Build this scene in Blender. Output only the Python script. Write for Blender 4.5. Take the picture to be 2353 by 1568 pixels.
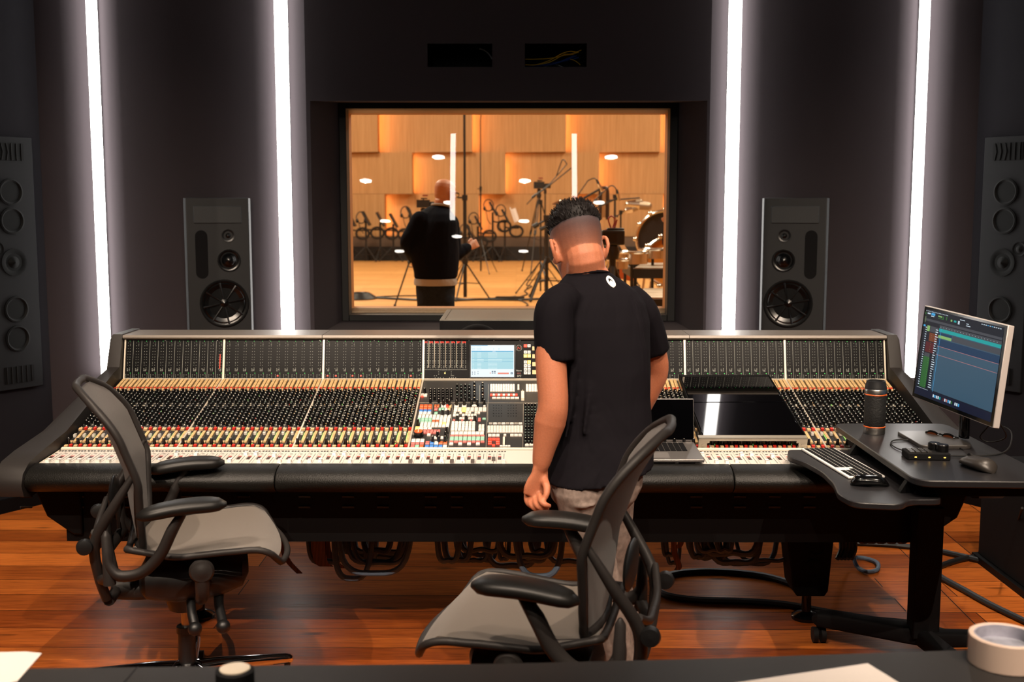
import bpy, math, random
from mathutils import Matrix, Vector
R = math.radians
pi = math.pi
rnd = random.Random(7)
scene = bpy.context.scene
for o in list(bpy.data.objects):
    bpy.data.objects.remove(o, do_unlink=True)

# ---------------------------------------------------------------- camera
CAMX, CAMZ, FPX = 0.06, 1.55, 2614.0
PITCH, YAW = R(6.63), R(0.34)
cd = bpy.data.cameras.new('camera'); cam = bpy.data.objects.new('camera', cd)
scene.collection.objects.link(cam); scene.camera = cam
cd.sensor_width = 36; cd.lens = 36 * FPX / 2353
cd.clip_start = 0.05; cd.clip_end = 200
cam.location = (CAMX, 0, CAMZ)
cam.rotation_euler = (pi / 2 - PITCH, 0, YAW)
cd.dof.use_dof = True; cd.dof.focus_distance = 4.1; cd.dof.aperture_fstop = 4.5
scene.view_settings.view_transform = 'Standard'
scene.view_settings.look = 'None'
scene.view_settings.exposure = 0.0
scene.view_settings.gamma = 1.0
scene.view_settings.use_curve_mapping = False

# ---------------------------------------------------------------- world and main lights
world = bpy.data.worlds.new('world'); scene.world = world; world.use_nodes = True
world.node_tree.nodes['Background'].inputs[0].default_value = (0.9, 0.95, 1.0, 1)
world.node_tree.nodes['Background'].inputs[1].default_value = 0.004
STRIP_L = 12.0        # radiance of the vertical tube lights
ROOM_SPOT = 350.0     # watts of each ceiling downlight in the control room
HALL_W = 1080.0       # watts of each unseen area light added above the hall
SPOT_C = (1.0, 0.80, 0.62)

def area(name, loc, size, watts, color, rot=(0, 0, 0), sy=None, spread=None):
    l = bpy.data.lights.new(name, 'AREA'); l.energy = watts; l.color = color
    l.size = size
    if sy: l.shape = 'RECTANGLE'; l.size_y = sy
    if spread: l.spread = R(spread)
    o = bpy.data.objects.new(name, l); o.location = loc; o.rotation_euler = rot
    scene.collection.objects.link(o); return o
for i, (x, y) in enumerate(((-5.5, 12), (5.5, 12), (-6, 20), (6, 20), (-6, 28), (6, 28))):
    area('hall_light', (x, y, 8.6), 3.0, HALL_W, (1.0, 0.85, 0.63))  # unseen lights added under the ceiling to light the hall
def spot(loc, tgt, watts, color=SPOT_C, ang=75, blend=0.5, rad=0.008):
    l = bpy.data.lights.new('downlight', 'SPOT'); l.energy = watts; l.color = color
    l.spot_size = R(ang); l.spot_blend = blend; l.shadow_soft_size = rad
    o = bpy.data.objects.new('downlight', l); o.location = loc
    d = Vector(tgt) - Vector(loc)
    o.rotation_euler = d.to_track_quat('-Z', 'Y').to_euler()
    scene.collection.objects.link(o); return o

# ---------------------------------------------------------------- pixel helpers (only to measure places)
_f = Vector((-math.sin(YAW) * math.cos(PITCH), math.cos(YAW) * math.cos(PITCH), -math.sin(PITCH)))
_r = Vector((math.cos(YAW), math.sin(YAW), 0)); _u = _r.cross(_f)
CAM = Vector((CAMX, 0, CAMZ))
def ray(px, py):
    return _f + _r * ((px - 1176.5) / FPX) + _u * ((784 - py) / FPX)
def at(px, py, Y):
    d = ray(px, py); return CAM + d * (Y / d.y)
def atz(px, py, z):
    d = ray(px, py); return CAM + d * ((z - CAMZ) / d.z)
def onplane(px, py, p0, n):
    d = ray(px, py); return CAM + d * ((p0 - CAM).dot(n) / d.dot(n))

# ---------------------------------------------------------------- mesh builder
class MB:
    def __init__(s): s.v = []; s.f = []; s.m = []
    def add(s, vs, fs, mi=0):
        b = len(s.v); s.v.extend([tuple(p) for p in vs])
        for f in fs: s.f.append(tuple(i + b for i in f)); s.m.append(mi)
        return s
    def bx(s, x0, x1, y0, y1, z0, z1, mi=0):
        vs = [(x0, y0, z0), (x1, y0, z0), (x1, y1, z0), (x0, y1, z0), (x0, y0, z1), (x1, y0, z1), (x1, y1, z1), (x0, y1, z1)]
        return s.add(vs, [(0, 3, 2, 1), (4, 5, 6, 7), (0, 1, 5, 4), (1, 2, 6, 5), (2, 3, 7, 6), (3, 0, 4, 7)], mi)
    def box(s, c, size, mi=0, M=None):
        t = MB(); a, b, d = [k / 2 for k in size]; t.bx(-a, a, -b, b, -d, d)
        M = (Matrix.Translation(c) @ M.to_4x4()) if M is not None else Matrix.Translation(c)
        return s.add([M @ Vector(p) for p in t.v], t.f, mi)
    def frame(s, O, U, V, N, u0, u1, v0, v1, n0, n1, mi=0):
        vs = [O + U * u + V * v + N * n for n in (n0, n1) for u, v in ((u0, v0), (u1, v0), (u1, v1), (u0, v1))]
        return s.add(vs, [(0, 3, 2, 1), (4, 5, 6, 7), (0, 1, 5, 4), (1, 2, 6, 5), (2, 3, 7, 6), (3, 0, 4, 7)], mi)
    def quad(s, a, b, c, d, mi=0): return s.add([a, b, c, d], [(0, 1, 2, 3)], mi)
    def rings(s, rs, mi=0, caps=True, closed=False):
        n = len(rs[0]); vs = [p for r in rs for p in r]; fs = []
        k = len(rs)
        for i in range(k if closed else k - 1):
            a, b = i * n, ((i + 1) % k) * n
            for j in range(n):
                j2 = (j + 1) % n; fs.append((a + j, a + j2, b + j2, b + j))
        if caps and not closed:
            fs.append(tuple(range(n - 1, -1, -1))); fs.append(tuple(range((k - 1) * n, k * n)))
        return s.add(vs, fs, mi)
    def cyl(s, a, b, ra, rb=None, n=16, mi=0, caps=True):
        a = Vector(a); b = Vector(b); rb = ra if rb is None else rb
        d = (b - a).normalized(); u = d.orthogonal().normalized(); w = d.cross(u)
        cs = [(math.cos(2 * pi * i / n), math.sin(2 * pi * i / n)) for i in range(n)]
        return s.rings([[a + (u * c + w * q) * ra for c, q in cs], [b + (u * c + w * q) * rb for c, q in cs]], mi, caps)
    def tube(s, pts, r, n=8, mi=0, closed=False, sub=0, flat=1.0, up=None):
        pts = [Vector(p) for p in pts]
        rr = list(r) if isinstance(r, (list, tuple)) else [r] * len(pts)
        if sub:
            P = []; Q = []
            k = len(pts); segs = k if closed else k - 1
            for i in range(segs):
                g = (lambda j: pts[j % k]) if closed else (lambda j: pts[max(0, min(k - 1, j))])
                p0, p1, p2, p3 = g(i - 1), g(i), g(i + 1), g(i + 2)
                for t in range(sub):
                    x = t / sub
                    P.append(0.5 * ((2 * p1) + (-p0 + p2) * x + (2 * p0 - 5 * p1 + 4 * p2 - p3) * x * x + (-p0 + 3 * p1 - 3 * p2 + p3) * x ** 3))
                    Q.append(rr[i] * (1 - x) + rr[(i + 1) % k] * x)
            if not closed: P.append(pts[-1]); Q.append(rr[-1])
            pts, rr = P, Q
        k = len(pts); rs = []; u = None
        for i in range(k):
            if closed: t = pts[(i + 1) % k] - pts[i - 1]
            else: t = pts[min(i + 1, k - 1)] - pts[max(i - 1, 0)]
            if t.length < 1e-9: t = Vector((0, 0, 1))
            t.normalize()
            if up is not None:
                u = Vector(up) - t * Vector(up).dot(t); u.normalize()
            elif u is None: u = t.orthogonal().normalized()
            else:
                u = u - t * u.dot(t)
                if u.length < 1e-6: u = t.orthogonal()
                u.normalize()
            w = t.cross(u)
            rs.append([pts[i] + (u * math.cos(2 * pi * j / n) * flat + w * math.sin(2 * pi * j / n)) * rr[i] for j in range(n)])
        return s.rings(rs, mi, True, closed)
    def loft(s, secs, n=20, mi=0, p=2.0):
        """secs: (centre, U, V) ellipse half axes"""
        rs = []
        for c, U, V in secs:
            c = Vector(c); U = Vector(U); V = Vector(V); r = []
            for j in range(n):
                a = 2 * pi * j / n; ca, sa = math.cos(a), math.sin(a)
                x = abs(ca) ** (2 / p) * (1 if ca >= 0 else -1); y = abs(sa) ** (2 / p) * (1 if sa >= 0 else -1)
                r.append(c + U * x + V * y)
            rs.append(r)
        return s.rings(rs, mi)
    def lathe(s, prof, n=24, mi=0, M=None, caps=True):
        rs = [[Vector((r * math.cos(2 * pi * j / n), r * math.sin(2 * pi * j / n), z)) for j in range(n)] for r, z in prof]
        if M is not None: rs = [[M @ p for p in q] for q in rs]
        return s.rings(rs, mi, caps)
    def prism(s, poly, z0, z1, mi=0, M=None, side=None):
        n = len(poly); vs = [Vector((x, y, z0)) for x, y in poly] + [Vector((x, y, z1)) for x, y in poly]
        if M is not None: vs = [M @ p for p in vs]
        s.add(vs, [tuple(range(n - 1, -1, -1)), tuple(range(n, 2 * n))], mi)
        b = len(s.v) - 2 * n
        for i in range(n):
            j = (i + 1) % n; s.f.append((b + i, b + j, b + n + j, b + n + i)); s.m.append(mi if side is None else side)
        return s
    def sph(s, c, r, n=16, mi=0, M=None):
        r = Vector(r) if isinstance(r, (tuple, list, Vector)) else Vector((r, r, r)); c = Vector(c)
        vs = [Vector((0, 0, 1))]; h = n // 2
        for i in range(1, h):
            t = pi * i / h
            for j in range(n):
                a = 2 * pi * j / n; vs.append(Vector((math.sin(t) * math.cos(a), math.sin(t) * math.sin(a), math.cos(t))))
        vs.append(Vector((0, 0, -1))); fs = []
        for j in range(n): fs.append((0, 1 + j, 1 + (j + 1) % n))
        for i in range(h - 2):
            for j in range(n):
                a = 1 + i * n; fs.append((a + j, a + n + j, a + n + (j + 1) % n, a + (j + 1) % n))
        e = len(vs) - 1; a = 1 + (h - 2) * n
        for j in range(n): fs.append((e, a + (j + 1) % n, a + j))
        out = []
        for v in vs:
            v = Vector((v.x * r.x, v.y * r.y, v.z * r.z))
            if M is not None: v = M.to_3x3() @ v
            out.append(v + c)
        return s.add(out, fs, mi)
    def join(s, o, M=None, mi=None):
        b = len(s.v); s.v.extend([tuple(M @ Vector(p)) for p in o.v] if M is not None else o.v)
        for f, m in zip(o.f, o.m): s.f.append(tuple(i + b for i in f)); s.m.append(m if mi is None else mi)
        return s
    def mesh(s, name, mats, inv=None, angle=38):
        me = bpy.data.meshes.new(name)
        vs = [inv @ Vector(p) for p in s.v] if inv is not None else s.v
        me.from_pydata([tuple(p) for p in vs], [], s.f)
        if not isinstance(mats, (list, tuple)): mats = [mats]
        for m in mats: me.materials.append(m)
        me.polygons.foreach_set('material_index', s.m)
        me.polygons.foreach_set('use_smooth', [True] * len(s.f))
        me.update()
        if angle is not None: me.set_sharp_from_angle(angle=R(angle))
        return me

WM = {}
def link(o, parent=None):
    scene.collection.objects.link(o)
    if parent is not None: o.parent = parent
    return o
def props(o, label=None, cat=None, group=None, kind=None):
    if label: o['label'] = label
    if cat: o['category'] = cat
    if group: o['group'] = group
    if kind: o['kind'] = kind
    return o
def thing(name, label, cat, loc=(0, 0, 0), rotz=0.0, group=None, rot=None, scale=1.0):
    o = bpy.data.objects.new(name, None); o.empty_display_size = 0.05
    o.location = loc; o.rotation_euler = rot or (0, 0, rotz); o.scale = (scale,) * 3
    from mathutils import Euler
    WM[o.name] = Matrix.Translation(loc) @ Euler(o.rotation_euler).to_matrix().to_4x4() @ Matrix.Diagonal((scale, scale, scale, 1))
    link(o); return props(o, label, cat, group)
def obj(name, mb, mats, parent=None, world=False, bevel=0, bseg=2, angle=38, label=None, kind=None, remesh=None, smooth=0, loc=None):
    inv = None
    if world and parent is not None: inv = WM[parent.name].inverted()
    if loc is not None: inv = Matrix.Translation(-Vector(loc))
    me = mb.mesh(name, mats, inv, angle)
    o = bpy.data.objects.new(name, me)
    if loc is not None: o.location = loc
    link(o, parent)
    WM[o.name] = WM[parent.name] if parent is not None and parent.name in WM else Matrix.Identity(4)
    if remesh:
        m = o.modifiers.new('remesh', 'REMESH'); m.mode = 'VOXEL'; m.voxel_size = remesh; m.use_smooth_shade = True
    if smooth:
        m = o.modifiers.new('smooth', 'SMOOTH'); m.factor = 0.5; m.iterations = smooth
    if bevel:
        m = o.modifiers.new('bevel', 'BEVEL'); m.width = bevel; m.segments = bseg; m.limit_method = 'ANGLE'; m.angle_limit = R(40)
        m.harden_normals = False
    return props(o, label, None, None, kind)
def single(name, mb, mats, label, cat, group=None, kind=None, loc=(0, 0, 0), **k):
    o = obj(name, mb, mats, loc=loc, **k); return props(o, label, cat, group, kind)
def dup(root, loc=None, rotz=None, label=None, group=None, rot=None, scale=None):
    r = root.copy(); link(r)
    if loc is not None: r.location = loc
    if rotz is not None: r.rotation_euler = (0, 0, rotz)
    if rot is not None: r.rotation_euler = rot
    if scale is not None: r.scale = (scale,) * 3
    if label: r['label'] = label
    if group: r['group'] = group
    for ch in list(root.children):
        c = ch.copy(); link(c, r)
        for g in list(ch.children):
            d = g.copy(); link(d, c)
    return r
def repeat(name, mesh_of, places, parent, mats, keep=100, stuffname=None, key=None):
    """places: list of (matrix, kind). nearest `keep` become parts, the rest one stuff part"""
    ps = sorted(places, key=key or (lambda p: (p[0].translation - CAM).length))
    inv = WM[parent.name].inverted(); cache = {}
    for M, k in ps[:keep]:
        if k not in cache: cache[k] = mesh_of[k].mesh(name, mats)
        o = bpy.data.objects.new(name, cache[k]); link(o, parent); o.matrix_local = inv @ M
    if ps[keep:]:
        b = MB()
        for M, k in ps[keep:]: b.join(mesh_of[k], M)
        obj(name, b, mats, parent, world=True, kind='stuff')

# ---------------------------------------------------------------- materials
def lin(c):
    return c / 12.92 if c <= 0.04045 else ((c + 0.055) / 1.055) ** 2.4
def hexc(h):
    h = h.lstrip('#'); return tuple(lin(int(h[i:i + 2], 16) / 255) for i in (0, 2, 4)) + (1,)
def mat(name, col, rough=0.5, metal=0.0, emit=None, es=1.0, noise=0, nscale=200, bump=0, var=0.0, coat=0, spec=None, sheen=0, trans=0, ior=None):
    m = bpy.data.materials.new(name); m.use_nodes = True; nt = m.node_tree; b = nt.nodes['Principled BSDF']
    c = hexc(col) if isinstance(col, str) else tuple(col) + (1,)
    b.inputs['Base Color'].default_value = c; b.inputs['Roughness'].default_value = rough
    b.inputs['Metallic'].default_value = metal
    if spec is not None: b.inputs['Specular IOR Level'].default_value = spec
    if coat: b.inputs['Coat Weight'].default_value = coat; b.inputs['Coat Roughness'].default_value = 0.1
    if sheen: b.inputs['Sheen Weight'].default_value = sheen
    if trans: b.inputs['Transmission Weight'].default_value = trans
    if ior: b.inputs['IOR'].default_value = ior
    if emit:
        b.inputs['Emission Color'].default_value = hexc(emit) if isinstance(emit, str) else tuple(emit) + (1,)
        b.inputs['Emission Strength'].default_value = es
    if var or bump:
        tc = nt.nodes.new('ShaderNodeTexCoord'); n = nt.nodes.new('ShaderNodeTexNoise')
        n.inputs['Scale'].default_value = nscale; n.inputs['Detail'].default_value = 4
        nt.links.new(tc.outputs['Object'], n.inputs['Vector'])
        if var:
            mx = nt.nodes.new('ShaderNodeMixRGB'); mx.blend_type = 'MULTIPLY'; mx.inputs[0].default_value = 1
            rp = nt.nodes.new('ShaderNodeValToRGB')
            rp.color_ramp.elements[0].position = 0.3; rp.color_ramp.elements[1].position = 0.7
            rp.color_ramp.elements[0].color = (1 - var,) * 3 + (1,); rp.color_ramp.elements[1].color = (1 + var * 0.4,) * 3 + (1,)
            nt.links.new(n.outputs['Fac'], rp.inputs[0]); mx.inputs[1].default_value = c
            nt.links.new(rp.outputs[0], mx.inputs[2]); nt.links.new(mx.outputs[0], b.inputs['Base Color'])
        if bump:
            bp = nt.nodes.new('ShaderNodeBump'); bp.inputs['Strength'].default_value = bump; bp.inputs['Distance'].default_value = 0.002
            nt.links.new(n.outputs['Fac'], bp.inputs['Height']); nt.links.new(bp.outputs[0], b.inputs['Normal'])
    return m

def wood_mat(name, c1, c2, dark, plank=0.19, length=2.6, rough=0.35, along='X', knots=0.5, seam=0.0025, grain=1.0, coat=0.0, wallmode=False):
    m = bpy.data.materials.new(name); m.use_nodes = True; nt = m.node_tree; N = nt.nodes; L = nt.links; b = N['Principled BSDF']
    g = N.new('ShaderNodeNewGeometry'); mp = N.new('ShaderNodeMapping'); L.new(g.outputs['Position'], mp.inputs[0])
    if wallmode: mp.inputs['Rotation'].default_value = (R(-90), 0, 0)
    br = N.new('ShaderNodeTexBrick'); br.inputs['Scale'].default_value = 1; br.inputs['Mortar Size'].default_value = seam
    br.inputs['Mortar Smooth'].default_value = 0.3; br.inputs['Brick Width'].default_value = length; br.inputs['Row Height'].default_value = plank
    br.inputs['Color1'].default_value = (0, 0, 0, 1); br.inputs['Color2'].default_value = (1, 1, 1, 1); br.inputs['Mortar'].default_value = (0.5, 0.5, 0.5, 1)
    br.offset = 0.37
    L.new(mp.outputs[0], br.inputs['Vector'])
    # grain: noise stretched along the plank, shifted per plank
    sp = N.new('ShaderNodeSeparateXYZ'); L.new(mp.outputs[0], sp.inputs[0])
    row = N.new('ShaderNodeMath'); row.operation = 'DIVIDE'; row.inputs[1].default_value = plank; L.new(sp.outputs['Y'], row.inputs[0])
    fl = N.new('ShaderNodeMath'); fl.operation = 'FLOOR'; L.new(row.outputs[0], fl.inputs[0])
    fs = N.new('ShaderNodeMath'); fs.operation = 'MULTIPLY'; fs.inputs[1].default_value = 13.7; L.new(fl.outputs[0], fs.inputs[0])
    cb = N.new('ShaderNodeCombineXYZ'); L.new(sp.outputs['Z'], cb.inputs['Z'])
    ax = N.new('ShaderNodeMath'); ax.operation = 'MULTIPLY_ADD'; ax.inputs[1].default_value = 0.9; L.new(sp.outputs['X'], ax.inputs[0]); L.new(fs.outputs[0], ax.inputs[2])
    L.new(ax.outputs[0], cb.inputs['X'])
    ay = N.new('ShaderNodeMath'); ay.operation = 'MULTIPLY'; ay.inputs[1].default_value = 11; L.new(sp.outputs['Y'], ay.inputs[0]); L.new(ay.outputs[0], cb.inputs['Y'])
    n1 = N.new('ShaderNodeTexNoise'); n1.inputs['Scale'].default_value = 1.6 * grain; n1.inputs['Detail'].default_value = 8; n1.inputs['Roughness'].default_value = 0.62
    n1.inputs['Distortion'].default_value = 0.6
    L.new(cb.outputs[0], n1.inputs['Vector'])
    n2 = N.new('ShaderNodeTexNoise'); n2.inputs['Scale'].default_value = 9 * grain; n2.inputs['Detail'].default_value = 5
    L.new(cb.outputs[0], n2.inputs['Vector'])
    r1 = N.new('ShaderNodeValToRGB'); r1.color_ramp.elements[0].position = 0.3; r1.color_ramp.elements[1].position = 0.72
    r1.color_ramp.elements[0].color = hexc(c1); r1.color_ramp.elements[1].color = hexc(c2)
    mixv = N.new('ShaderNodeMath'); mixv.operation = 'MULTIPLY_ADD'; mixv.inputs[1].default_value = 0.45
    half = N.new('ShaderNodeMath'); half.operation = 'MULTIPLY'; half.inputs[1].default_value = 0.55
    L.new(n1.outputs['Fac'], half.inputs[0]); L.new(br.outputs['Color'], mixv.inputs[0]); L.new(half.outputs[0], mixv.inputs[2])
    L.new(mixv.outputs[0], r1.inputs[0])
    # fine dark streaks
    r2 = N.new('ShaderNodeValToRGB'); r2.color_ramp.elements[0].position = 0.33; r2.color_ramp.elements[1].position = 0.55
    r2.color_ramp.elements[0].color = (0.55, 0.5, 0.45, 1); r2.color_ramp.elements[1].color = (1, 1, 1, 1)
    L.new(n2.outputs['Fac'], r2.inputs[0])
    m1 = N.new('ShaderNodeMixRGB'); m1.blend_type = 'MULTIPLY'; m1.inputs[0].default_value = 0.8
    L.new(r1.outputs[0], m1.inputs[1]); L.new(r2.outputs[0], m1.inputs[2])
    out = m1
    if knots:
        kv = N.new('ShaderNodeCombineXYZ'); kx = N.new('ShaderNodeMath'); kx.operation = 'MULTIPLY_ADD'; kx.inputs[1].default_value = 1.0
        L.new(sp.outputs['X'], kx.inputs[0]); L.new(fs.outputs[0], kx.inputs[2]); L.new(kx.outputs[0], kv.inputs['X'])
        ky = N.new('ShaderNodeMath'); ky.operation = 'MULTIPLY'; ky.inputs[1].default_value = 3.2; L.new(sp.outputs['Y'], ky.inputs[0]); L.new(ky.outputs[0], kv.inputs['Y'])
        vo = N.new('ShaderNodeTexVoronoi'); vo.inputs['Scale'].default_value = 2.3; vo.inputs['Randomness'].default_value = 1; L.new(kv.outputs[0], vo.inputs['Vector'])
        nz = N.new('ShaderNodeMath'); nz.operation = 'MULTIPLY_ADD'; nz.inputs[1].default_value = 0.12; L.new(n2.outputs['Fac'], nz.inputs[0]); L.new(vo.outputs['Distance'], nz.inputs[2])
        kr = N.new('ShaderNodeValToRGB'); kr.color_ramp.elements[0].position = 0.10; kr.color_ramp.elements[1].position = 0.21
        kr.color_ramp.elements[0].color = (1, 1, 1, 1); kr.color_ramp.elements[1].color = (0, 0, 0, 1); L.new(nz.outputs[0], kr.inputs[0])
        km = N.new('ShaderNodeMath'); km.operation = 'MULTIPLY'; km.inputs[1].default_value = knots; L.new(kr.outputs[0], km.inputs[0])
        m2 = N.new('ShaderNodeMixRGB'); L.new(km.outputs[0], m2.inputs[0]); L.new(out.outputs[0], m2.inputs[1]); m2.inputs[2].default_value = hexc(dark); out = m2
    m3 = N.new('ShaderNodeMixRGB'); L.new(br.outputs['Fac'], m3.inputs[0]); L.new(out.outputs[0], m3.inputs[1]); m3.inputs[2].default_value = hexc(dark)
    L.new(m3.outputs[0], b.inputs['Base Color'])
    b.inputs['Roughness'].default_value = rough
    rr = N.new('ShaderNodeMath'); rr.operation = 'MULTIPLY_ADD'; rr.inputs[1].default_value = 0.2; rr.inputs[2].default_value = rough - 0.1
    L.new(n2.outputs['Fac'], rr.inputs[0]); L.new(rr.outputs[0], b.inputs['Roughness'])
    if coat: b.inputs['Coat Weight'].default_value = coat; b.inputs['Coat Roughness'].default_value = 0.25
    bp = N.new('ShaderNodeBump'); bp.inputs['Strength'].default_value = 0.12; bp.inputs['Distance'].default_value = 0.003
    L.new(n2.outputs['Fac'], bp.inputs['Height']); L.new(bp.outputs[0], b.inputs['Normal'])
    return m

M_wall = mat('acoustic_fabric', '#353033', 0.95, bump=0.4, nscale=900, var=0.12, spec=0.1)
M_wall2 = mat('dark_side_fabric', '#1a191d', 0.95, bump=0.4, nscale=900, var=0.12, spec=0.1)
M_black = mat('black_paint', '#060607', 0.55, spec=0.12)
M_blackm = mat('matte_black', '#0b0b0d', 0.75, spec=0.15, bump=0.15, nscale=600)
M_blackg = mat('gloss_black', '#060607', 0.12)
M_rubber = mat('black_rubber', '#0c0c0d', 0.7, spec=0.3)
M_white = mat('white_plastic', '#e8e4dc', 0.4)
M_chrome = mat('chrome', '#d8d8da', 0.08, 1.0)
M_steel = mat('brushed_steel', '#a8a6a2', 0.3, 1.0)
M_tube = mat('tube_light', '#ffffff', 0.5, emit=(1.0, 0.955, 0.90), es=STRIP_L)
M_floor = wood_mat('control_floor_oak', '#7a3a15', '#c06a2c', '#281308', plank=0.185, length=2.9, rough=0.33, knots=0.85)
M_floor.node_tree.nodes['Principled BSDF'].inputs['Specular IOR Level'].default_value = 0.035
M_hfloor = wood_mat('hall_floor_maple', '#b07c40', '#d4a060', '#7a5024', plank=0.09, length=3.0, rough=0.45, knots=0, seam=0.004)
# ================================================================ the control room
YW, YR, YO = 6.3, 6.6, 6.02       # front wall, window plane, outer tube lights
CEIL = 3.6
def structure(name, mb, m, **k): return props(obj(name, mb, m, **k), None, None, None, 'structure')
b = MB(); b.bx(-6, 6, -4.5, 6.62, -0.05, 0); structure('floor', b, M_floor)
b = MB(); b.bx(-6, 6, -4.5, 6.9, CEIL, CEIL + 0.1); structure('ceiling', b, M_blackm)
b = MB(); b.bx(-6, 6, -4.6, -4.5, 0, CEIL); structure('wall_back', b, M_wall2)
# front wall with splayed window recess
XI = 1.10
ox0, ox1, oz0, oz1 = -1.078, 1.085, 0.84, 2.134      # recess mouth
ix0, ix1, iz0, iz1 = -0.968, 0.968, 0.900, 2.150      # recess back
cut = [(at(982, 100, YW), at(1131, 154, YW)), (at(1206, 100, YW), at(1348, 155, YW))]   # two cable openings
b = MB()
def wq(x0, x1, z0, z1): b.bx(x0, x1, YW, YW + 0.06, z0, z1)
wq(-XI, ox0, 0, oz1); wq(ox1, XI, 0, oz1); wq(ox0, ox1, 0, oz0)
za, zb = cut[0][1].z, cut[0][0].z
xs = [cut[0][0].x, cut[0][1].x, cut[1][0].x, cut[1][1].x]
wq(-XI, XI, oz1, za); wq(-XI, XI, zb, CEIL)
wq(-XI, xs[0], za, zb); wq(xs[1], xs[2], za, zb); wq(xs[3], XI, za, zb)
V = Vector
b.quad(V((ox0, YW, oz0)), V((ox0, YW, oz1)), V((ix0, YR, iz1)), V((ix0, YR, iz0)))
b.quad(V((ox1, YW, oz1)), V((ox1, YW, oz0)), V((ix1, YR, iz0)), V((ix1, YR, iz1)))
b.quad(V((ox0, YW, oz1)), V((ox1, YW, oz1)), V((ix1, YR, iz1)), V((ix0, YR, iz1)))
b.quad(V((ox1, YW, oz0)), V((ox0, YW, oz0)), V((ix0, YR, iz0)), V((ix1, YR, iz0)))
structure('wall_front', b, M_wall)
# the two dark openings with their boxes
for i in (0, 1):
    b = MB(); x0, x1 = xs[2 * i], xs[2 * i + 1]
    for q in ((x0 - .01, x0, YW + .005, YW + .35, za, zb), (x1, x1 + .01, YW + .005, YW + .35, za, zb), (x0, x1, YW + .005, YW + .35, za - .01, za), (x0, x1, YW + .005, YW + .35, zb, zb + .01), (x0, x1, YW + .35, YW + .36, za, zb)):
        b.bx(*q)
    structure('trim_%d' % (i + 1), b, M_black)
# bays between the tube lights, splayed, then the side walls
for s, nm in ((-1, 'left'), (1, 'right')):
    p = [(XI, YW), (1.165, YW + .03), (1.197, YW + .055), (1.259, YW + .055), (1.292, YW + .018), (1.37, 6.270), (2.03, 6.070), (2.10, 6.078), (2.136, 6.098), (2.198, 6.080), (2.230, 6.040), (2.30, 5.988), (2.42, 5.955)]
    b = MB(); b.prism([(s * x, y) for x, y in p] + [(s * x, y + .06) for x, y in p[::-1]], 0, CEIL)
    structure('wall_front_' + nm, b, M_wall)
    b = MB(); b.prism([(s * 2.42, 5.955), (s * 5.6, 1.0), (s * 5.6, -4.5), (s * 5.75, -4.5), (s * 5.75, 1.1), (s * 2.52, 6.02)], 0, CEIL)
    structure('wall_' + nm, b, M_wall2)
    b = MB(); b.prism([(s * 2.412, 5.952), (s * 3.6, 4.10), (s * 3.585, 4.09), (s * 2.395, 5.94)], 0, 0.07)
    structure('baseboard_' + nm, b, M_black)
# vertical tube lights in the wall
def tube_light(x, y, rz, w, z0, z1, label, group, pd=.095):
    t = thing('tube_light', label, 'light', (x, y, z0), rz, group)
    h = z1 - z0
    b = MB(); pr = [(-w / 2, 0), (w / 2, 0), (w / 2, -pd + .010), (w / 2 - .010, -pd), (-w / 2 + .010, -pd), (-w / 2, -pd + .010)]
    b.prism(pr[::-1], 0, h); obj('diffuser', b, M_tube, t)
    b = MB(); b.bx(-w / 2 - .002, w / 2 + .002, .0005, .010, -0.004, h + .004); obj('housing', b, M_black, t)
    return t
# ceiling lamps: small rounded emissive lens in a black ring, each with its own beam
M_lamp = mat('lamp_lens', '#ffffff', 0.4, emit=(1.0, 0.93, 0.84), es=26)
def ceil_lamp(x, y, tgt, w, label, lit=True, col=SPOT_C, ang=80):
    t = thing('ceiling_lamp', label, 'light', (x, y, CEIL), 0, 'downlights in the control room ceiling')
    b = MB(); poly = [(.07 * math.cos(a), .07 * math.sin(a)) for a in [2 * pi * i / 28 for i in range(28)]]
    b.prism(poly, -0.022, -0.012); obj('lens', b, M_lamp, t)
    b = MB(); b.prism([(px * 1.25, py * 1.3) for px, py in poly], -0.012, 0); obj('housing', b, M_black, t)
    if lit: spot((x, y, CEIL - 0.032), tgt, w, col, ang)
    return t
for x, y, rz, w, lab in ((-1.228, YW + .053, 0, .056, 'white vertical tube light just left of the studio window'),
                         (1.228, YW + .053, 0, .056, 'white vertical tube light just right of the studio window'),
                         (-2.168, YO + .066, R(16), .050, 'white vertical tube light beyond the left end of the mixing console'),
                         (2.168, YO + .066, R(-16), .050, 'white vertical tube light behind the computer monitor at the right')):
    tube_light(x, y, rz, w, 0.66, CEIL - .1, lab, 'tube lights in the front wall')
for x, lab in ((-.575, 'left'), (.595, 'right')):
    t = tube_light(x, 2.5, pi, .045, 2.53, 3.55, 'hanging tube light seen only as the %s white bar mirrored in the window' % lab, 'hanging tube lights')
    b = MB(); b.cyl((0, .005, 1.02), (0, .005, CEIL - 2.53), .002, n=6); obj('hanging_wire', b, M_black, t)
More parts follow.
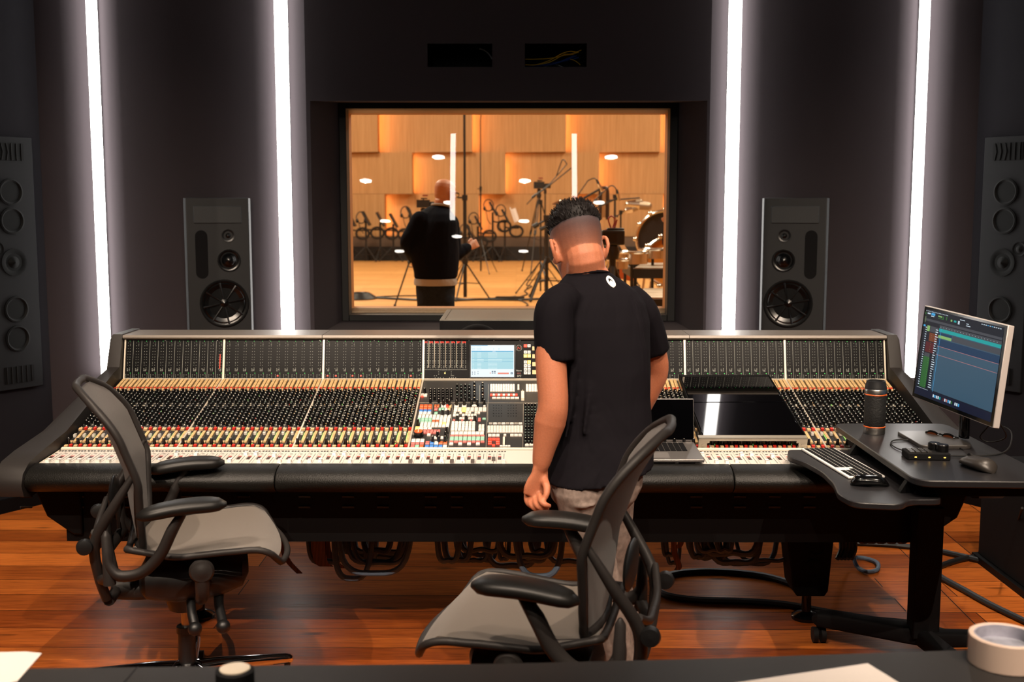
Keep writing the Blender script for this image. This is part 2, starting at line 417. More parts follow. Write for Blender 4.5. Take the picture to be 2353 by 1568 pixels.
# window: frame, glass, hall-side trim
M_frame = mat('window_frame_black', '#090a0b', 0.55, spec=0.3)
M_trimw = mat('window_trim_wood', '#6b4a34', 0.5, var=0.2, nscale=40)
M_sill = mat('window_sill_metal', '#8d7a62', 0.45, 0.3, var=0.15, nscale=60)
fx0, fx1 = at(799, 500, YR).x, at(1536, 500, YR).x
fz0, fz1 = at(1170, 724, YR).z, at(1170, 250, YR).z
b = MB()
b.bx(ix0, fx0, YR - .01, YR + .10, iz0, iz1); b.bx(fx1, ix1, YR - .01, YR + .10, iz0, iz1)
b.bx(fx0, fx1, YR - .01, YR + .10, iz0, fz0); b.bx(fx0, fx1, YR - .01, YR + .10, fz1, iz1)
wf = props(obj('window_1', b, M_frame, bevel=.003), None, None, None, 'structure')
b = MB(); gx0, gx1 = at(804, 500, YR + .30).x, at(1531, 500, YR + .30).x
gz0, gz1 = at(1170, 708, YR + .30).z, at(1170, 260, YR + .30).z
def splay(x0, x1, z0, z1, y0, X0, X1, Z0, Z1, y1):
    a = [V((x0, y0, z0)), V((x1, y0, z0)), V((x1, y0, z1)), V((x0, y0, z1))]; c = [V((X0, y1, Z0)), V((X1, y1, Z0)), V((X1, y1, Z1)), V((X0, y1, Z1))]
    return a, c
a, c = splay(fx0, fx1, fz0, fz1, YR + .10, gx0, gx1, gz0, gz1, YR + .30)
b.quad(a[1], a[2], c[2], c[1], 0); b.quad(a[3], a[0], c[0], c[3], 0); b.quad(a[2], a[3], c[3], c[2], 0); b.quad(a[0], a[1], c[1], c[0], 1)
obj('window_trim', b, [M_trimw, M_sill], wf)
b = MB()
for k in range(3): b.bx(gx0 - .0, gx1, YR + .10 + .06 * k, YR + .112 + .06 * k, fz0 + .001 + (gz0 - fz0) * .3 * k, fz0 + .006 + (gz0 - fz0) * .3 * (k + 1))
obj('window_ledge', b, M_sill, wf)
gm = bpy.data.materials.new('window_glass'); gm.use_nodes = True; nt = gm.node_tree; nt.nodes.clear()
o_ = nt.nodes.new('ShaderNodeOutputMaterial'); mx = nt.nodes.new('ShaderNodeMixShader'); tr = nt.nodes.new('ShaderNodeBsdfTransparent'); gl = nt.nodes.new('ShaderNodeBsdfGlossy')
gl.inputs['Roughness'].default_value = 0.0; fr = nt.nodes.new('ShaderNodeFresnel'); fr.inputs[0].default_value = 1.55
mu = nt.nodes.new('ShaderNodeMath'); mu.operation = 'MULTIPLY'; mu.inputs[1].default_value = 1.7
nt.links.new(fr.outputs[0], mu.inputs[0]); nt.links.new(mu.outputs[0], mx.inputs[0]); nt.links.new(tr.outputs[0], mx.inputs[1]); nt.links.new(gl.outputs[0], mx.inputs[2]); nt.links.new(mx.outputs[0], o_.inputs[0])
TILT = math.tan(R(7.3))
b = MB(); h = fz1 - fz0; y0 = YR + .008
b.quad(V((fx0, y0, fz0)), V((fx1, y0, fz0)), V((fx1, y0 + h * TILT, fz1)), V((fx0, y0 + h * TILT, fz1)))
obj('window_glass', b, gm, wf)
# hall side of the wall
b = MB(); b.bx(-12, gx0, YR + .30, YR + .42, 0, 9); b.bx(gx1, 12, YR + .30, YR + .42, 0, 9); b.bx(gx0, gx1, YR + .30, YR + .42, 0, gz0); b.bx(gx0, gx1, YR + .30, YR + .42, gz1, 9)
M_hwall = wood_mat('hall_wall_veneer', '#8a5526', '#a06a34', '#6a3d1a', plank=1.4, length=30, rough=0.6, knots=0, seam=0.0, grain=3.0)
structure('wall_hall_front', b, M_hwall)
b = MB()   # side fins that close the cavity between both walls
b.bx(-1.3, ix0, YR + .1, YR + .3, .2, 2.6); b.bx(ix1, 1.3, YR + .1, YR + .3, .2, 2.6); b.bx(ix0, ix1, YR + .1, YR + .3, .2, iz0 - .02); b.bx(ix0, ix1, YR + .1, YR + .3, iz1 + .02, 2.6)
structure('trim_3', b, M_black)
# wall screws above the window
for px, py in ((805, 22), (806, 97), (1168, 3), (1168, 61), (1532, 25), (1531, 101)):
    p = at(px, py, YW); b = MB(); b.cyl((0, 0, 0), (0, -.004, 0), .0045, n=10)
    where = {805: 'upper left', 806: 'lower left', 1168: 'middle', 1532: 'upper right', 1531: 'lower right'}[px]
    if px == 1168: where = 'upper middle' if py < 30 else 'lower middle'
    single('wall_screw', b, M_white, 'tiny white wall screw, the %s one above the window' % where, 'screw', 'small white screws above the window', loc=p)
# hall shell
HY = 35.4
b = MB(); b.bx(-12, 12, YR + .42, HY + 1, -.05, 0); structure('floor_hall', b, M_hfloor)
b = MB(); b.bx(-12, 12, YR + .3, HY + 1, 9, 9.1); structure('ceiling_hall', b, mat('hall_ceiling', '#8a7050', .8))
b = MB(); b.bx(-12.1, -12, YR + .3, HY + 1, 0, 9); b.bx(12, 12.1, YR + .3, HY + 1, 0, 9); b.bx(-12, 12, HY + .9, HY + 1, 0, 9)
M_hside = mat('hall_side_wall', '#9a6a3c', .7)
structure('wall_hall_side', b, M_hside)
# back wall: three tiers of slanted veneer panels, each lit from the step beside it
M_panel = bpy.data.materials.new('hall_panel_veneer'); M_panel.use_nodes = True; nt = M_panel.node_tree
bs = nt.nodes['Principled BSDF']; g = nt.nodes.new('ShaderNodeNewGeometry'); mp = nt.nodes.new('ShaderNodeMapping'); mp.inputs['Scale'].default_value = (14, 14, .5)
n1 = nt.nodes.new('ShaderNodeTexNoise'); n1.inputs['Scale'].default_value = 1.6; n1.inputs['Detail'].default_value = 6
rp = nt.nodes.new('ShaderNodeValToRGB'); rp.color_ramp.elements[0].position = .3; rp.color_ramp.elements[1].position = .7
rp.color_ramp.elements[0].color = hexc('#9c7446'); rp.color_ramp.elements[1].color = hexc('#ae8556')
nt.links.new(g.outputs['Position'], mp.inputs[0]); nt.links.new(mp.outputs[0], n1.inputs['Vector']); nt.links.new(n1.outputs['Fac'], rp.inputs[0]); nt.links.new(rp.outputs[0], bs.inputs['Base Color']); bs.inputs['Roughness'].default_value = .6
M_glow = mat('orange_strip', '#ff8040', .5, emit=(1.0, .42, .14), es=16)
rows = [((875, 1087, 1298, 1510), 200, 351, 'top'), ((741, 952, 1162, 1373, 1584), 351.5, 446, 'middle'), ((678, 889, 1102, 1314, 1518), 446.5, 543, 'lowest')]
for steps, yt, yb, nm in rows:
    z1 = at(1176, yt, HY).z if yt > 200 else 8.9; z0 = at(1176, yb, HY).z
    xs_ = [at(q, 480, HY).x for q in steps]; w = 2.86
    xs_ = [xs_[0] - w * 2, xs_[0] - w] + xs_ + [xs_[-1] + w]
    for i, x0 in enumerate(xs_):
        x1 = xs_[i + 1] if i + 1 < len(xs_) else x0 + w
        if x1 < -8 or x0 > 8: continue
        pxm = (x0 + x1) / 2 / HY * FPX + 1192
        t = thing('wall_panel', 'slanted wooden wall panel of the %s tier, %s' % (nm, 'at about %s of the hall wall' % ['the far left', 'the left', 'the middle', 'the right', 'the far right'][max(0, min(4, int((pxm - 700) // 200)))]), 'wall panel', (x0, HY, z0), 0, 'slanted wooden panels on the hall wall')
        b = MB(); L_ = x1 - x0; dp = .55
        b.prism([(-.01, .05), (-.01, 0), (L_, -dp), (L_, -dp + .05)], 0, z1 - z0 - .004); b.bx(0, L_, .30, .33, 0, z1 - z0 - .004); b.prism([(.02, .06), (L_, -dp + .05), (L_, .1)], z1 - z0 - .03, z1 - z0 - .004); b.prism([(.02, .06), (L_, -dp + .05), (L_, .1)], 0, .03); obj('veneer', b, M_panel, t, angle=20)
        b = MB(); b.bx(L_ - .16, L_ - .12, -.30, -.12, .05, z1 - z0 - .05); obj('glow_strip', b, M_glow, t)
b = MB(); b.bx(-12, 12, HY - .75, HY - .72, at(1176, 573, HY - .7).z * 0, at(1176, 545, HY - .7).z)
structure('baseboard_hall', b, mat('hall_dado_brown', '#5a4636', .7))
b = MB(); b.bx(-12, 12, HY - 1.2, HY - 1.17, 0.0, at(1176, 567, HY - 1.2).z)
structure('trim_4', b, mat('hall_low_screen_black', '#17120f', .8))
# floor service-duct seams at the right
seams = [((2207, 1145), (2353, 1252)), ((2170, 1223), (2353, 1376)), ((2036, 1230), (2260, 1455)), ((2010, 1330), (2028, 1350)), ((2055, 1376), (2082, 1406))]
b = MB()
for (a, c) in seams:
    A, B = atz(*a, 0), atz(*c, 0); d = (B - A).normalized(); n = V((-d.y, d.x, 0)) * .0022
    b.add([A - n + V((0, 0, .0006)), B - n + V((0, 0, .0006)), B + n + V((0, 0, .0006)), A + n + V((0, 0, .0006))], [(0, 1, 2, 3)])
structure('trim_5', b, M_black)
# lamps: rows seen mirrored in the window, plus an unseen first row added to brighten the console; the front rows also carry the beams
for x, y, w, tx, ty in ((-1.74, 3.0, .8, -1.1, 4.3), (.13, 3.0, .55, .1, 4.3), (2.0, 3.0, .8, 1.3, 4.3), (-.82, 1.11, 1.05, -.95, 3.8), (1.07, 1.11, 1.0, 1.1, 3.8), (-1.74, .18, 1.5, -2.1, 3.7), (.13, .18, .55, .0, 3.6), (2.0, .18, 1.4, 2.3, 3.7), (-.82, -.81, 0, 0, 0), (1.07, -.81, 0, 0, 0), (-1.74, -1.77, 0, 0, 0), (.13, -1.77, 0, 0, 0), (-.82, -2.67, 0, 0, 0), (1.07, -2.67, 0, 0, 0), (-1.74, -3.64, 0, 0, 0), (.13, -3.64, 0, 0, 0)):
    ceil_lamp(x, y, (tx, ty, .3), ROOM_SPOT * w, 'round ceiling downlight, %s column, %s row from the window' % ({-1.74: 'outer left', -.82: 'inner left', .13: 'middle', 1.07: 'inner right', 2.0: 'outer right'}[x], {3.0: 'unseen first', 1.11: 'second', .18: 'third', -.81: 'fourth', -1.77: 'fifth', -2.67: 'sixth', -3.64: 'seventh'}[y]), lit=w > 0, ang=66)
# ================================================================ mixing console
M_desk = mat('console_grey_paint', '#35312f', 0.42, spec=0.4, bump=0.1, nscale=500)
M_cheek = mat('console_cheek', '#242120', 0.5, spec=0.3, bump=0.15, nscale=700)
M_leather = mat('armrest_leather', '#0c0b09', 0.45, spec=0.3, bump=0.5, nscale=260)
M_strip = mat('module_dark', '#1b1b1a', 0.45, spec=0.4)
M_glossp = mat('meter_panel_black', '#050506', 0.3, spec=0.15)
M_rib = mat('silver_rib', '#c9bfae', 0.35, 0.4)
M_faderp = mat('fader_panel_grey', '#c4beb6', 0.42)
M_cream = mat('trim_cream', '#d8ccb8', 0.4)
M_knob = mat('knob_black', '#0a0a0b', 0.25, spec=0.5)
M_kwhite = mat('knob_pointer', '#d8d4c8', 0.4)
M_red = mat('key_red', '#c02a1c', 0.4)
M_tan = mat('key_tan', '#c2a276', 0.45)
M_tanlbl = mat('scribble_tape_tan', '#c0a070', 0.5, var=.25, nscale=60)
M_keyw = mat('key_white', '#cfc9c0', 0.4)
M_teal = mat('key_teal', '#7fb09a', 0.4)
M_blue = mat('key_blue', '#3d74b8', 0.4)
M_orange = mat('key_orange', '#d8582a', 0.4)
M_pink = mat('key_rose', '#b8605a', 0.4)
M_brown = mat('key_brown', '#a85a34', 0.4)
M_yellow = mat('lamp_yellow', '#ffd060', 0.4, emit=(1, .62, .12), es=1.6)
M_redl = mat('lamp_red', '#ff2010', 0.4, emit=(1, .05, .02), es=1.6)
M_green = mat('lamp_green', '#40ff60', 0.4, emit=(.12, .9, .2), es=.8)
M_greeng = mat('green_glow', '#8fd070', 0.5, emit=(.2, .7, .2), es=.15)  # faint glow put into the small green strips and caps
M_dot = mat('print_white', '#8c908a', 0.5)
M_dk = mat('button_dark', '#1c1614', 0.4)
YA, YB, YC, YD, YE = 3.74, 3.94, 4.59, 4.63, 4.82
PA = V((0, YA, at(1176, 1068, YA).z)); PB = V((0, YB, at(1176, 1033, YB).z)); PC = V((0, YC, at(1176, 873, YC).z))
PD = V((0, YD, at(1176, 780, YD).z)); PE = V((0, YE, at(1176, 762, YE).z))
HW = 1.553                                   # half width of the worksurface
SU = (PC - PB).normalized(); SN = V((1, 0, 0)).cross(SU); SL = (PC - PB).length
FU = (PB - PA).normalized(); FN = V((1, 0, 0)).cross(FU)
MU = (PD - PC).normalized(); MN = V((1, 0, 0)).cross(MU); ML = (PD - PC).length
EX = V((1, 0, 0))
con = thing('mixing_console', 'large grey mixing console with black leather armrest under the studio window', 'mixing console', (0, 3.95, 0))
def cobj(name, mb, m, **k): return obj(name, mb, m, con, world=True, **k)
W = .408; CH = HW - 3 * W                    # bay width, half width of centre section
# --- carcass
prof = [(YA + .02, PA.z - .012), (YB, PB.z - .012), (YC, PC.z - .012), (YD, PD.z - .005), (YD - .012, PD.z + .014), (YE, PE.z), (YE + .10, PE.z - .06), (YE + .12, .62), (YE - .05, .50), (4.20, .47), (3.86, .475), (3.84, .60), (3.70, .63)]
b = MB()
b.rings([[V((x, y, z)) for y, z in prof] for x in (-HW - .005, HW + .005)])
cobj('body', b, M_desk, angle=25)
b = MB(); z0, z1 = at(1176, 1237, 3.86).z, .64
b.bx(-1.50, 1.50, 3.815, 4.3, z0, z1)
for i, px in enumerate((180, 290, 700, 800, 880, 990, 1050, 1148, 1600, 1700, 1780, 1860, 60, 430, 560)):
    for py in (1142, 1166):
        p = at(px, py, 3.812); b.bx(p.x - .02, p.x + .02, 3.809, 3.816, p.z - .003, p.z + .003, 1)
cobj('lower_front_panel', b, [M_black, mat('louver_edge', '#2a2c2d', .3)])
for s in (-1, 1):   # stepped end brackets under the armrest
    b = MB(); pl = [(1.50, .66), (1.625, .66), (1.60, .60), (1.56, .50), (1.47, .435), (1.44, .435), (1.44, .66)]
    b.prism([(s * x, z) for x, z in pl], -4.25, -3.80, 0, Matrix.Rotation(pi / 2, 4, 'X'))
    cobj('end_bracket', b, M_black, bevel=.006)
# --- armrest in three padded lengths
ap = []
for a in range(0, 181, 15):
    t = R(a); ap.append((3.735 - .075 * math.sin(t) ** .8 * 1.0, .668 + .047 * math.cos(t)))
ap = [(YA + .03, PA.z - .006), (YA - .005, PA.z + .004)] + [(YA - .02 - .085 * math.sin(R(a)), PA.z - .042 + .044 * math.cos(R(a))) for a in range(15, 181, 15)] + [(YA + .10, PA.z - .088)]
xa = [-HW - .015, at(633, 1090, 3.66).x, at(1686, 1090, 3.66).x, HW + .015]
for i in range(3):
    b = MB(); g = .0018
    xs_ = [xa[i] + g, xa[i] + g + .004, xa[i + 1] - g - .004, xa[i + 1] - g]
    cy = YA - .0; rs = []
    for k, x in enumerate(xs_):
        sc = .97 if k in (0, 3) else 1.0
        rs.append([V((x, cy + (y - cy) * sc, (PA.z - .04) + (z - PA.z + .04) * sc)) for y, z in ap])
    b.rings(rs); cobj('armrest', b, M_leather, angle=50)
# --- end cheeks
for s in (-1, 1):
    side = [(YA - .125, PA.z - .045), (YA - .11, PA.z - .010), (YA - .06, PA.z + .018), (YA + .04, PA.z + .034), (YB + .06, PB.z + .052), (YC - .10, PC.z + .040), (YC - .03, PC.z + .055), (YD - .02, PD.z + .022), (YE, PE.z + .012), (YE + .11, PE.z - .05), (YE + .12, .62), (YE - .1, .55), (4.0, .60), (YA + .1, PA.z - .095), (YA - .06, PA.z - .098), (YA - .11, PA.z - .085)]
    b = MB()
    def ring(x, k, dz=0): return [V((s * x, 4.3 + (y - 4.3) * k, .8 + (z - .8) * k + dz)) for y, z in side]
    def wid(y, z): return .030 + .055 * max(0, min(1, (4.75 - y) / .9)) + .01
    r0 = [V((s * (HW + .006), y, z)) for y, z in side]
    r1 = [V((s * (HW + .006 + wid(y, z) * .8), y, z)) for y, z in side]
    r2 = [V((s * (HW + .006 + wid(y, z)), 4.3 + (y - 4.3) * .985, .75 + (z - .75) * .93)) for y, z in side]
    b.rings([r0, r1, r2]); cobj('end_cheek', b, M_cheek, angle=45)
# --- bridge cap with seams
b = MB(); seams_x = [-HW - .02, at(742, 770, YD).x, at(1583, 770, YD).x, HW + .02]
for i in range(3):
    x0, x1 = seams_x[i] + .001, seams_x[i + 1] - .001
    pr = [(YD - .016, PD.z + .002), (YD - .020, PD.z + .008), (YD - .016, PD.z + .018), (YE, PE.z + .006), (YE + .06, PE.z - .04), (YE + .06, PE.z - .05), (YD, PD.z - .002)]
    b2 = MB(); b2.rings([[V((x, y, z)) for y, z in pr] for x in (x0, x1)])
    cobj('bridge_cap', b2, mat('bridge_cap_grey', '#6a625a', .38, .2, bump=.1, nscale=500) if i == 0 else bpy.data.materials['bridge_cap_grey'], angle=30)
# --- helper: box on a sloped plane.  x along the desk, t metres up the slope from the lower edge
def onS(b, x0, x1, t0, t1, h0, h1, mi=0): b.frame(PB, EX, SU, SN, x0, x1, t0, t1, h0, h1, mi)
def onM(b, x0, x1, t0, t1, h0, h1, mi=0): b.frame(PC, EX, MU, MN, x0, x1, t0, t1, h0, h1, mi)
def onF(b, x0, x1, t0, t1, h0, h1, mi=0): b.frame(PA, EX, FU, FN, x0, x1, t0, t1, h0, h1, mi)
FL = (PB - PA).length
def S_M(x, t, h=0): return Matrix.Translation(PB + EX * x + SU * t + SN * h) @ Matrix((EX, SU, SN)).transposed().to_4x4()
def F_M(x, t, h=0): return Matrix.Translation(PA + EX * x + FU * t + FN * h) @ Matrix((EX, FU, FN)).transposed().to_4x4()
def M_M(x, t, h=0): return Matrix.Translation(PC + EX * x + MU * t + MN * h) @ Matrix((EX, MU, MN)).transposed().to_4x4()
# --- meter bays
bays = [-HW + W * i for i in range(3)] + [CH + W * i for i in range(3)]
segs = {'0': 'abcdef', '1': 'bc', '2': 'abged', '3': 'abgcd', '4': 'fgbc', '5': 'afgcd', '6': 'afgedc', '7': 'abc', '8': 'abcdefg', '9': 'abcdfg'}
segp = {'a': (0, 2, 1, 2), 'b': (1, 1, 1, 2), 'c': (1, 0, 1, 1), 'd': (0, 0, 1, 0), 'e': (0, 0, 0, 1), 'f': (0, 1, 0, 2), 'g': (0, 1, 1, 1)}
def digit(fn, b, ch, x, t, w, h, mi, k=.22):
    for sgm in segs[ch]:
        x0, y0, x1, y1 = segp[sgm]; e = w * k / 2
        fn(b, x + x0 * w - e, x + x1 * w + e, t + y0 * h / 2 - e, t + y1 * h / 2 + e, .0006, .0012, mi)
first = [61, 1, 13, 25, 37, 49]
M_prints = [M_glossp, M_dot, M_green, M_rib, M_redl]
cw = W / 12
redled = {(1, 6): 1, (2, 0): 0, (2, 1): 1, (2, 3): 1, (2, 4): 1, (2, 10): 1}
for bi, bx0 in enumerate(bays):
    b = MB(); onM(b, bx0 + .002, bx0 + W - .002, .004, ML - .006, -.004, .002)
    pan = cobj('meter_panel', b, M_glossp)
    b = MB()
    for c in range(12):
        x = bx0 + cw * (c + .5)
        hgt = ML - .02
        def dot(dx, f, w=.0011, hh=.0009, mi=1): onM(b, x + dx - w, x + dx + w, f * ML - hh, f * ML + hh, .002, .0028, mi)
        for f in (.90, .83, .76, .69, .62, .55, .49, .42, .35): dot(-.0045, f); dot(.0045, f)
        for f in (.866, .28, .25): dot(.0045, f, .0016)
        dot(-.0045, .265, .0018); dot(-.004, .385)
        dot(.002, .945, .0012, .0008, 2); dot(.0085, .155, .0014, .0009, 2)
        for f in (.125, .105, .085, .065, .045):
            dot(-.0095, f, .0009, .0007); dot(.0095, f, .0009, .0007)
        dot(0, .035, .003, .0006); dot(0, .11, .0022, .0009)
        n = '%02d' % (first[bi] + c)
        digit(lambda bb, a, d, e, f_, g_, h_, mi: onM(bb, a, d, e, f_, .002, .0028, mi), b, n[0], x - .0052, .205 * ML, .0036, .006, 1, .3)
        digit(lambda bb, a, d, e, f_, g_, h_, mi: onM(bb, a, d, e, f_, .002, .0028, mi), b, n[1], x + .0012, .205 * ML, .0036, .006, 1, .3)
        if bi in (0, 4, 5) and c: onM(b, bx0 + cw * c - .0005, bx0 + cw * c + .0005, .03 * ML, .96 * ML, .002, .003, 1)
        if (bi, c) in redled: onM(b, x - .003, x + .003, .075 * ML, .105 * ML, .002, .004, 4)
        if (bi, c) == (0, 11): onM(b, x - .0012, x + .0012, .27 * ML, .62 * ML, .002, .003, 4)
    obj('meter_markings', b, M_prints, pan, world=True)
for x in [-HW + W * i for i in range(1, 4)] + [CH + W * i for i in range(0, 3)]:
    b = MB(); onM(b, x - .004, x + .004, -.004, ML - .002, .0, .010)
    onS(b, x - .003, x + .003, .0, SL, -.002, .007); cobj('divider_rib', b, M_rib)
for s in (-1, 1): b = MB(); onM(b, min(s * (HW - .004), s * (HW + .002)), max(s * (HW - .004), s * (HW + .002)), 0, ML, -.004, .006); cobj('divider_rib', b, M_rib)
b = MB(); onS(b, -HW, HW, SL - .012, SL + .0, -.002, .006); cobj('rear_trim', b, M_rib)
# --- channel strips
DX = [M_strip, M_tanlbl, M_red, M_tan, M_kwhite, M_greeng, M_dk, mat('module_line', '#7a766e', .4, .3)]
knobs = []; keys = []; shorts = []
for bi, bx0 in enumerate(bays):
    b = MB(); onS(b, bx0 + .003, bx0 + W - .003, 0.0, SL - .012, -.004, .001, 0)
    for c in range(12):
        x0 = bx0 + cw * c; x = x0 + cw / 2
        if c: onS(b, x0 - .0005, x0 + .0005, 0, SL - .012, .001, .0022 , 7)
        T = lambda f: SL * (1 - f)                      # f measured from the far edge
        for dx in (-.0085, .0065): onS(b, x + dx - .0056, x + dx + .0056, T(.155), T(.03), .001, .010, 1)
        onS(b, x - .0130, x - .004, T(.166), T(.158), .001, .009, 2); onS(b, x - .0130, x - .004, T(.182), T(.169), .001, .008, 3); onS(b, x + .003, x + .011, T(.166), T(.158), .001, .010, 2)
        onS(b, x + .003, x + .0120, T(.186), T(.169), .001, .007, 3)
        # small caps between knobs
        for k in range(16):
            f = .20 + .034 * k; q = (k * 7 + c * 3) % 11
            onS(b, x + (.0 if k % 2 else -.0015) - .0017, x + .0017, T(f) - .0015, T(f) + .0015, .001, .005, (4, 3, 4, 2, 7, 3, 4, 5, 3, 4, 3)[q])
            for dx in (-.0145, .0145): onS(b, x + dx - .0012, x + dx + .0012, T(f + .017) - .002, T(f + .017) + .002, .001, .0035, (7, 4)[(k + c) % 2])
        onS(b, x + .002, x + .0125, T(.980), T(.962), .001, .008, 2)
        onS(b, x - .015, x - .003, T(.985), T(.965), .001, .006, 3)
        onS(b, x + .003, x + .0135, T(.762), T(.742), .001, .009, 2)
        onS(b, x - .015, x - .002, T(.77), T(.748), .001, .008, 3)
        onS(b, x + .004, x + .0135, T(.93), T(.785), .001, .007, 1)
        if (c + bi) % 3 or bi == 2: onS(b, x + .001, x + .004, T(.90), T(.80), .001, .004, 5)
        onS(b, x - .0075, x - .0045, T(.91), T(.785), .001, .0016, 6)
        onS(b, x - .013, x + .001, T(.935), T(.912), .001, .006, 3)
        if bi >= 1 or c > 3:
            if (c + bi * 5) % 4 == 0: onS(b, x - .001, x + .003, T(.955), T(.945), .001, .006, 5)
        # knobs: fourteen rows, two staggered columns
        for k in range(14):
            f = .205 + k * .037
            for col in (0, 1):
                if (k in (6,) and col == 0): continue
                M = S_M(x + (-.0078 if col == 0 else .0078) + rnd.uniform(-.0012, .0012), T(f + (.014 if col else 0) + rnd.uniform(-.005, .005)), .001)
                kk = 'r' if (k == 0 and col == 0) else ('t' if (k in (5, 9) and col) else ('w' if (k in (7,) and not col) else 'k'))
                knobs.append((M, kk))
        knobs.append((S_M(x - .0055, T(.948), .001), 'b'))
        fpos = .82 if bi else (.83 if c < 4 else .80)
        shorts.append((S_M(x - .006, T(fpos if bi else .855), .0015), 'f'))
        # keys counted as buttons
    cobj('channel_modules', b, DX)
def knob_mb(r, h, m0=0, cap=None, n=10):
    b = MB(); b.lathe([(r * 1.15, 0), (r, h * .25), (r * .86, h), (r * .5, h + .0005)], n, m0)
    b.bx(-.0009, .0009, 0, r * .86, h, h + .0012, 1)
    if cap is not None: b.lathe([(r * .6, h), (r * .55, h + .003)], 8, cap)
    return b
KM = {'k': knob_mb(.0055, .015), 'r': knob_mb(.0055, .014, 0, 2), 't': knob_mb(.0050, .013, 0, 3), 'w': knob_mb(.005, .013, 0, 4), 'b': knob_mb(.0060, .024)}
kmats = [M_knob, M_kwhite, M_red, mat('knob_cap_grey', '#5d6b66', .35), mat('knob_cap_pale', '#b7ae9c', .4)]
def fkey(p): # the ones that show largest: nearest to the camera
    return (p[0].translation - CAM).length
repeat('knob', KM, knobs, con, kmats, 100)
b = MB(); b.box((0, 0, .006), (.009, .014, .010)); b.box((0, 0, .0115), (.009, .0016, .001), 1)
repeat('short_fader_cap', {'f': b}, shorts, con, [M_keyw, M_dk], 72)
# --- cream rail and fader panel
b = MB(); onS(b, -HW, HW, -.014, .0, -.006, .008); cobj('cream_rail', b, M_cream, bevel=.002)
fm = [M_faderp, M_dk, M_pink, mat('fader_slot', '#2a2422', .6), M_cream, mat('lcd_brown', '#3a2620', .35)]
faders = []
nb = [(bx0, 12) for bx0 in bays] + [(-CH, 10)]
b = MB(); onF(b, -HW + .002, HW - .002, .003, FL - .018, -.006, .001)
for bx0, n in nb:
    cwid = (W if n == 12 else (CH + .02) * 1.0) / n
    onF(b, bx0 - .0012, bx0 + .0012, .003, FL - .02, .001, .0016, 4)
    for c in range(n):
        x = bx0 + cwid * (c + .5)
        if c: onF(b, x - cwid / 2 - .0003, x - cwid / 2 + .0003, .003, FL - .02, .001, .0014, 3)
        for dx in (-.010, 0, .010): onF(b, x + dx - .0032, x + dx + .0032, FL - .040, FL - .033, .001, .003, 1)
        onF(b, x - .012, x - .003, FL - .075, FL - .071, .001, .002, 1)
        onF(b, x - .0135, x - .002, .092, .102, .001, .002, 2); onF(b, x - .0135, x - .002, .058, .090, .001, .002, 5)
        onF(b, x + .0062, x + .0078, .015, .135, .001, .0014, 3)
        if bx0 == bays[0]: p = .022
        elif bx0 == -CH: p = (.02, .10, .02, .04, .02, .05, .02, .02, .05, .02)[c]
        else: p = (.022, .022, .11, .118, .112, .022, .10, .022, .12, .022, .03, .022)[(c * 5 + int(bx0 * 7)) % 12]
        faders.append((F_M(x + .007, p, .001), 'd' if (bx0 == -CH and c % 2 == 0) else 'w'))
cobj('fader_panel', b, fm)
def cap(m):
    b = MB(); b.prism([(-.011, 0), (.011, 0), (.0085, .010), (.003, .008), (-.003, .008), (-.0085, .010)], -.006, .006, m, Matrix.Rotation(pi / 2, 4, 'X') @ Matrix.Rotation(pi / 2, 4, 'Y'))
    b = MB(); b.rings([[V((-.006, y, z)) for y, z in ((-.0115, 0), (.0115, 0), (.0105, .010), (.003, .0085), (-.003, .0085), (-.0105, .010))], [V((.006, y, z)) for y, z in ((-.0115, 0), (.0115, 0), (.0105, .010), (.003, .0085), (-.003, .0085), (-.0105, .010))]], m)
    b.bx(-.0063, .0063, -.0007, .0007, .002, .0092, 2); return b
repeat('fader_cap', {'w': cap(0), 'd': cap(1)}, faders, con, [M_white, mat('fader_cap_grey', '#5c5450', .4), M_dk], 100)
# --- centre section: base plates
b = MB(); onS(b, -CH + .003, CH - .003, 0, SL - .012, -.004, .001); cobj('centre_panel', b, mat('centre_panel_dark', '#2b2a29', .45))
def sp(px, py):
    p = onplane(px, py, PB + SN * .004, SN); d = p - PB; return d.x, d.dot(SU)
def mp_(px, py):
    p = onplane(px, py, PC + MN * .002, MN); d = p - PC; return d.x, d.dot(MU)
CM = {'w': M_keyw, 'o': M_orange, 'b': M_blue, 't': M_teal, 'r': M_pink, 'n': M_brown, 'y': M_yellow, 'R': M_redl, 'd': M_dk, 'k': M_knob, 'T': M_tan}
cmk = list(CM); cml = [CM[k] for k in cmk]
KEYS = []
def keyrow(px0, px1, n, py, hpx, pat):
    for i in range(n):
        a = px0 + (px1 - px0) * i / n; c_ = px0 + (px1 - px0) * (i + 1) / n
        x0, t0 = sp(a, py + hpx); x1, _ = sp(c_, py + hpx); _, t1 = sp(a, py)
        k = pat[i % len(pat)]
        if k != '.': KEYS.append(((x0 + x1) / 2, (t0 + t1) / 2, (x1 - x0) * .9, (t1 - t0) * .9, k))
c7 = lambda x, y: (930 + x / 4.9, 760 + y / 4.9)
def kr(x0, x1, n, y, h, pat):
    a, c_ = c7(x0, y), c7(x1, y + h); keyrow(a[0], c_[0], n, a[1], h / 4.9, pat)
kr(165, 305, 3, 835, 26, 'o'); kr(162, 303, 3, 862, 24, 'o'); kr(158, 300, 3, 893, 24, 'b'); kr(155, 296, 3, 918, 22, 'w')
kr(328, 390, 2, 835, 30, 'n'); kr(405, 528, 4, 835, 30, 'wwRT'); kr(328, 372, 1, 872, 26, 'r'); kr(378, 515, 4, 872, 26, 'ttwT'); kr(328, 372, 1, 918, 24, 't')
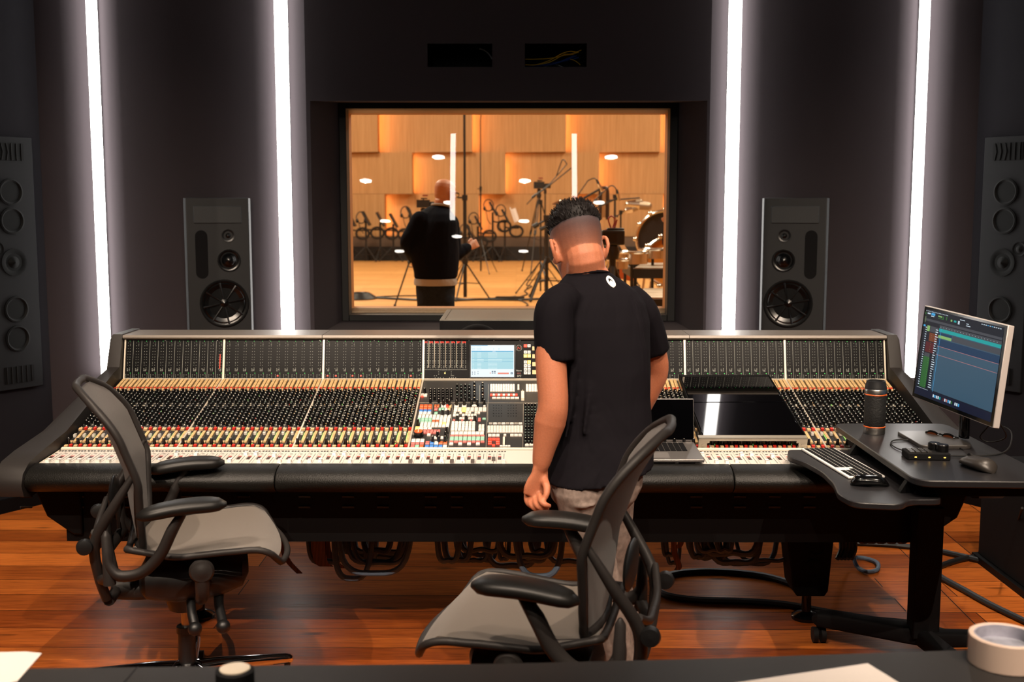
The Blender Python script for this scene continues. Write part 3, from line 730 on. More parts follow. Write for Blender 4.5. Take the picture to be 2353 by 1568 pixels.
kr(145, 520, 9, 948, 36, 'w'); kr(140, 512, 9, 986, 20, 'ttttwwwww'); kr(138, 510, 9, 1008, 22, 'ttttnnwww'); kr(170, 505, 8, 1036, 24, 'wwwwwwyw'); kr(165, 500, 8, 1062, 24, 'wwwwwwww')
kr(112, 162, 1, 1085, 34, 'y'); kr(160, 305, 3, 1090, 22, 'w'); kr(205, 400, 5, 1118, 22, 'r'); kr(200, 392, 5, 1142, 18, 'rrrr.'); kr(88, 120, 1, 1140, 34, 'w'); kr(248, 292, 1, 1162, 22, 'w')
kr(292, 436, 4, 1192, 26, 'w'); kr(70, 220, 3, 1222, 36, 'w'); kr(65, 216, 3, 1262, 24, 'r'); kr(60, 210, 3, 1292, 28, 'rtn')
kr(228, 480, 5, 1250, 32, 'rbwnn'); kr(222, 476, 5, 1290, 28, 'bbbbw')
kr(552, 612, 1, 835, 28, 'w'); kr(638, 698, 1, 835, 28, 'w'); kr(752, 815, 1, 835, 20, 'w'); kr(882, 912, 1, 835, 20, 'w')
kr(548, 920, 8, 868, 42, 'wwywwwww'); kr(545, 850, 9, 913, 22, 'w.w.ww.ww'); kr(540, 810, 8, 940, 24, 'ww.wwwww'); kr(612, 780, 5, 980, 18, 'ww.ww')
kr(538, 568, 1, 1002, 16, 'r'); kr(632, 660, 1, 1002, 16, 'r'); kr(735, 762, 1, 1002, 16, 'r'); kr(820, 858, 1, 985, 36, 'r'); kr(872, 915, 1, 985, 16, 't')
for j in range(5): kr(525 - j * 2, 796 - j * 1, 7, 1024 + j * 21, 19, 'w')
kr(828, 896, 2, 1060, 34, 'w'); kr(828, 896, 2, 1096, 34, 'w')
kr(515, 892, 8, 1140, 32, 'wwwwwwww'); kr(508, 900, 8, 1178, 16, 'r'); kr(506, 900, 8, 1198, 20, 't'); kr(504, 898, 8, 1220, 20, 't'); kr(500, 900, 8, 1244, 18, 'r'); kr(498, 898, 8, 1264, 22, 'w.w.w.w.')
for y in (605, 625, 645, 665): kr(960, 1240, 10, y, 18, 'w'); kr(1362, 1520, 5, y, 18, 'w')
kr(960, 1270, 11, 715, 14, 'Rw'); kr(980, 1290, 6, 750, 14, 'w'); kr(1268, 1292, 1, 605, 60, 'w')
kr(945, 1325, 8, 1040, 12, 'w.w.w.w.w'); kr(945, 1325, 8, 1040, 12, 'wwwwwwww')
for y in (1072, 1098, 1124): kr(930, 1330, 12, y, 24, 'w')
kr(935, 1070, 3, 1168, 24, 'w'); kr(1110, 1145, 1, 1168, 18, 'w'); kr(1185, 1320, 3, 1168, 20, 'w'); kr(935, 1070, 3, 1214, 16, 'R'); kr(935, 1070, 3, 1242, 14, 'R.R'); kr(935, 1070, 3, 1264, 14, 'R.R'); kr(982, 1018, 1, 1282, 16, 'R')
kr(1068, 1190, 4, 1294, 14, 'w'); kr(1352, 1450, 2, 1275, 24, 'w'); kr(178, 252, 2, 712, 30, 'ww'); kr(180, 212, 1, 725, 20, 'R')
b1 = {k: None for k in cmk}
KEYS.sort(key=lambda k: k[1])
inv = WM[con.name].inverted(); cache = {}
def keym(k, w, h):
    kk = (k, round(w, 3), round(h, 3))
    if kk not in cache:
        q = MB(); e = .0012; w, h = kk[1] or .001, kk[2] or .001
        q.rings([[V((-w / 2, -h / 2, 0)), V((w / 2, -h / 2, 0)), V((w / 2, h / 2, 0)), V((-w / 2, h / 2, 0))], [V((-w / 2, -h / 2, .004)), V((w / 2, -h / 2, .004)), V((w / 2, h / 2, .004)), V((-w / 2, h / 2, .004))], [V((-w / 2 + e, -h / 2 + e, .0055)), V((w / 2 - e, -h / 2 + e, .0055)), V((w / 2 - e, h / 2 - e, .0055)), V((-w / 2 + e, h / 2 - e, .0055))]], cmk.index(k))
        cache[kk] = q
    return cache[kk], kk
msh = {}
for x, t, w, h, k in KEYS[:100]:
    q, kk = keym(k, w, h)
    if kk not in msh: msh[kk] = q.mesh('key', cml)
    o = bpy.data.objects.new('key', msh[kk]); link(o, con); o.matrix_local = inv @ S_M(x, t, .001)
b = MB()
for x, t, w, h, k in KEYS[100:]: b.join(keym(k, w, h)[0], S_M(x, t, .001))
obj('key', b, cml, con, world=True, kind='stuff')
# centre knobs, lines, red selector wheel
b = MB()
def line(x0, y0, x1, y1, w=.0007):
    a = sp(*c7(x0, y0)); c_ = sp(*c7(x1, y1)); A = PB + EX * a[0] + SU * a[1] + SN * .0015; B = PB + EX * c_[0] + SU * c_[1] + SN * .0015
    b.cyl(A, B, w, n=4)
for q in ((160, 805, 1500, 808), (545, 808, 490, 1330), (930, 820, 915, 1330), (1335, 820, 1330, 1330), (845, 610, 842, 800), (940, 600, 935, 1020), (920, 1330, 1330, 1330), (320, 815, 300, 945)): line(*q)
cobj('centre_lines', b, M_rib)
ck = []
for i in range(6):
    for j in range(5 - i % 2): 
        px, py = c7(290 + i * 47, 670 + j * 28); x, t = sp(px, py + 4); ck.append((S_M(x, t, .001), 'k'))
for i in range(4):
    for j in range(5):
        px, py = c7(590 + i * 46, 625 + j * 36); x, t = sp(px, py + 3); ck.append((S_M(x, t, .001), 'kt'[(i + j) % 2]))
for i in range(2):
    for j in range(6):
        px, py = c7(785 + i * 92, 600 + j * 34); x, t = sp(px, py + 3); ck.append((S_M(x, t, .001), 'kw'[(i + j) % 2]))
for px, py in ((438, 825), (503, 825), (585, 825), (670, 825), (755, 820), (815, 820), (895, 820), (425, 935), (488, 935), (592, 1000), (690, 1000), (788, 1000), (150, 1040), (474, 1130), (370, 1185), (462, 1185), (315, 1235), (385, 1235), (455, 1235), (225, 690)):
    q = c7(px, py); x, t = sp(q[0], q[1] + 4); ck.append((S_M(x, t, .001), 'b'))
for i in range(4):
    for j in range(14):
        px, py = c7(1360 + i * 36, 860 + j * 32); x, t = sp(px, py); ck.append((S_M(x, t, .001), 't' if j % 4 else 'k'))
b = MB()
for M, k in ck: b.join(KM[k], M)
for M, k in ck: pass
cobj('centre_knobs', b, kmats, kind='stuff')
px, py = c7(155, 1160); x, t = sp(px, py + 4); b = MB(); b.lathe([(.0185, 0), (.0185, .016), (.015, .018)], 24, 0); b.lathe([(.015, .018), (.015, .021)], 24, 1); b.bx(-.001, .001, -.014, .014, .021, .0216, 2)
o = obj('selector_wheel', MB().join(b, S_M(x, t, .001)), [M_knob, M_orange, M_kwhite], con, world=True)
b = MB(); 
for i in range(2):
    for r_ in range(5):
        for c_ in range(4):
            px, py = c7(1000 + i * 165 + c_ * 30, 835 + r_ * 30); x, t = sp(px, py); onS(b, x - .0022, x + .0022, t - .002, t + .002, .001, .0018, 0)
cobj('speaker_grille', b, M_knob)
px, py = c7(1328, 700); x, t = sp(px, py); x2, t2 = sp(c7(1320, 780)[0], c7(1320, 780)[1])
b = MB(); onS(b, x - .006, x + .006, t2, t, .001, .012, 0); onS(b, x - .001, x + .001, t, t + .04, .001, .0016, 1); cobj('joystick_fader', b, [M_cream, M_rib])
px, py = c7(1117, 1200); x, t = sp(px, py); x2, t2 = sp(*c7(1117, 1290)); b = MB(); onS(b, x - .0035, x + .0035, t2, t, .001, .006); cobj('cue_slider', b, M_cream)
# --- centre of the meter bridge
b = MB(); onM(b, -CH + .002, CH - .002, .004, ML - .006, -.004, .002); cpan = cobj('meter_panel', b, M_glossp)
b = MB()
def mline(px0, py0, px1, py1, mi, w=.0006):
    a = mp_(px0, py0); c_ = mp_(px1, py1); onM(b, min(a[0], c_[0]) - w, max(a[0], c_[0]) + w, min(a[1], c_[1]) - w, max(a[1], c_[1]) + w, .002, .003, mi)
for c in range(1, 8): x = 965 + (312 + (c - 1) * 188) / 14.93; mline(x, 784, x - .6, 845, 3)
for c in range(8):
    x = 965 + (205 + c * 187.5) / 14.93
    for k, f in enumerate((232, 270, 312, 395, 478, 560, 645, 715, 810, 850, 892, 985, 1020, 1055)):
        y = 775 + f / 14.93
        for dx in (-2.6, 3.4):
            if k in (1, 12) and dx < 0: continue
            p = mp_(x + dx, y); onM(b, p[0] - .0013, p[0] + .0013, p[1] - .001, p[1] + .001, .002, .0028, 1)
mline(973, 850, 1006, 850, 1, .0004); mline(1040, 850, 1073, 850, 1, .0004); mline(996, 871, 1049, 871, 1, .0004); mline(973, 874.5, 1073, 874.5, 3, .0008)
for px, py in ((1008, 855), (1023, 855), (1037, 855), (1008, 860), (1037, 860), (998, 864), (1003, 864), (1000, 868.5), (1007, 868.5), (1012, 868.5), (1019, 868.5), (1033, 868.5), (1038, 868.5), (1042, 868.5), (1047, 868.5)):
    p = mp_(px, py); onM(b, p[0] - .0016, p[0] + .0016, p[1] - .0008, p[1] + .0008, .002, .0028, 1)
p = mp_(1022.5, 858); onM(b, p[0] - .0022, p[0] + .0022, p[1] - .003, p[1] + .003, .002, .004, 5)
obj('meter_markings', b, M_prints + [M_yellow], cpan, world=True)
# console screen
M_bezel = mat('screen_bezel', '#14161b', .35)
scr = [mat('screen_white', '#050607', .35, emit=(.80, .93, 1.0), es=.95), mat('screen_cyan', '#050607', .35, emit=(.36, .73, .84), es=.85), mat('screen_blue', '#050607', .35, emit=(.05, .42, .70), es=.9), mat('screen_pale', '#050607', .35, emit=(.75, .95, 1.0), es=.9), mat('screen_navy', '#050607', .35, emit=(.03, .14, .24), es=.8), mat('screen_coral', '#050607', .35, emit=(.85, .22, .16), es=.9)]
c8 = lambda x, y: (1070 + x / 13.446, 780 + y / 13.446)
def srect(b, x0, y0, x1, y1, h, mi):
    a = mp_(*c8(x0, y0)); c_ = mp_(*c8(x1, y1)); onM(b, a[0], c_[0], c_[1], a[1], h, h + .0006, mi)
b = MB(); a = mp_(*c8(120, 165)); c_ = mp_(*c8(1550, 1200)); onM(b, a[0], c_[0], c_[1], a[1], .002, .008); dsp = cobj('display_bezel', b, M_bezel, bevel=.002)
b = MB(); srect(b, 165, 190, 1495, 1175, .008, 0)
for q in ((185, 365, 1475, 400, 2), (185, 405, 1475, 925, 1), (185, 592, 1475, 604, 2), (185, 690, 1475, 706, 2), (165, 190, 680, 205, 2),
          (805, 985, 855, 1018, 4), (872, 985, 928, 1018, 4), (805, 1035, 855, 1062, 4), (872, 1035, 928, 1062, 4), (995, 1035, 1335, 1085, 5), (745, 1035, 780, 1065, 5), (1390, 1025, 1455, 1085, 4), (1408, 1042, 1437, 1068, 0),
          (198, 1008, 222, 1034, 4), (272, 1008, 298, 1034, 4), (198, 1068, 222, 1094, 4), (272, 1068, 298, 1094, 4), (375, 992, 392, 1020, 4), (375, 1055, 392, 1085, 4)): srect(b, *q[:4], .0086, q[4])
for y in (435, 477, 519, 560, 742, 783, 825, 867, 908):
    srect(b, 220, y - 4, 258, y + 4, .0092, 3); srect(b, 358, y - 5, 485, y + 5, .0092, 3); srect(b, 692, y - 4, 975, y + 4, .0092, 3)
for y in (626, 682):
    srect(b, 213, y - 6, 270, y + 6, .0092, 3); srect(b, 358, y - 8, 560, y + 8, .0092, 3); srect(b, 692, y - 6, 1130, y + 6, .0092, 3)
for k, y in enumerate((240, 280, 305, 330)):
    for x0, x1 in ((195, 300), (340, 490), (850, 880), (1000, 1060)):
        if k or x0 < 400: srect(b, x0, y - 3, x1, y + 3, .0092, 1)
obj('display_screen', b, scr, dsp, world=True)
def text(s, px, py, size, m, parent, frame='M', sx=1.0, h=.0026, ital=False, name='lettering', align='CENTER'):
    cu = bpy.data.curves.new(name, 'FONT'); cu.body = s; cu.size = size; cu.align_x = align; cu.align_y = 'CENTER'; cu.extrude = .0002
    if ital: cu.shear = .25
    cu.materials.append(m); o = bpy.data.objects.new(name, cu)
    if frame == 'M': x, t = mp_(px, py); M = M_M(x, t, h)
    else: M = frame
    dg = bpy.context.evaluated_depsgraph_get(); link(o); dg.update()
    me = bpy.data.meshes.new_from_object(o.evaluated_get(dg)); bpy.data.objects.remove(o, do_unlink=True); o = bpy.data.objects.new(name, me)
    link(o, parent); o.matrix_local = (WM[parent.name].inverted() @ M) @ Matrix.Diagonal((sx, 1, 1, 1)); return o
for i in range(8): text('BT%d' % (i + 1), 965 + (205 + i * 187.5) / 14.93, 787.3, .0095, M_redl, con, sx=.9)
text('METER SELECTOR OUTPUT', 1022.5, 850.3, .0052, M_dot, con, sx=.95)
text('METERS', 1039.5, 864, .004, M_dot, con); text('MIC LEVEL', 1022.5, 871.3, .004, M_dot, con)
text('Labels', *c8(875, 383), .0055, scr[0], con, h=.0098)
text('Neve', *c8(1645, 970), .0105, M_dot, con); text('88RS', *c8(1645, 1055), .0085, mat('dull_red_print', '#6a2a24', .5), con); text('SP2', *c8(1645, 1140), .012, M_dot, con, ital=True)
b = MB(); x, t = mp_(*c8(1645, 270)); rr = .0118
M_ = M_M(x, t, .0024); b.tube([M_ @ V((rr * math.cos(a), rr * math.sin(a), 0)) for a in [2 * pi * i / 28 for i in range(28)]], .0006, n=4, closed=True)
for i in range(8): a = 2 * pi * i / 8; b.tube([M_ @ V((rr * math.cos(a), rr * math.sin(a), 0)), M_ @ V((rr * .75 * math.cos(a), rr * .75 * math.sin(a), 0))], .0005, n=4)
for q in (((-.005, -.006), (-.004, .005)), ((-.004, .005), (.005, -.005)), ((.005, -.005), (.006, .006))): b.tube([M_ @ V((*q[0], 0)), M_ @ V((*q[1], 0))], .0012, n=4, mi=1)
cobj('round_emblem', b, [M_dot, mat('emblem_red', '#a03020', .5)])
for (x0, y0, x1, y1, k) in ((1800, 160, 1890, 250, 'R'), (1910, 160, 2005, 250, 'w'), (1800, 355, 1890, 445, 'w'), (1910, 355, 2005, 445, 'w'), (1795, 468, 1890, 565, 'y'), (1908, 468, 2008, 565, 'y'), (1800, 662, 1890, 755, 'w'), (1908, 660, 2008, 758, 'y'), (1800, 775, 1890, 865, 'w'), (1910, 775, 2005, 865, 'w'), (1800, 885, 1890, 975, 'w'), (1910, 885, 2005, 975, 'w'), (1800, 995, 1890, 1085, 'w'), (1910, 995, 2005, 1085, 'w')):
    b = MB(); a = mp_(*c8(x0, y0)); c_ = mp_(*c8(x1, y1)); onM(b, a[0], c_[0], c_[1], a[1], .002, .007, cmk.index(k)); 
    xm, tm = (a[0] + c_[0]) / 2, (a[1] + c_[1]) / 2
    onM(b, xm - .002, xm + .002, tm - .0016, tm + .0016, .007, .0074, cmk.index('d') if k == 'w' else cmk.index(k)); cobj('bridge_key', b, cml)
b = MB()
for y0, y1 in ((220, 345), (465, 590), (710, 835), (955, 1080)):
    a = mp_(*c8(2060, y0)); c_ = mp_(*c8(2320, y1)); onM(b, a[0], c_[0] + .05, c_[1], a[1], .002, .004)
cobj('label_strip', b, M_tan)
b = MB(); srect(b, 1750, 1250, 2500, 1262, .004, 0); cobj('lower_strip', b, M_rib)
# panel screws on the bridge
b = MB()
for px in (380, 500, 518, 620, 735, 752, 860, 965, 983, 1078, 1135, 1195, 1575, 1592, 1690, 1800, 1822, 1920, 2015):
    p = M_M(*mp_(px, 782.5), .002); b.cyl(p @ V((0, 0, 0)), p @ V((0, 0, .0012)), .0022, n=8)
    p = M_M(*mp_(px, 870.5), .002); b.cyl(p @ V((0, 0, 0)), p @ V((0, 0, .0012)), .0022, n=8)
cobj('panel_screws', b, M_steel)
# ================================================================ loudspeakers
M_spk = mat('speaker_black', '#141619', 0.5, spec=0.4, bump=.1, nscale=700)
M_cone = mat('cone_black', '#0b0c0e', 0.35)
M_dome = mat('dome_black', '#060708', 0.25)
M_mesh_g = bpy.data.materials.new('perforated_grille'); M_mesh_g.use_nodes = True; nt = M_mesh_g.node_tree; bs = nt.nodes['Principled BSDF']
tc = nt.nodes.new('ShaderNodeTexCoord'); vo = nt.nodes.new('ShaderNodeTexVoronoi'); vo.inputs['Scale'].default_value = 170; vo.inputs['Randomness'].default_value = 0
rp = nt.nodes.new('ShaderNodeValToRGB'); rp.color_ramp.elements[0].position = .35; rp.color_ramp.elements[1].position = .45; rp.color_ramp.elements[0].color = (.002, .002, .002, 1); rp.color_ramp.elements[1].color = (.014, .017, .02, 1)
nt.links.new(tc.outputs['Object'], vo.inputs['Vector']); nt.links.new(vo.outputs['Distance'], rp.inputs[0]); nt.links.new(rp.outputs[0], bs.inputs['Base Color'])
RX = Matrix.Rotation(pi / 2, 4, 'X')     # lathe axis +z -> -y (towards the room)
def drv(prof, x, z, y=0, n=32, mi=0):
    b = MB(); b.lathe(prof, n, mi, Matrix.Translation((x, y, z)) @ RX, caps=True); return b
def monitor_speaker(name, label, loc, rz, mir, dep=.06):
    t = thing(name, label, 'loudspeaker', loc, rz, 'loudspeakers set in the front wall')
    w, h = .175, .765
    b = MB(); e = .012
    poly = [(-w, e), (-w, 0), (-w + e, -e), (w - e, -e), (w, 0), (w, e)]
    b.prism([(-w, dep), (-w, -.006), (-w + .012, -.022), (w - .012, -.022), (w, -.006), (w, dep)], 0, h)
    obj('cabinet', b, M_spk, t, angle=25, bevel=.003)
    Y0 = -.0225
    b = MB(); b.box((0, Y0 - .002, h - .090), (.250, .006, .092)); obj('grille', b, M_mesh_g, t, bevel=.008)
    b = MB(); n = 10; r = .032; zc0, zc1 = h - .40, h - .205; x = -.088 * mir
    pl = [(x + r * math.cos(a), zc1 + r * math.sin(a)) for a in [pi * i / n for i in range(n + 1)]] + [(x + r * math.cos(a), zc0 + r * math.sin(a)) for a in [pi + pi * i / n for i in range(n + 1)]]
    b.prism(pl, -Y0 + .0005, -Y0 + .003, 0, RX); obj('port', b, M_blackm, t)
    obj('tweeter', drv([(.036, 0), (.036, .003), (.030, .003), (.016, -.004), (.013, .001), (.008, .006), (.0, .008)], .053 * mir, h - .203, Y0), [M_cone], t)
    obj('midrange_dome', drv([(.062, 0), (.062, .004), (.054, .005), (.042, -.002), (.036, .001), (.028, .010), (.016, .019), (0, .022)], .054 * mir, h - .336, Y0), [M_dome], t)
    obj('woofer', drv([(.130, 0), (.130, .005), (.118, .006), (.110, .002), (.104, .006), (.096, .003), (.04, -.03 + .02), (.022, .0), (0, .006)], .023 * mir, h - .567, Y0 - .004), [M_dome], t)
    b = MB()
    for i in range(8):
        a = 2 * pi * i / 8 + .2; c, s = math.cos(a), math.sin(a)
        cx, cz = .023 * mir, h - .567
        b.tube([(cx + .024 * c, Y0 - .012, cz + .024 * s), (cx + .07 * c, Y0 - .016, cz + .07 * s), (cx + .112 * c, Y0 - .012, cz + .112 * s)], [.003, .004, .006], n=6)
    obj('woofer_brace', b, M_cone, t)
    return t
for s, nm in ((-1, 'left'), (1, 'right')):
    px = 501 if s < 0 else 1826
    p = at(px, 455, 6.19)
    monitor_speaker('monitor_speaker', 'three-way black loudspeaker in the dark wall %s of the studio window' % nm, (p.x, 6.165, p.z - .765), s * R(-16), -s, .034)
M_spk2 = mat('main_speaker_black', '#101114', .7, spec=.15, bump=.1, nscale=700); M_cone2 = mat('main_cone', '#08090a', .6, spec=.1)
def main_speaker(s):
    nm = 'left' if s < 0 else 'right'
    a = Vector((s * 2.452, 5.905)); d = Vector((s * .54, -.842)); c = a + d * .14
    t = thing('main_speaker', 'tall dark multi-driver loudspeaker at the %s edge of the picture' % nm, 'loudspeaker', (c.x - s * .842 * .006, c.y - .54 * .006, .63), math.atan2(-s * .842, .54), 'tall loudspeakers in the side walls')
    h = 1.28; b = MB(); b.bx(-.135, .135, -.02, .0, 0, h); obj('front_baffle', b, M_spk2, t, bevel=.003)
    Y0 = -.021
    b = MB(); b.box((0, Y0, h - .075), (.165, .004, .085), 0)
    for k in range(6): b.tube([(-.07 + k * .028, Y0 - .003, h - .118), (-.066 + k * .028 + (.005 if k < 3 else -.005), Y0 - .004, h - .075), (-.07 + k * .028, Y0 - .003, h - .032)], .0022, n=5, mi=1)
    obj('upper_port', b, [M_cone2, M_spk2], t)
    b = MB(); b.box((0, Y0, .075), (.165, .004, .085), 0)
    for k in range(6): b.tube([(-.07 + k * .028, Y0 - .003, .033), (-.07 + k * .028, Y0 - .003, .118)], .0022, n=5, mi=1)
    obj('lower_port', b, [M_cone2, M_spk2], t)
    for z in (h - .275, h - .42, h - .87, h - 1.02):
        obj('bass_driver', drv([(.068, 0), (.068, .005), (.060, .007), (.054, .001), (.03, -.008), (.018, -.004), (0, .0)], 0, z, Y0, 28), M_cone2, t)
    obj('midrange_dome', drv([(.070, 0), (.070, .004), (.055, .004), (.035, -.004), (.024, .006), (0, .016)], 0, h - .63, Y0, 28), M_cone2, t)
    obj('tweeter', drv([(.036, 0), (.036, .003), (.022, -.002), (.012, .004), (0, .007)], s * .09, h - .56, Y0, 24), M_cone2, t)
for s in (-1, 1): main_speaker(s)
# centre speaker lying below the window
M_csp = mat('centre_speaker_grey', '#6a675e', .45, bump=.1, nscale=500)
t = thing('centre_speaker', 'wide grey loudspeaker lying on its side below the studio window', 'loudspeaker', (.035, 5.95, 0))
b = MB(); b.bx(-.37, .37, -.30, .28, .70, 1.0); b.bx(-.37, .37, -.305, -.30, .705, .995, 1); obj('cabinet', b, [M_csp, M_blackm], t, bevel=.006)
b = MB(); b.bx(-.345, -.343, -.29, .27, .999, 1.0012); obj('top_seam', b, M_black, t)
o = obj('woofer', drv([(.130, 0), (.130, .006), (.118, .007), (.104, .002), (.04, -.02), (0, .0)], -.18, .85, -.306), M_cone, t)
obj('midrange_dome', drv([(.055, 0), (.055, .004), (.036, .0), (.02, .012), (0, .018)], .04, .88, -.306), M_dome, t)
b = MB(); b.bx(-.20, .20, -.2, .2, 0, .70); obj('plinth', b, M_black, t)
# things inside the two cable openings
def cable(name, pts, r, m, label, group=None, sub=8, n=8, cat='cable', **k):
    b = MB(); b.tube(pts, r, n=n, sub=sub, **k); p0 = Vector(pts[0]); return single(name, b, m, label, cat, group, loc=(0, 0, 0))
M_yel = mat('yellow_cable', '#d8a812', .45); M_blu = mat('blue_cable', '#1c3f8c', .45); M_gryc = mat('grey_cable', '#8a8c90', .5)
M_metalbox = mat('grey_box', '#5c5a5c', .5)
for px0, px1, py0, py1, lab in ((1030, 1049, 115, 149, 'small grey bracket inside the left wall opening'), (1219, 1247, 127, 146, 'grey connector box behind yellow wires in the right wall opening'), (1265, 1281, 113, 132, 'dim grey box at the back of the right wall opening')):
    a = at(px0, py1, YW + .16); c_ = at(px1, py0, YW + .16); b = MB(); b.bx(a.x, c_.x, -.02, .02, 0, c_.z - a.z); single('connector_box', b, M_metalbox, lab, 'box', None, loc=(0, YW + .16, a.z), bevel=.004)
Yc = YW + .09
ye = [((1207, 149), (1230, 149), (1260, 140), (1290, 124), (1310, 118), (1330, 121)), ((1207, 150), (1235, 149), (1265, 142), (1295, 126), (1312, 124), (1336, 115)), ((1207, 136), (1230, 136), (1265, 134), (1300, 127), (1316, 125), (1330, 119)), ((1310, 136), (1320, 139), (1330, 146), (1331, 147), (1332, 148), (1333, 150))]
for i, q in enumerate(ye): cable('yellow_wire', [at(x, y, Yc + .01 * i) for x, y in q], .0022, M_yel, ['lowest yellow wire in the bundle of the right wall opening', 'second yellow wire in the bundle of the right wall opening', 'straight yellow wire across the right wall opening', 'short loose yellow wire end at the right of the wall opening'][i], 'yellow wires in the wall opening')
for i, q in enumerate((((1207, 153), (1240, 151), (1270, 148), (1300, 138), (1325, 128)), ((1210, 154), (1245, 152), (1275, 146), (1305, 134), (1320, 127)), ((1215, 154), (1245, 149), (1280, 143), (1300, 140), (1330, 132)))):
    cable('blue_wire', [at(x, y, Yc + .03 + .01 * i) for x, y in q], .0028, M_blu, ['lowest blue wire under the yellow ones in the right wall opening', 'middle blue wire under the yellow ones in the right wall opening', 'uppermost blue wire beside the yellow ones in the right wall opening'][i], 'blue wires in the wall opening')
cable('white_wire', [at(x, y, Yc + .05) for x, y in ((1250, 154), (1265, 150), (1275, 148), (1285, 151), (1295, 155))], .0022, M_gryc, 'thin white wire at the bottom of the right wall opening')
cable('grey_conduit', [at(x, y, Yc + .06) for x, y in ((1101, 112), (1112, 115), (1123, 124), (1131, 136))], .004, M_gryc, 'curved pale grey conduit in the left wall opening')

# ================================================================ office chairs
M_cfr = mat('chair_frame_graphite', '#242120', .5, spec=.25, bump=.1, nscale=600)
M_arm = mat('arm_pad_black', '#121110', .42, spec=.3, bump=.08, nscale=700)
M_net = mat('chair_mesh_taupe', '#544a40', .8, bump=.6, nscale=1400, var=.25, sheen=.2)
M_netb = mat('chair_mesh_back', '#3c3531', .8, bump=.6, nscale=1400, var=.2, sheen=.2)
M_mech = mat('chair_mechanism_black', '#0d0d0e', .45)
def grid_sheet(fn, nu, nv, th):
    b = MB(); top = [[fn(u / nu * 2 - 1, v / nv) for u in range(nu + 1)] for v in range(nv + 1)]
    vs = [p for r in top for p in r]; N = []
    for v in range(nv + 1):
        for u in range(nu + 1):
            du = top[v][min(u + 1, nu)] - top[v][max(u - 1, 0)]; dv = top[min(v + 1, nv)][u] - top[max(v - 1, 0)][u]; n_ = du.cross(dv)
            N.append(n_.normalized() if n_.length > 1e-9 else V((0, 0, 1)))
    k = len(vs); al = vs + [p - q * th for p, q in zip(vs, N)]; f = []
    idx = lambda u, v: v * (nu + 1) + u
    for v in range(nv):
        for u in range(nu):
            q = (idx(u, v), idx(u + 1, v), idx(u + 1, v + 1), idx(u, v + 1)); f.append(q); f.append(tuple(k + i for i in reversed(q)))
    for u in range(nu):
        f.append((idx(u + 1, 0), idx(u, 0), k + idx(u, 0), k + idx(u + 1, 0))); f.append((idx(u, nv), idx(u + 1, nv), k + idx(u + 1, nv), k + idx(u, nv)))
    for v in range(nv):
        f.append((idx(0, v), idx(0, v + 1), k + idx(0, v + 1), k + idx(0, v))); f.append((idx(nu, v + 1), idx(nu, v), k + idx(nu, v), k + idx(nu, v + 1)))
    return b.add(al, f)
def lerp(tab, x):
    for (a, b_), (c, d) in zip(tab, tab[1:]):
        if x <= c: return b_ + (d - b_) * (x - a) / (c - a) if c != a else d
    return tab[-1][1]
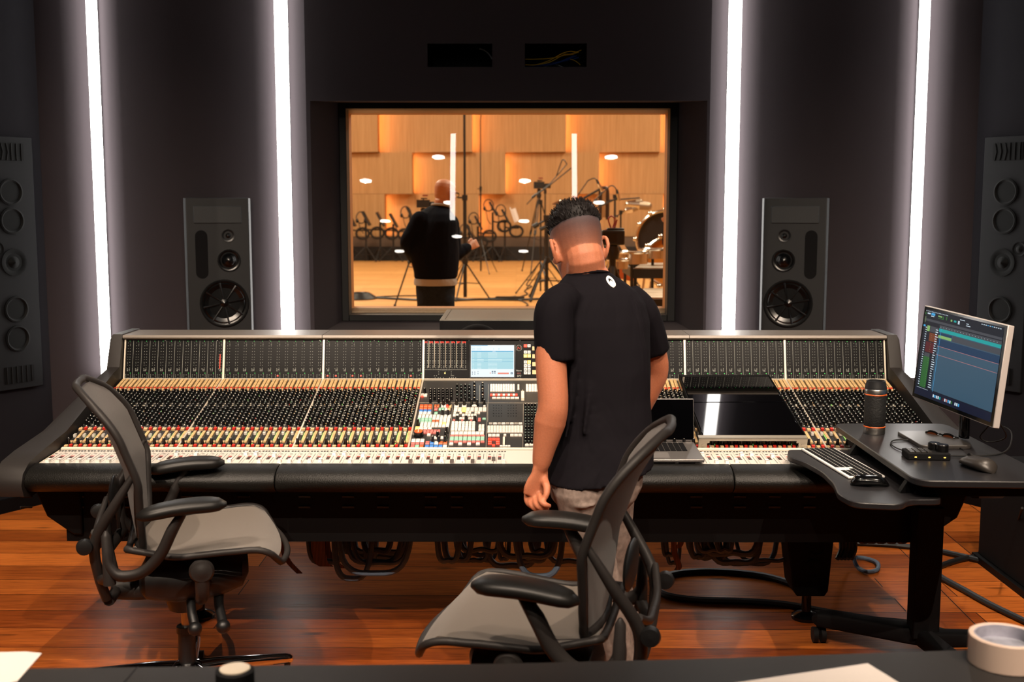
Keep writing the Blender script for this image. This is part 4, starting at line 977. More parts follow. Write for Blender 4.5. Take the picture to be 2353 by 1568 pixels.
def make_chair(label, loc, rz):
    t = thing('office_chair', label, 'office chair', loc, rz, 'mesh office chairs at the console')
    # seat
    def seat(u, v, h=0):
        y = -.15 + .46 * v; w = lerp([(0, .19), (.25, .225), (.7, .255), (.88, .255), (.96, .235), (1, .19)], v)
        z = lerp([(0, .565), (.3, .545), (.6, .560), (.8, .566), (.92, .545), (1, .505)], v) + .022 * abs(u) ** 2.5 * (1 - v * .5)
        return V((u * w, y - .03 * abs(u) ** 2 * (v > .8) * (v - .8) * 5, z + h))
    obj('seat', grid_sheet(lambda u, v: seat(u * .93, .03 + v * .93), 16, 18, .004), M_net, t, angle=60)
    rim = [seat(-1, v / 12) for v in range(12)] + [seat(-1 + 2 * k / 8, 1) for k in range(9)] + [seat(1, v / 12) for v in range(11, -1, -1)] + [seat(1 - 2 * k / 6, 0) for k in range(1, 6)]
    b = MB(); b.tube([p - V((0, 0, .006)) for p in rim], .010, n=8, closed=True, sub=2); obj('seat_frame', b, M_cfr, t, angle=60)
    # back
    def back(u, v, off=0):
        z = .575 + .465 * v; w = lerp([(0, .165), (.15, .195), (.45, .235), (.75, .232), (.88, .205), (.95, .165), (1, .10)], v)
        y = lerp([(0, -.135), (.2, -.150), (.45, -.165), (.75, -.215), (1, -.285)], v) + .055 * (u * w / .235) ** 2
        return V((u * w, y + off, z))
    obj('backrest', grid_sheet(lambda u, v: back(u * .92, .03 + v * .94), 14, 20, .004), M_netb, t, angle=60)
    rim = [back(-1, v / 14) for v in range(14)] + [back(-1 + 2 * k / 6, 1) for k in range(7)] + [back(1, v / 14) for v in range(13, -1, -1)] + [back(1 - 2 * k / 6, 0) for k in range(1, 6)]
    b = MB(); b.tube(rim, .0115, n=10, closed=True, sub=2)
    obj('backrest_frame', b, M_cfr, t, angle=60)
    b = MB()
    for s in (-1, 1):
        b.tube([(s * .230, -.116, .815), (s * .222, -.175, .72), (s * .19, -.235, .61), (s * .155, -.232, .50), (s * .13, -.215, .42)], [.008, .014, .016, .015, .014], n=10, sub=4)
        b.tube([(s * .195, -.235, .64), (s * .10, -.25, .60), (0, -.25, .59)], .010, n=8, sub=4)
    b.tube([(-.13, -.21, .415), (0, -.20, .405), (.13, -.21, .415)], .017, n=8, sub=3)
    b.tube([(0, -.2, .405), (0, -.10, .40), (0, 0, .42)], [.03, .034, .04], n=10, sub=3)
    obj('back_brace', b, M_cfr, t, angle=50)
    b = MB(); b.sph((0, -.195, .70), (.13, .014, .055), 20); obj('lumbar_pad', b, M_mech, t)
    for s in (-1, 1):
        b = MB(); secs = []
        for v in range(13):
            f = v / 12; k = max(.05, 1 - abs(f * 2 - 1) ** 5) ** .5
            y = -.115 + .245 * f; z = .700 + .018 * f + .010 * math.sin(pi * f)
            secs.append((V((s * (.288 - .012 * f), y, z)), V((.043 * k * (1 + .12 * f), 0, 0)), V((0, 0, .018 * k + .002))))
        b.loft(secs, 18, p=2.6); obj('arm_pad', b, M_arm, t, angle=70)
        b = MB(); b.tube([(s * .288, .012, .706), (s * .287, -.02, .655), (s * .280, -.055, .585), (s * .268, -.105, .535), (s * .255, -.165, .525), (s * .248, -.195, .555), (s * .246, -.20, .60)], [.014, .020, .020, .020, .022, .019, .014], n=12, sub=5, flat=.75)
        b.tube([(s * .246, -.195, .50), (s * .246, -.20, .64), (s * .246, -.20, .655)], [.018, .013, .004], n=10)
        b.tube([(s * .246, -.195, .52), (s * .20, -.215, .50), (s * .16, -.225, .49)], [.018, .016, .014], n=8, sub=3)
        obj('arm_support', b, M_cfr, t, angle=60)
        b = MB(); b.lathe([(.0, -.014), (.021, -.012), (.024, .0), (.021, .014), (.012, .016), (0, .016)], 20, 0, Matrix.Translation((s * .20, -.262, .60)) @ Matrix.Rotation(pi / 2, 4, 'Y')); obj('adjustment_knob', b, M_mech, t)
        b = MB(); b.lathe([(0, -.012), (.032, -.012), (.036, 0), (.030, .010), (.018, .012), (.012, .016), (0, .016)], 24, 0, Matrix.Translation((s * .235, .055, .515)) @ Matrix.Rotation(s * pi / 2, 4, 'Y')); b.tube([(s * .225, .055, .50), (s * .21, .055, .44), (s * .14, .05, .40)], [.022, .020, .018], n=10, sub=3); obj('seat_pivot', b, M_cfr, t)
    b = MB(); b.loft([((0, y, z), (w, 0, 0), (0, 0, h)) for y, z, w, h in ((-.13, .43, .05, .03), (-.11, .44, .11, .055), (-.02, .445, .145, .07), (.10, .45, .15, .065), (.17, .455, .13, .045), (.19, .46, .07, .02))], 20, p=3.2)
    b.cyl((0, 0, .33), (0, 0, .40), .05, .07, 20); obj('tilt_mechanism', b, M_mech, t, angle=40)
    for y, x1, z1 in ((.02, .19, .335), (.10, .205, .34)):
        b = MB(); b.tube([(.09, y, .40), (.15, y, .375), (x1, y + .01, z1)], [.016, .014, .015], n=10, sub=3); b.sph((x1 + .006, y + .01, z1 - .004), (.021, .021, .021), 14); obj('lever', b, M_mech, t)
    b = MB(); b.cyl((0, 0, .22), (0, 0, .36), .0145, n=20); obj('gas_cylinder', b, M_steel, t)
    b = MB(); b.lathe([(.026, .150), (.026, .250), (.030, .252), (.030, .272), (.022, .274)], 24); obj('cylinder_sleeve', b, M_mech, t)
    b = MB(); b.lathe([(.040, .10), (.050, .125), (.046, .150), (.034, .158)], 24); obj('base_hub', b, M_chrome, t)
    for i in range(5):
        a = 2 * pi * i / 5 + R(105 if rz < 0 else 40); c, s_ = math.cos(a), math.sin(a)
        b = MB(); secs = []
        for f, w_, h_, z in ((0, .026, .024, .132), (.25, .024, .022, .128), (.6, .021, .018, .116), (.93, .019, .015, .104), (.98, .017, .013, .102), (1, .010, .008, .101)):
            d = .03 + .305 * f; secs.append((V((c * d, s_ * d, z)), V((-s_ * w_, c * w_, 0)), V((0, 0, h_))))
        b.loft(secs, 16, p=2.8); leg = obj('base_leg', b, M_chrome, t, angle=50)
        b = MB(); cx, cy = c * .318, s_ * .318
        for k in (-1, 1): b.cyl((cx - s_ * k * .006, cy + c * k * .006, .032), (cx - s_ * k * .026, cy + c * k * .026, .032), .032, n=20)
        b.cyl((cx, cy, .04), (cx, cy, .092), .010, n=10); obj('caster', b, M_mech, t, angle=40)
    return t
make_chair('mesh office chair at the left, its front turned to the right', (-.965, 3.38, 0), R(-75))
make_chair('mesh office chair right behind the standing man, its front turned to the left', (.14, 2.70, 0), R(78))

# ================================================================ black glass panels and laptop on the console
M_glass = mat('black_glass', '#030304', 0.04, spec=.6)
M_alu = mat('aluminium_dark', '#8a8478', .35, .6)
tg = thing('glass_touch_panel', 'pair of black glass screens lying over the console right of the laptop', 'screen', (1.0, 4.2, .74))
def P3(px, py, h):
    p = onplane(px, py, PB + SN * h, SN); return p
hP = .040
A = P3(1616, 1002, hP); Bq = P3(1848, 1000, hP); C_ = P3(1764, 862, hP); D_ = P3(1563, 862, hP)
Lt = lambda f: A + (D_ - A) * f; Rt = lambda f: Bq + (C_ - Bq) * f
fm_ = ((P3(1700, 925, hP) - A).dot(SU)) / ((D_ - A).dot(SU))
def slab(b, p, q, r, s_, h, mi=0):
    vs = [p, q, r, s_]; b.add([v - SN * h for v in vs] + vs, [(0, 3, 2, 1), (4, 5, 6, 7), (0, 1, 5, 4), (1, 2, 6, 5), (2, 3, 7, 6), (3, 0, 4, 7)], mi)
b = MB(); slab(b, Lt(0), Rt(0), Rt(fm_ - .004), Lt(fm_ - .004), .008); obj('lower_screen', b, M_glass, tg, world=True, bevel=.0015)
b = MB(); slab(b, Lt(fm_ + .004), Rt(fm_ + .004), Rt(.965), Lt(.965), .008); obj('upper_screen', b, M_glass, tg, world=True, bevel=.0015)
b = MB()
slab(b, Lt(.965), Rt(.965), Rt(1.0), Lt(1.0), .010)
for f, g_ in ((Lt, -1), (Rt, 1)):
    p, q = f(-.01) + EX * g_ * .004, f(1.0) + EX * g_ * .004
    e = EX * .0015 * g_
    vs = [p - e, p + e, q + e, q - e]; b.add([v - SN * .018 for v in vs] + [v + SN * .001 for v in vs], [(0, 3, 2, 1), (4, 5, 6, 7), (0, 1, 5, 4), (1, 2, 6, 5), (2, 3, 7, 6), (3, 0, 4, 7)])
obj('side_frame', b, M_blackm, tg, world=True)
b = MB(); F0 = P3(1606, 1008, .042) ; F1 = P3(1856, 1008, .042); L_ = (F1 - F0).length; DN = SN
# front bar with a long slot
def fb(u0, u1, v0, v1, d=.006): b.frame(F0, EX, DN, SU, u0, u1, v0, v1, 0, d)
fb(0, L_, -.010, .0); fb(0, .030, -.040, -.010); fb(L_ - .030, L_, -.040, -.010); fb(.030, .038, -.018, -.010); fb(L_ - .038, L_ - .030, -.018, -.010)
b.frame(F0, EX, SU, DN, 0, L_, 0, .028, -.004, 0)
for u in (.016, L_ - .016): q = F0 + EX * u + DN * -.026; b.cyl(q, q - SU * .003, .0055, n=14); 
obj('front_bar', b, mat('stand_steel', '#9a9284', .38, .5), tg, world=True)
M_lap = mat('laptop_grey', '#74706e', .35, .6)
x0 = 1.0
lc = at(1497, 1064, 3.735); LX = lc.x; z_f = PA.z + .012
t = thing('laptop', 'open grey laptop with a black screen on the faders right of the standing man', 'laptop', (LX, 3.735, z_f - .004))
tl = math.atan2(PB.z - PA.z, YB - YA)
def lf(x, y, z): return V((x, y * math.cos(tl), y * math.sin(tl) + z))
b = MB(); b.add([lf(x, y, z) for z in (.0, .012) for x, y in ((-.178, 0), (.178, 0), (.178, .24), (-.178, .24))], [(0, 3, 2, 1), (4, 5, 6, 7), (0, 1, 5, 4), (1, 2, 6, 5), (2, 3, 7, 6), (3, 0, 4, 7)]); obj('base', b, M_lap, t, bevel=.004)
b = MB()
for r_ in range(6):
    for c_ in range(14):
        x = -.135 + c_ * .0195; y = .105 + r_ * .0195; b.add([lf(x + a, y + q, z) for z in (.0122, .0135) for a, q in ((0, 0), (.017, 0), (.017, .017), (0, .017))], [(4, 5, 6, 7), (0, 1, 5, 4), (1, 2, 6, 5), (2, 3, 7, 6), (3, 0, 4, 7)])
obj('keyboard', b, M_blackm, t)
b = MB(); b.add([lf(x, y, .0125) for x, y in ((-.065, .015), (.065, .015), (.065, .09), (-.065, .09))], [(0, 1, 2, 3)]); obj('trackpad', b, mat('trackpad_grey', '#807c7a', .3, .4), t)
hz = at(1497, 917, 3.99).z - (z_f - .004)
b = MB(); yb, yt, zb_ = .236, .262, lf(0, .236, .012).z
b.add([V((x, y, z)) for dy in (0, .006) for x, y, z in ((-.178, yb + dy, zb_), (.178, yb + dy, zb_), (.178, yt + dy, hz), (-.178, yt + dy, hz))], [(0, 1, 2, 3), (7, 6, 5, 4), (0, 4, 5, 1), (1, 5, 6, 2), (2, 6, 7, 3), (3, 7, 4, 0)]); lid = obj('lid', b, M_lap, t, bevel=.003)
b = MB(); b.add([V((x, y - .0008, z)) for x, y, z in ((-.1755, yb, zb_ + .008), (.1755, yb, zb_ + .008), (.1755, yt, hz - .003), (-.1755, yt, hz - .003))], [(0, 1, 2, 3)]); obj('screen', b, M_glass, lid)

# ================================================================ standing desk at the right
M_top = mat('desk_top_black', '#1c1b1d', .38, spec=.4, bump=.05, nscale=400)
zt, zk = .80, .742
t = thing('standing_desk', 'black two-level height-adjustable standing desk on casters, overlapping the right console end', 'desk', (1.44, 3.5, 0))
def rounded(pts, r, n=6):
    out = []; k = len(pts)
    for i in range(k):
        p = Vector(pts[i]).to_2d() if False else V((pts[i][0], pts[i][1])); a = V(pts[i - 1][:2]) - p; c = V(pts[(i + 1) % k][:2]) - p
        rr = pts[i][2] if len(pts[i]) > 2 else r
        rr = min(rr, a.length * .45, c.length * .45)
        p0 = p + a.normalized() * rr; p1 = p + c.normalized() * rr
        for j in range(n + 1):
            f = j / n; out.append(tuple(p0 * (1 - f) ** 2 + p * 2 * f * (1 - f) + p1 * f * f))
    return out
pl = rounded([(1.165, 3.95, .05), (1.165, 3.10, .06), (1.56, 3.085, .04), (1.56, 3.95, .05)], .05)
b = MB(); b.prism(pl, zt - .020, zt); obj('upper_top', b, M_top, t, world=True, bevel=.003)
kp = [atz(*q, zk) for q in ((1812, 1034), (1808, 1048), (1850, 1062), (1890, 1085), (1915, 1110), (1925, 1135), (1962, 1155), (2072, 1160), (2088, 1148))]
pl = [(p.x, p.y) for p in kp] + [(1.25, 3.12), (1.25, 3.77), (1.0, 3.78)]
b = MB(); b.prism(rounded([(x, y, .03) for x, y in pl], .03), zk - .018, zk); obj('keyboard_shelf', b, M_top, t, world=True, bevel=.003)
for y in (3.70, 3.20):
    for dx, lean in ((0, .03), (.10, .03)):
        b = MB(); b.frame(V((1.17 + dx, y, zk)), V((1, 0, 0)), V((0, 1, 0)), V((lean, 0, .05)).normalized(), -.02, .02, -.012, .012, 0, .05)
        obj('shelf_strut', b, M_black, t, world=True)
b = MB(); cx, cy = 1.45, 3.78
b.bx(cx - .045, cx + .045, cy - .035, cy + .035, .09, .55); b.bx(cx - .038, cx + .038, cy - .028, cy + .028, .55, .76); obj('column', b, M_blackm, t, world=True, bevel=.004)
b = MB(); b.bx(1.20, 1.54, 3.16, 3.22, .74, .78); b.bx(1.20, 1.54, 3.82, 3.88, .74, .78); b.bx(cx - .06, cx + .06, 3.2, 3.85, .735, .775); obj('top_bracket', b, M_blackm, t, world=True)
b = MB()
def beam(pts):
    secs = []
    for k, (x, y, z, w_, h_) in enumerate(pts):
        a_ = V(pts[max(0, k - 1)][:3]); c_ = V(pts[min(len(pts) - 1, k + 1)][:3]); d_ = (c_ - a_).normalized(); n_ = V((-d_.y, d_.x, 0)).normalized()
        secs.append((V((x, y, z)), n_ * w_, V((0, 0, h_))))
    b.loft(secs, 20, p=4)
beam([(1.12, 3.965, .082, .008, .010), (1.14, 3.95, .088, .030, .026), (1.20, 3.92, .092, .036, .030), (1.42, 3.80, .09, .038, .032), (1.48, 3.77, .09, .038, .032)])
beam([(1.44, 3.82, .09, .03, .030), (1.50, 3.4, .085, .030, .026), (1.52, 3.02, .08, .026, .020), (1.522, 2.98, .08, .01, .01)])
beam([(1.44, 3.76, .09, .03, .030), (1.62, 3.77, .085, .030, .026), (1.80, 3.78, .08, .026, .020)])
obj('foot', b, M_blackm, t, world=True)
for x, y in ((1.14, 3.95), (1.50, 3.0), (1.80, 3.76)):
    b = MB(); b.cyl((x - .022, y, .028), (x - .006, y, .028), .028, n=18); b.cyl((x + .006, y, .028), (x + .022, y, .028), .028, n=18); b.cyl((x, y, .03), (x, y, .09), .009, n=10); obj('caster', b, M_rubber, t, world=True)
b = MB(); a = atz(2240, 1122, .72); b.bx(a.x - .035, a.x + .035, a.y - .01, a.y + .08, .715, .722); b.bx(a.x - .03, a.x + .03, a.y + .02, a.y + .1, .722, .78); obj('height_lever', b, M_blackm, t, world=True, bevel=.003)
# keyboard
kc = [atz(*q, zk + .001) for q in ((1845, 1038), (1901, 1032), (2013, 1092), (1949, 1101))]
o_ = kc[3]; U = (kc[0] - kc[3]); Vv = (kc[2] - kc[3]); lu, lv = U.length, Vv.length; U.normalize(); Vv = V((U.y, -U.x, 0)) if U.cross(Vv).z < 0 else V((-U.y, U.x, 0))
lu, lv = .41, .115
t = thing('keyboard', 'slim silver computer keyboard with black keys on the lower desk shelf', 'keyboard', tuple(o_))
b = MB(); b.frame(o_, U, Vv, V((0, 0, 1)), 0, lu, 0, lv, 0, .007); obj('body', b, mat('keyboard_silver', '#e0deda', .4, .1), t, world=True, bevel=.002)
b = MB(); kw, kh = (lu - .012) / 21, (lv - .012) / 6
for i in range(21):
    for j in range(6):
        if i in (4, 5) and j in (0, 1): continue
        if i == 5 and j == 2: continue
        b.frame(o_, U, Vv, V((0, 0, 1)), .006 + i * kw + .0018, .006 + (i + 1) * kw - .0018, .006 + j * kh + .0018, .006 + (j + 1) * kh - .0018, .007, .0085)
obj('keycaps', b, M_blackm, t, world=True, label='black keycaps')
def mouse(label, c, rz, sc=1, m=None, group=None):
    t = thing('computer_mouse', label, 'mouse', c, rz, group, scale=sc)
    b = MB(); secs = []
    for f in range(11):
        q = f / 10; k = max(.06, 1 - abs(q * 2 - 1) ** 3.5) ** .5
        y = -.055 + .11 * q; secs.append((V((0, y, .016 * k)), V((.031 * k * (1 - .1 * q), 0, 0)), V((0, 0, .016 * k * (1.25 - .5 * q)))))
    b.loft(secs, 18); obj('shell', b, m or M_blackg, t, angle=70)
    b = MB(); b.cyl((-.003, .028, .028), (.003, .028, .028), .007, n=14); obj('scroll_wheel', b, M_rubber, t)
    return t
mouse('glossy black mouse on the lower desk shelf below the keyboard', tuple(atz(1998, 1116, zk)), R(-100))
mm = mouse('large black ergonomic mouse at the near right corner of the desk', tuple(atz(2246, 1078, zt)), R(20), 1.15, mat('mouse_rubber', '#2a2623', .4))
# tumbler
p = atz(2015, 1000, zt); t = thing('tumbler', 'black insulated tumbler with steel bands and orange rings standing on the desk', 'tumbler', (p.x, p.y + .03, zt))
b = MB(); b.lathe([(.030, .022), (.0345, .030), (.0355, .08), (.0355, .135)], 32); obj('grip', b, mat('tumbler_grip', '#101112', .6, bump=1, nscale=160), t)
for q_ in ([(.0335, 0), (.0350, .002), (.0350, .022), (.034, .024)], [(.034, .135), (.0362, .136), (.0362, .150), (.035, .152)]): b = MB(); b.lathe(q_, 32); obj('steel_band', b, M_steel, t)
b = MB(); b.lathe([(.0352, .0225), (.0362, .0245), (.0352, .027)], 32, caps=False); b.lathe([(.0358, .131), (.0370, .1335), (.0358, .136)], 32, caps=False); obj('orange_ring', b, mat('tumbler_orange', '#c85a20', .4), t, label='orange rings')
b = MB(); b.lathe([(.0355, .152), (.035, .160), (.031, .175), (.031, .179), (.0285, .179), (.0285, .160), (0, .158)], 32); obj('lid', b, mat('tumbler_lid', '#1a1b1d', .4), t)
# audio controller with two dials
a, c_, d_ = atz(2079, 1056, zt), atz(2172, 1062, zt), atz(2103, 1035, zt)
t = thing('desk_controller', 'small black control box with two round dials on the desk', 'controller', (a.x + .07, a.y + .02, zt), R(-4))
b = MB(); b.box((0, 0, .011), (.125, .075, .022)); obj('body', b, M_blackm, t, bevel=.003)
b = MB()
for i in range(4):
    for j in range(3): b.box((-.048 + i * .017, -.024 + j * .02, .0235), (.013, .014, .004))
obj('keys', b, mat('controller_keys', '#2c2a28', .4), t)
for x, y in ((.030, .022), (.046, -.006)): b = MB(); b.lathe([(.018, .022), (.018, .042), (.016, .044), (0, .044)], 28, 0, Matrix.Translation((x, y, 0))); obj('dial', b, M_knob, t)
b = MB()
for x in (-.04, .0, .045): b.box((x, -.038, .010), (.006, .002, .003))
obj('status_light', b, M_yellow, t)
# folded glasses
p = atz(2160, 1010, zt)
t = thing('folded_glasses', 'folded dark glasses lying before the monitor foot', 'glasses', (p.x, p.y, zt), R(-55))
for s in (-1, 1):
    b = MB(); b.tube([(s * .030 + .022 * math.cos(a), 0, .013 + .009 * math.sin(a)) for a in [2 * pi * i / 16 for i in range(16)]], .0028, n=6, closed=True); obj('rim', b, M_blackg, t)
    b = MB(); b.sph((s * .030, 0, .013), (.021, .0012, .0085), 14); obj('lens', b, mat('lens_orange_reflection', '#4a2412', .1) if s < 0 else bpy.data.materials['lens_orange_reflection'], t)  # orange reflection put into the lens colour
    b = MB(); b.tube([(s * .052, 0, .016), (s * .054, .012, .012), (-s * .05, .018 + .004 * s, .010)], .0028, n=6, sub=3); obj('temple', b, M_blackg, t)
b = MB(); b.tube([(-.009, 0, .015), (0, 0, .018), (.009, 0, .015)], .0022, n=6); obj('bridge', b, M_blackg, t)
p = atz(2235, 1036, zt); b = MB(); b.box((0, 0, .004), (.07, .018, .008)); b.tube([(-.03, 0, .009), (-.045, .01, .012), (-.035, .02, .009)], .002, n=6, sub=3)
single('multi_tool', b, M_steel, 'small metal tool lying beside the monitor foot', 'tool', loc=(p.x, p.y + .01, zt))
# monitor
mt = thing('computer_monitor', 'silver-edged computer monitor showing an audio editing session on the desk at the right', 'monitor', (1.445, 3.66, zt))
TL, TR, BR_, BL_ = V((1.445, 3.90, 1.222)), V((1.525, 3.42, 1.203)), V((1.492, 3.42, .884)), V((1.412, 3.90, .904))
TL, TR = at(2125, 702, 3.90), at(2317, 748, 3.44); BL_ = at(2095, 911, 3.88); BR_ = TR + BL_ - TL
mu_ = (TR - TL).normalized(); mv = (BL_ - TL).normalized(); mn = mv.cross(mu_).normalized()
if mn.x > 0: mn = -mn
def q4(u, v): return TL * (1 - u) * (1 - v) + TR * u * (1 - v) + BR_ * u * v + BL_ * (1 - u) * v
b = MB(); vs = [q4(0, 1), q4(1, 1), q4(1, 0), q4(0, 0)]; b.add([v - mn * .022 for v in vs] + vs, [(0, 3, 2, 1), (4, 5, 6, 7), (0, 1, 5, 4), (1, 2, 6, 5), (2, 3, 7, 6), (3, 0, 4, 7)])
M_ms = mat('monitor_silver', '#c9c2bf', .35, .3)
obj('housing', b, M_ms, mt, world=True, bevel=.002)
b = MB()
def mrect(u0, v0, u1, v1, h, mi): b.add([q4(u0, v1) + mn * h, q4(u1, v1) + mn * h, q4(u1, v0) + mn * h, q4(u0, v0) + mn * h], [(0, 1, 2, 3) if (q4(1, 0) - q4(0, 0)).cross(q4(0, 0) - q4(0, 1)).dot(mn) > 0 else (3, 2, 1, 0)], mi)
def em(name, c, s, k=1): return mat(name, '#040506', .4, emit=c, es=s * k, spec=.2)
ms = [mat('panel_glass', '#050608', .12), em('ui_slate', '#3c5c72', .75), em('ui_dark', '#101a2a', .7), em('ui_teal', '#12a8a8', .8), em('ui_green', '#2f6b35', .75), em('ui_red', '#5a1a22', .8), em('ui_brown', '#7a3c22', .8), em('ui_blue_dark', '#133a5c', .8), em('ui_white', '#cfe0ec', .9), em('ui_grey', '#4c5058', .7), em('ui_pink', '#d08a88', .7), em('ui_lime', '#8fc070', .8), em('ui_cyan', '#40a0d8', 1.0), em('ui_olive', '#5f7050', .8), em('ui_wallpaper', '#0c1630', .8)]
mrect(0.006, .008, .994, .992, .0006, 0)
mrect(.03, .03, .965, .955, .0009, 14); mrect(.03, .03, .965, .87, .0012, 2)
mrect(.03, .13, .965, .155, .0015, 9)
mrect(.235, .20, .965, .86, .0015, 1); mrect(.235, .165, .965, .20, .0018, 9)
mrect(.235, .20, .965, .235, .0018, 3)
mrect(.235, .245, .40, .27, .0018, 7); mrect(.235, .27, .40, .30, .0018, 11); mrect(.41, .245, .965, .30, .0018, 9)
mrect(.235, .31, .965, .385, .0018, 7); mrect(.235, .385, .965, .389, .0021, 10); mrect(.235, .475, .965, .479, .0021, 10)
mrect(.03, .20, .075, .86, .0018, 2)
mrect(.08, .20, .115, .26, .0018, 11); mrect(.12, .20, .225, .26, .0018, 9); mrect(.12, .27, .225, .36, .0018, 6); mrect(.09, .37, .20, .48, .0018, 5); mrect(.09, .49, .16, .53, .0018, 9); mrect(.085, .53, .165, .86, .0018, 4)
mrect(.03, .20, .055, .22, .0021, 12)
rr = random.Random(3)
for k in range(26):
    v = .22 + k * .0245
    mrect(.06 + rr.random() * .004, v, .08, v + .009, .0021, 8); mrect(.195, v, .215 + rr.random() * .02, v + .009, .0021, 8)
for k in range(24):
    v = .27 + k * .0245; mrect(.150, v, .153, v + .006, .0021, 11)
for k in range(16): mrect(.04 + k * .018, .045, .05 + k * .018, .052, .0021, 8)
for k in range(10): mrect(.72 + k * .023, .045, .735 + k * .023, .053, .0021, 12 if k in (3, 5) else 8)
for (u0, v0, u1, v1, c) in ((.06, .065, .10, .08, 8), (.11, .06, .16, .085, 12), (.11, .09, .15, .10, 8), (.20, .07, .25, .085, 11), (.20, .095, .27, .103, 4), (.26, .07, .275, .10, 4), (.30, .065, .315, .1, 4), (.36, .08, .38, .1, 11), (.40, .08, .43, .1, 3), (.45, .075, .47, .11, 8), (.47, .055, .53, .062, 8), (.55, .08, .58, .088, 8), (.55, .10, .60, .108, 8), (.03, .065, .045, .09, 4), (.035, .11, .05, .17, 13)): mrect(u0, v0, u1, v1, .0021, c)
for k in range(20): mrect(.25 + k * .035, .182, .254 + k * .035, .188, .0021, 8)
mrect(.26, .20, .2635, .87, .0024, 12)
for k in range(16):
    u = .27 + k * .021
    if k in (5, 12): continue
    mrect(u, .895, u + .015, .925, .0012, [8, 12, 8, 8, 3, 8, 5, 8, 10, 12, 8, 4, 3, 8, 8, 12][k])
mrect(.05, .872, .2, .875, .0015, 8)
obj('screen', b, ms, mt, world=True)
bp_ = atz(2130, 1015, zt)
b = MB(); cb = (q4(.5, .95) - mn * .03); b.tube([(cb.x + .02, cb.y, zt + .01), (cb.x + .02, cb.y, zt + .09), (cb.x + .01, cb.y, .98)], [.030, .028, .024], n=16, flat=.5, up=(1, 0, 0)); obj('stand_neck', b, M_blackg, mt, world=True)
b = MB(); b.prism(rounded([(bp_.x - .06, bp_.y - .12), (bp_.x + .10, bp_.y - .12), (bp_.x + .10, bp_.y + .12), (bp_.x - .06, bp_.y + .12)], .02), zt, zt + .012); obj('stand_base', b, mat('stand_base_dark', '#3a3735', .35, .3), mt, world=True, bevel=.002)
def deskcable(pts, r, label, m=M_rubber):
    cable('desk_cable', [atz(x, y, zt + .004) if len(q) == 2 else atz(x, y, q[2]) for q in pts for x, y in (q[:2],)], r, m, label)
deskcable([(2082, 1038), (2060, 1030), (2047, 1020), (2056, 1012), (2090, 1012), (2150, 1018), (2190, 1024), (2215, 1034)], .0022, 'thin black cable looping from the control box over the desk')
deskcable([(2165, 1047), (2220, 1048), (2290, 1045), (2318, 1030), (2325, 1000), (2315, 985), (2290, 975), (2290, 965, .84)], .0025, 'black cable running from the control box round to the monitor back')
cable('monitor_cable', [at(2285, 965, 3.6), at(2262, 990, 3.66), at(2252, 1005, 3.7), at(2270, 1016, 3.7), at(2300, 1012, 3.66), at(2312, 1000, 3.62), at(2295, 970, 3.58)], .0022, M_rubber, 'thin cable coil hanging behind the monitor')
# rack case at right edge
t = thing('equipment_rack', 'black equipment rack case cut off by the right picture edge', 'rack', (2.40, 4.62, 0))
b = MB(); b.bx(-.30, .3, -.2, .3, .03, .47); obj('case', b, M_blackm, t, bevel=.004)
b = MB(); b.bx(-.285, -.27, -.21, -.2, .05, .45); b.bx(.27, .285, -.21, -.2, .05, .45); obj('rail', b, M_steel, t)
b = MB()
for k in range(4): b.bx(-.265, .265, -.212, -.2, .06 + k * .10, .15 + k * .10)
obj('rack_unit', b, M_black, t)
b = MB(); b.bx(-.32, .32, -.24, .32, 0, .03); obj('dolly', b, M_black, t)

# ================================================================ cables
M_cab = mat('cable_blue_grey', '#4a5a6c', .55); M_cabk = mat('cable_black', '#0d0d0e', .5)
def floorcab(pts, r, label, m=M_cabk, z=None): cable('floor_cable', [atz(x, y, (z or r)) for x, y in pts], r, m, label)
floorcab([(1850, 1352), (1760, 1325), (1660, 1314), (1580, 1315), (1525, 1326), (1508, 1345), (1528, 1367), (1600, 1379), (1700, 1382), (1800, 1389), (1900, 1407), (2000, 1424), (2080, 1432), (2150, 1448), (2235, 1471)], .014, 'thick black cable looping on the floor from the console pedestal to the desk foot')
floorcab([(1955, 1248), (2040, 1252), (2130, 1262), (2200, 1276), (2260, 1290), (2345, 1300)], .013, 'thick black floor cable running straight from under the console to the rack')
floorcab([(2350, 1284), (2260, 1279), (2200, 1288), (2150, 1308), (2160, 1325), (2215, 1356), (2280, 1392), (2380, 1440)], .013, 'thick black floor cable bending back like a hairpin near the rack')
cable('mains_cable', [at(2349, 1168, 4.3), atz(2338, 1205, .25), atz(2330, 1260, .12), atz(2318, 1290, .03), atz(2322, 1330, .006), atz(2345, 1365, .006), atz(2400, 1400, .006)], .005, M_rubber, 'thin grey cable hanging down beside the rack')
floorcab([(2140, 1380), (2145, 1430), (2165, 1490), (2190, 1540)], .010, 'black cable running from the desk column towards the camera')
cable('console_cable', [at(1955, 1228, 4.15), atz(1957, 1262, .10), atz(1968, 1300, .02), atz(1990, 1314, .012), atz(2015, 1310, .012), atz(2016, 1294, .012), atz(1990, 1284, .012), atz(1968, 1282, .02)], .009, M_cab, 'blue-grey cable with a small loop on the floor right of the console pedestal')
gl = 'blue-grey cables under the console'
rc = random.Random(11); zb = .50
spec = [(765, 955, 1318, 4.05), (700, 800, 1290, 4.15), (760, 860, 1330, 4.10), (1000, 1060, 1288, 4.1), (1180, 1300, 1325, 4.0)]
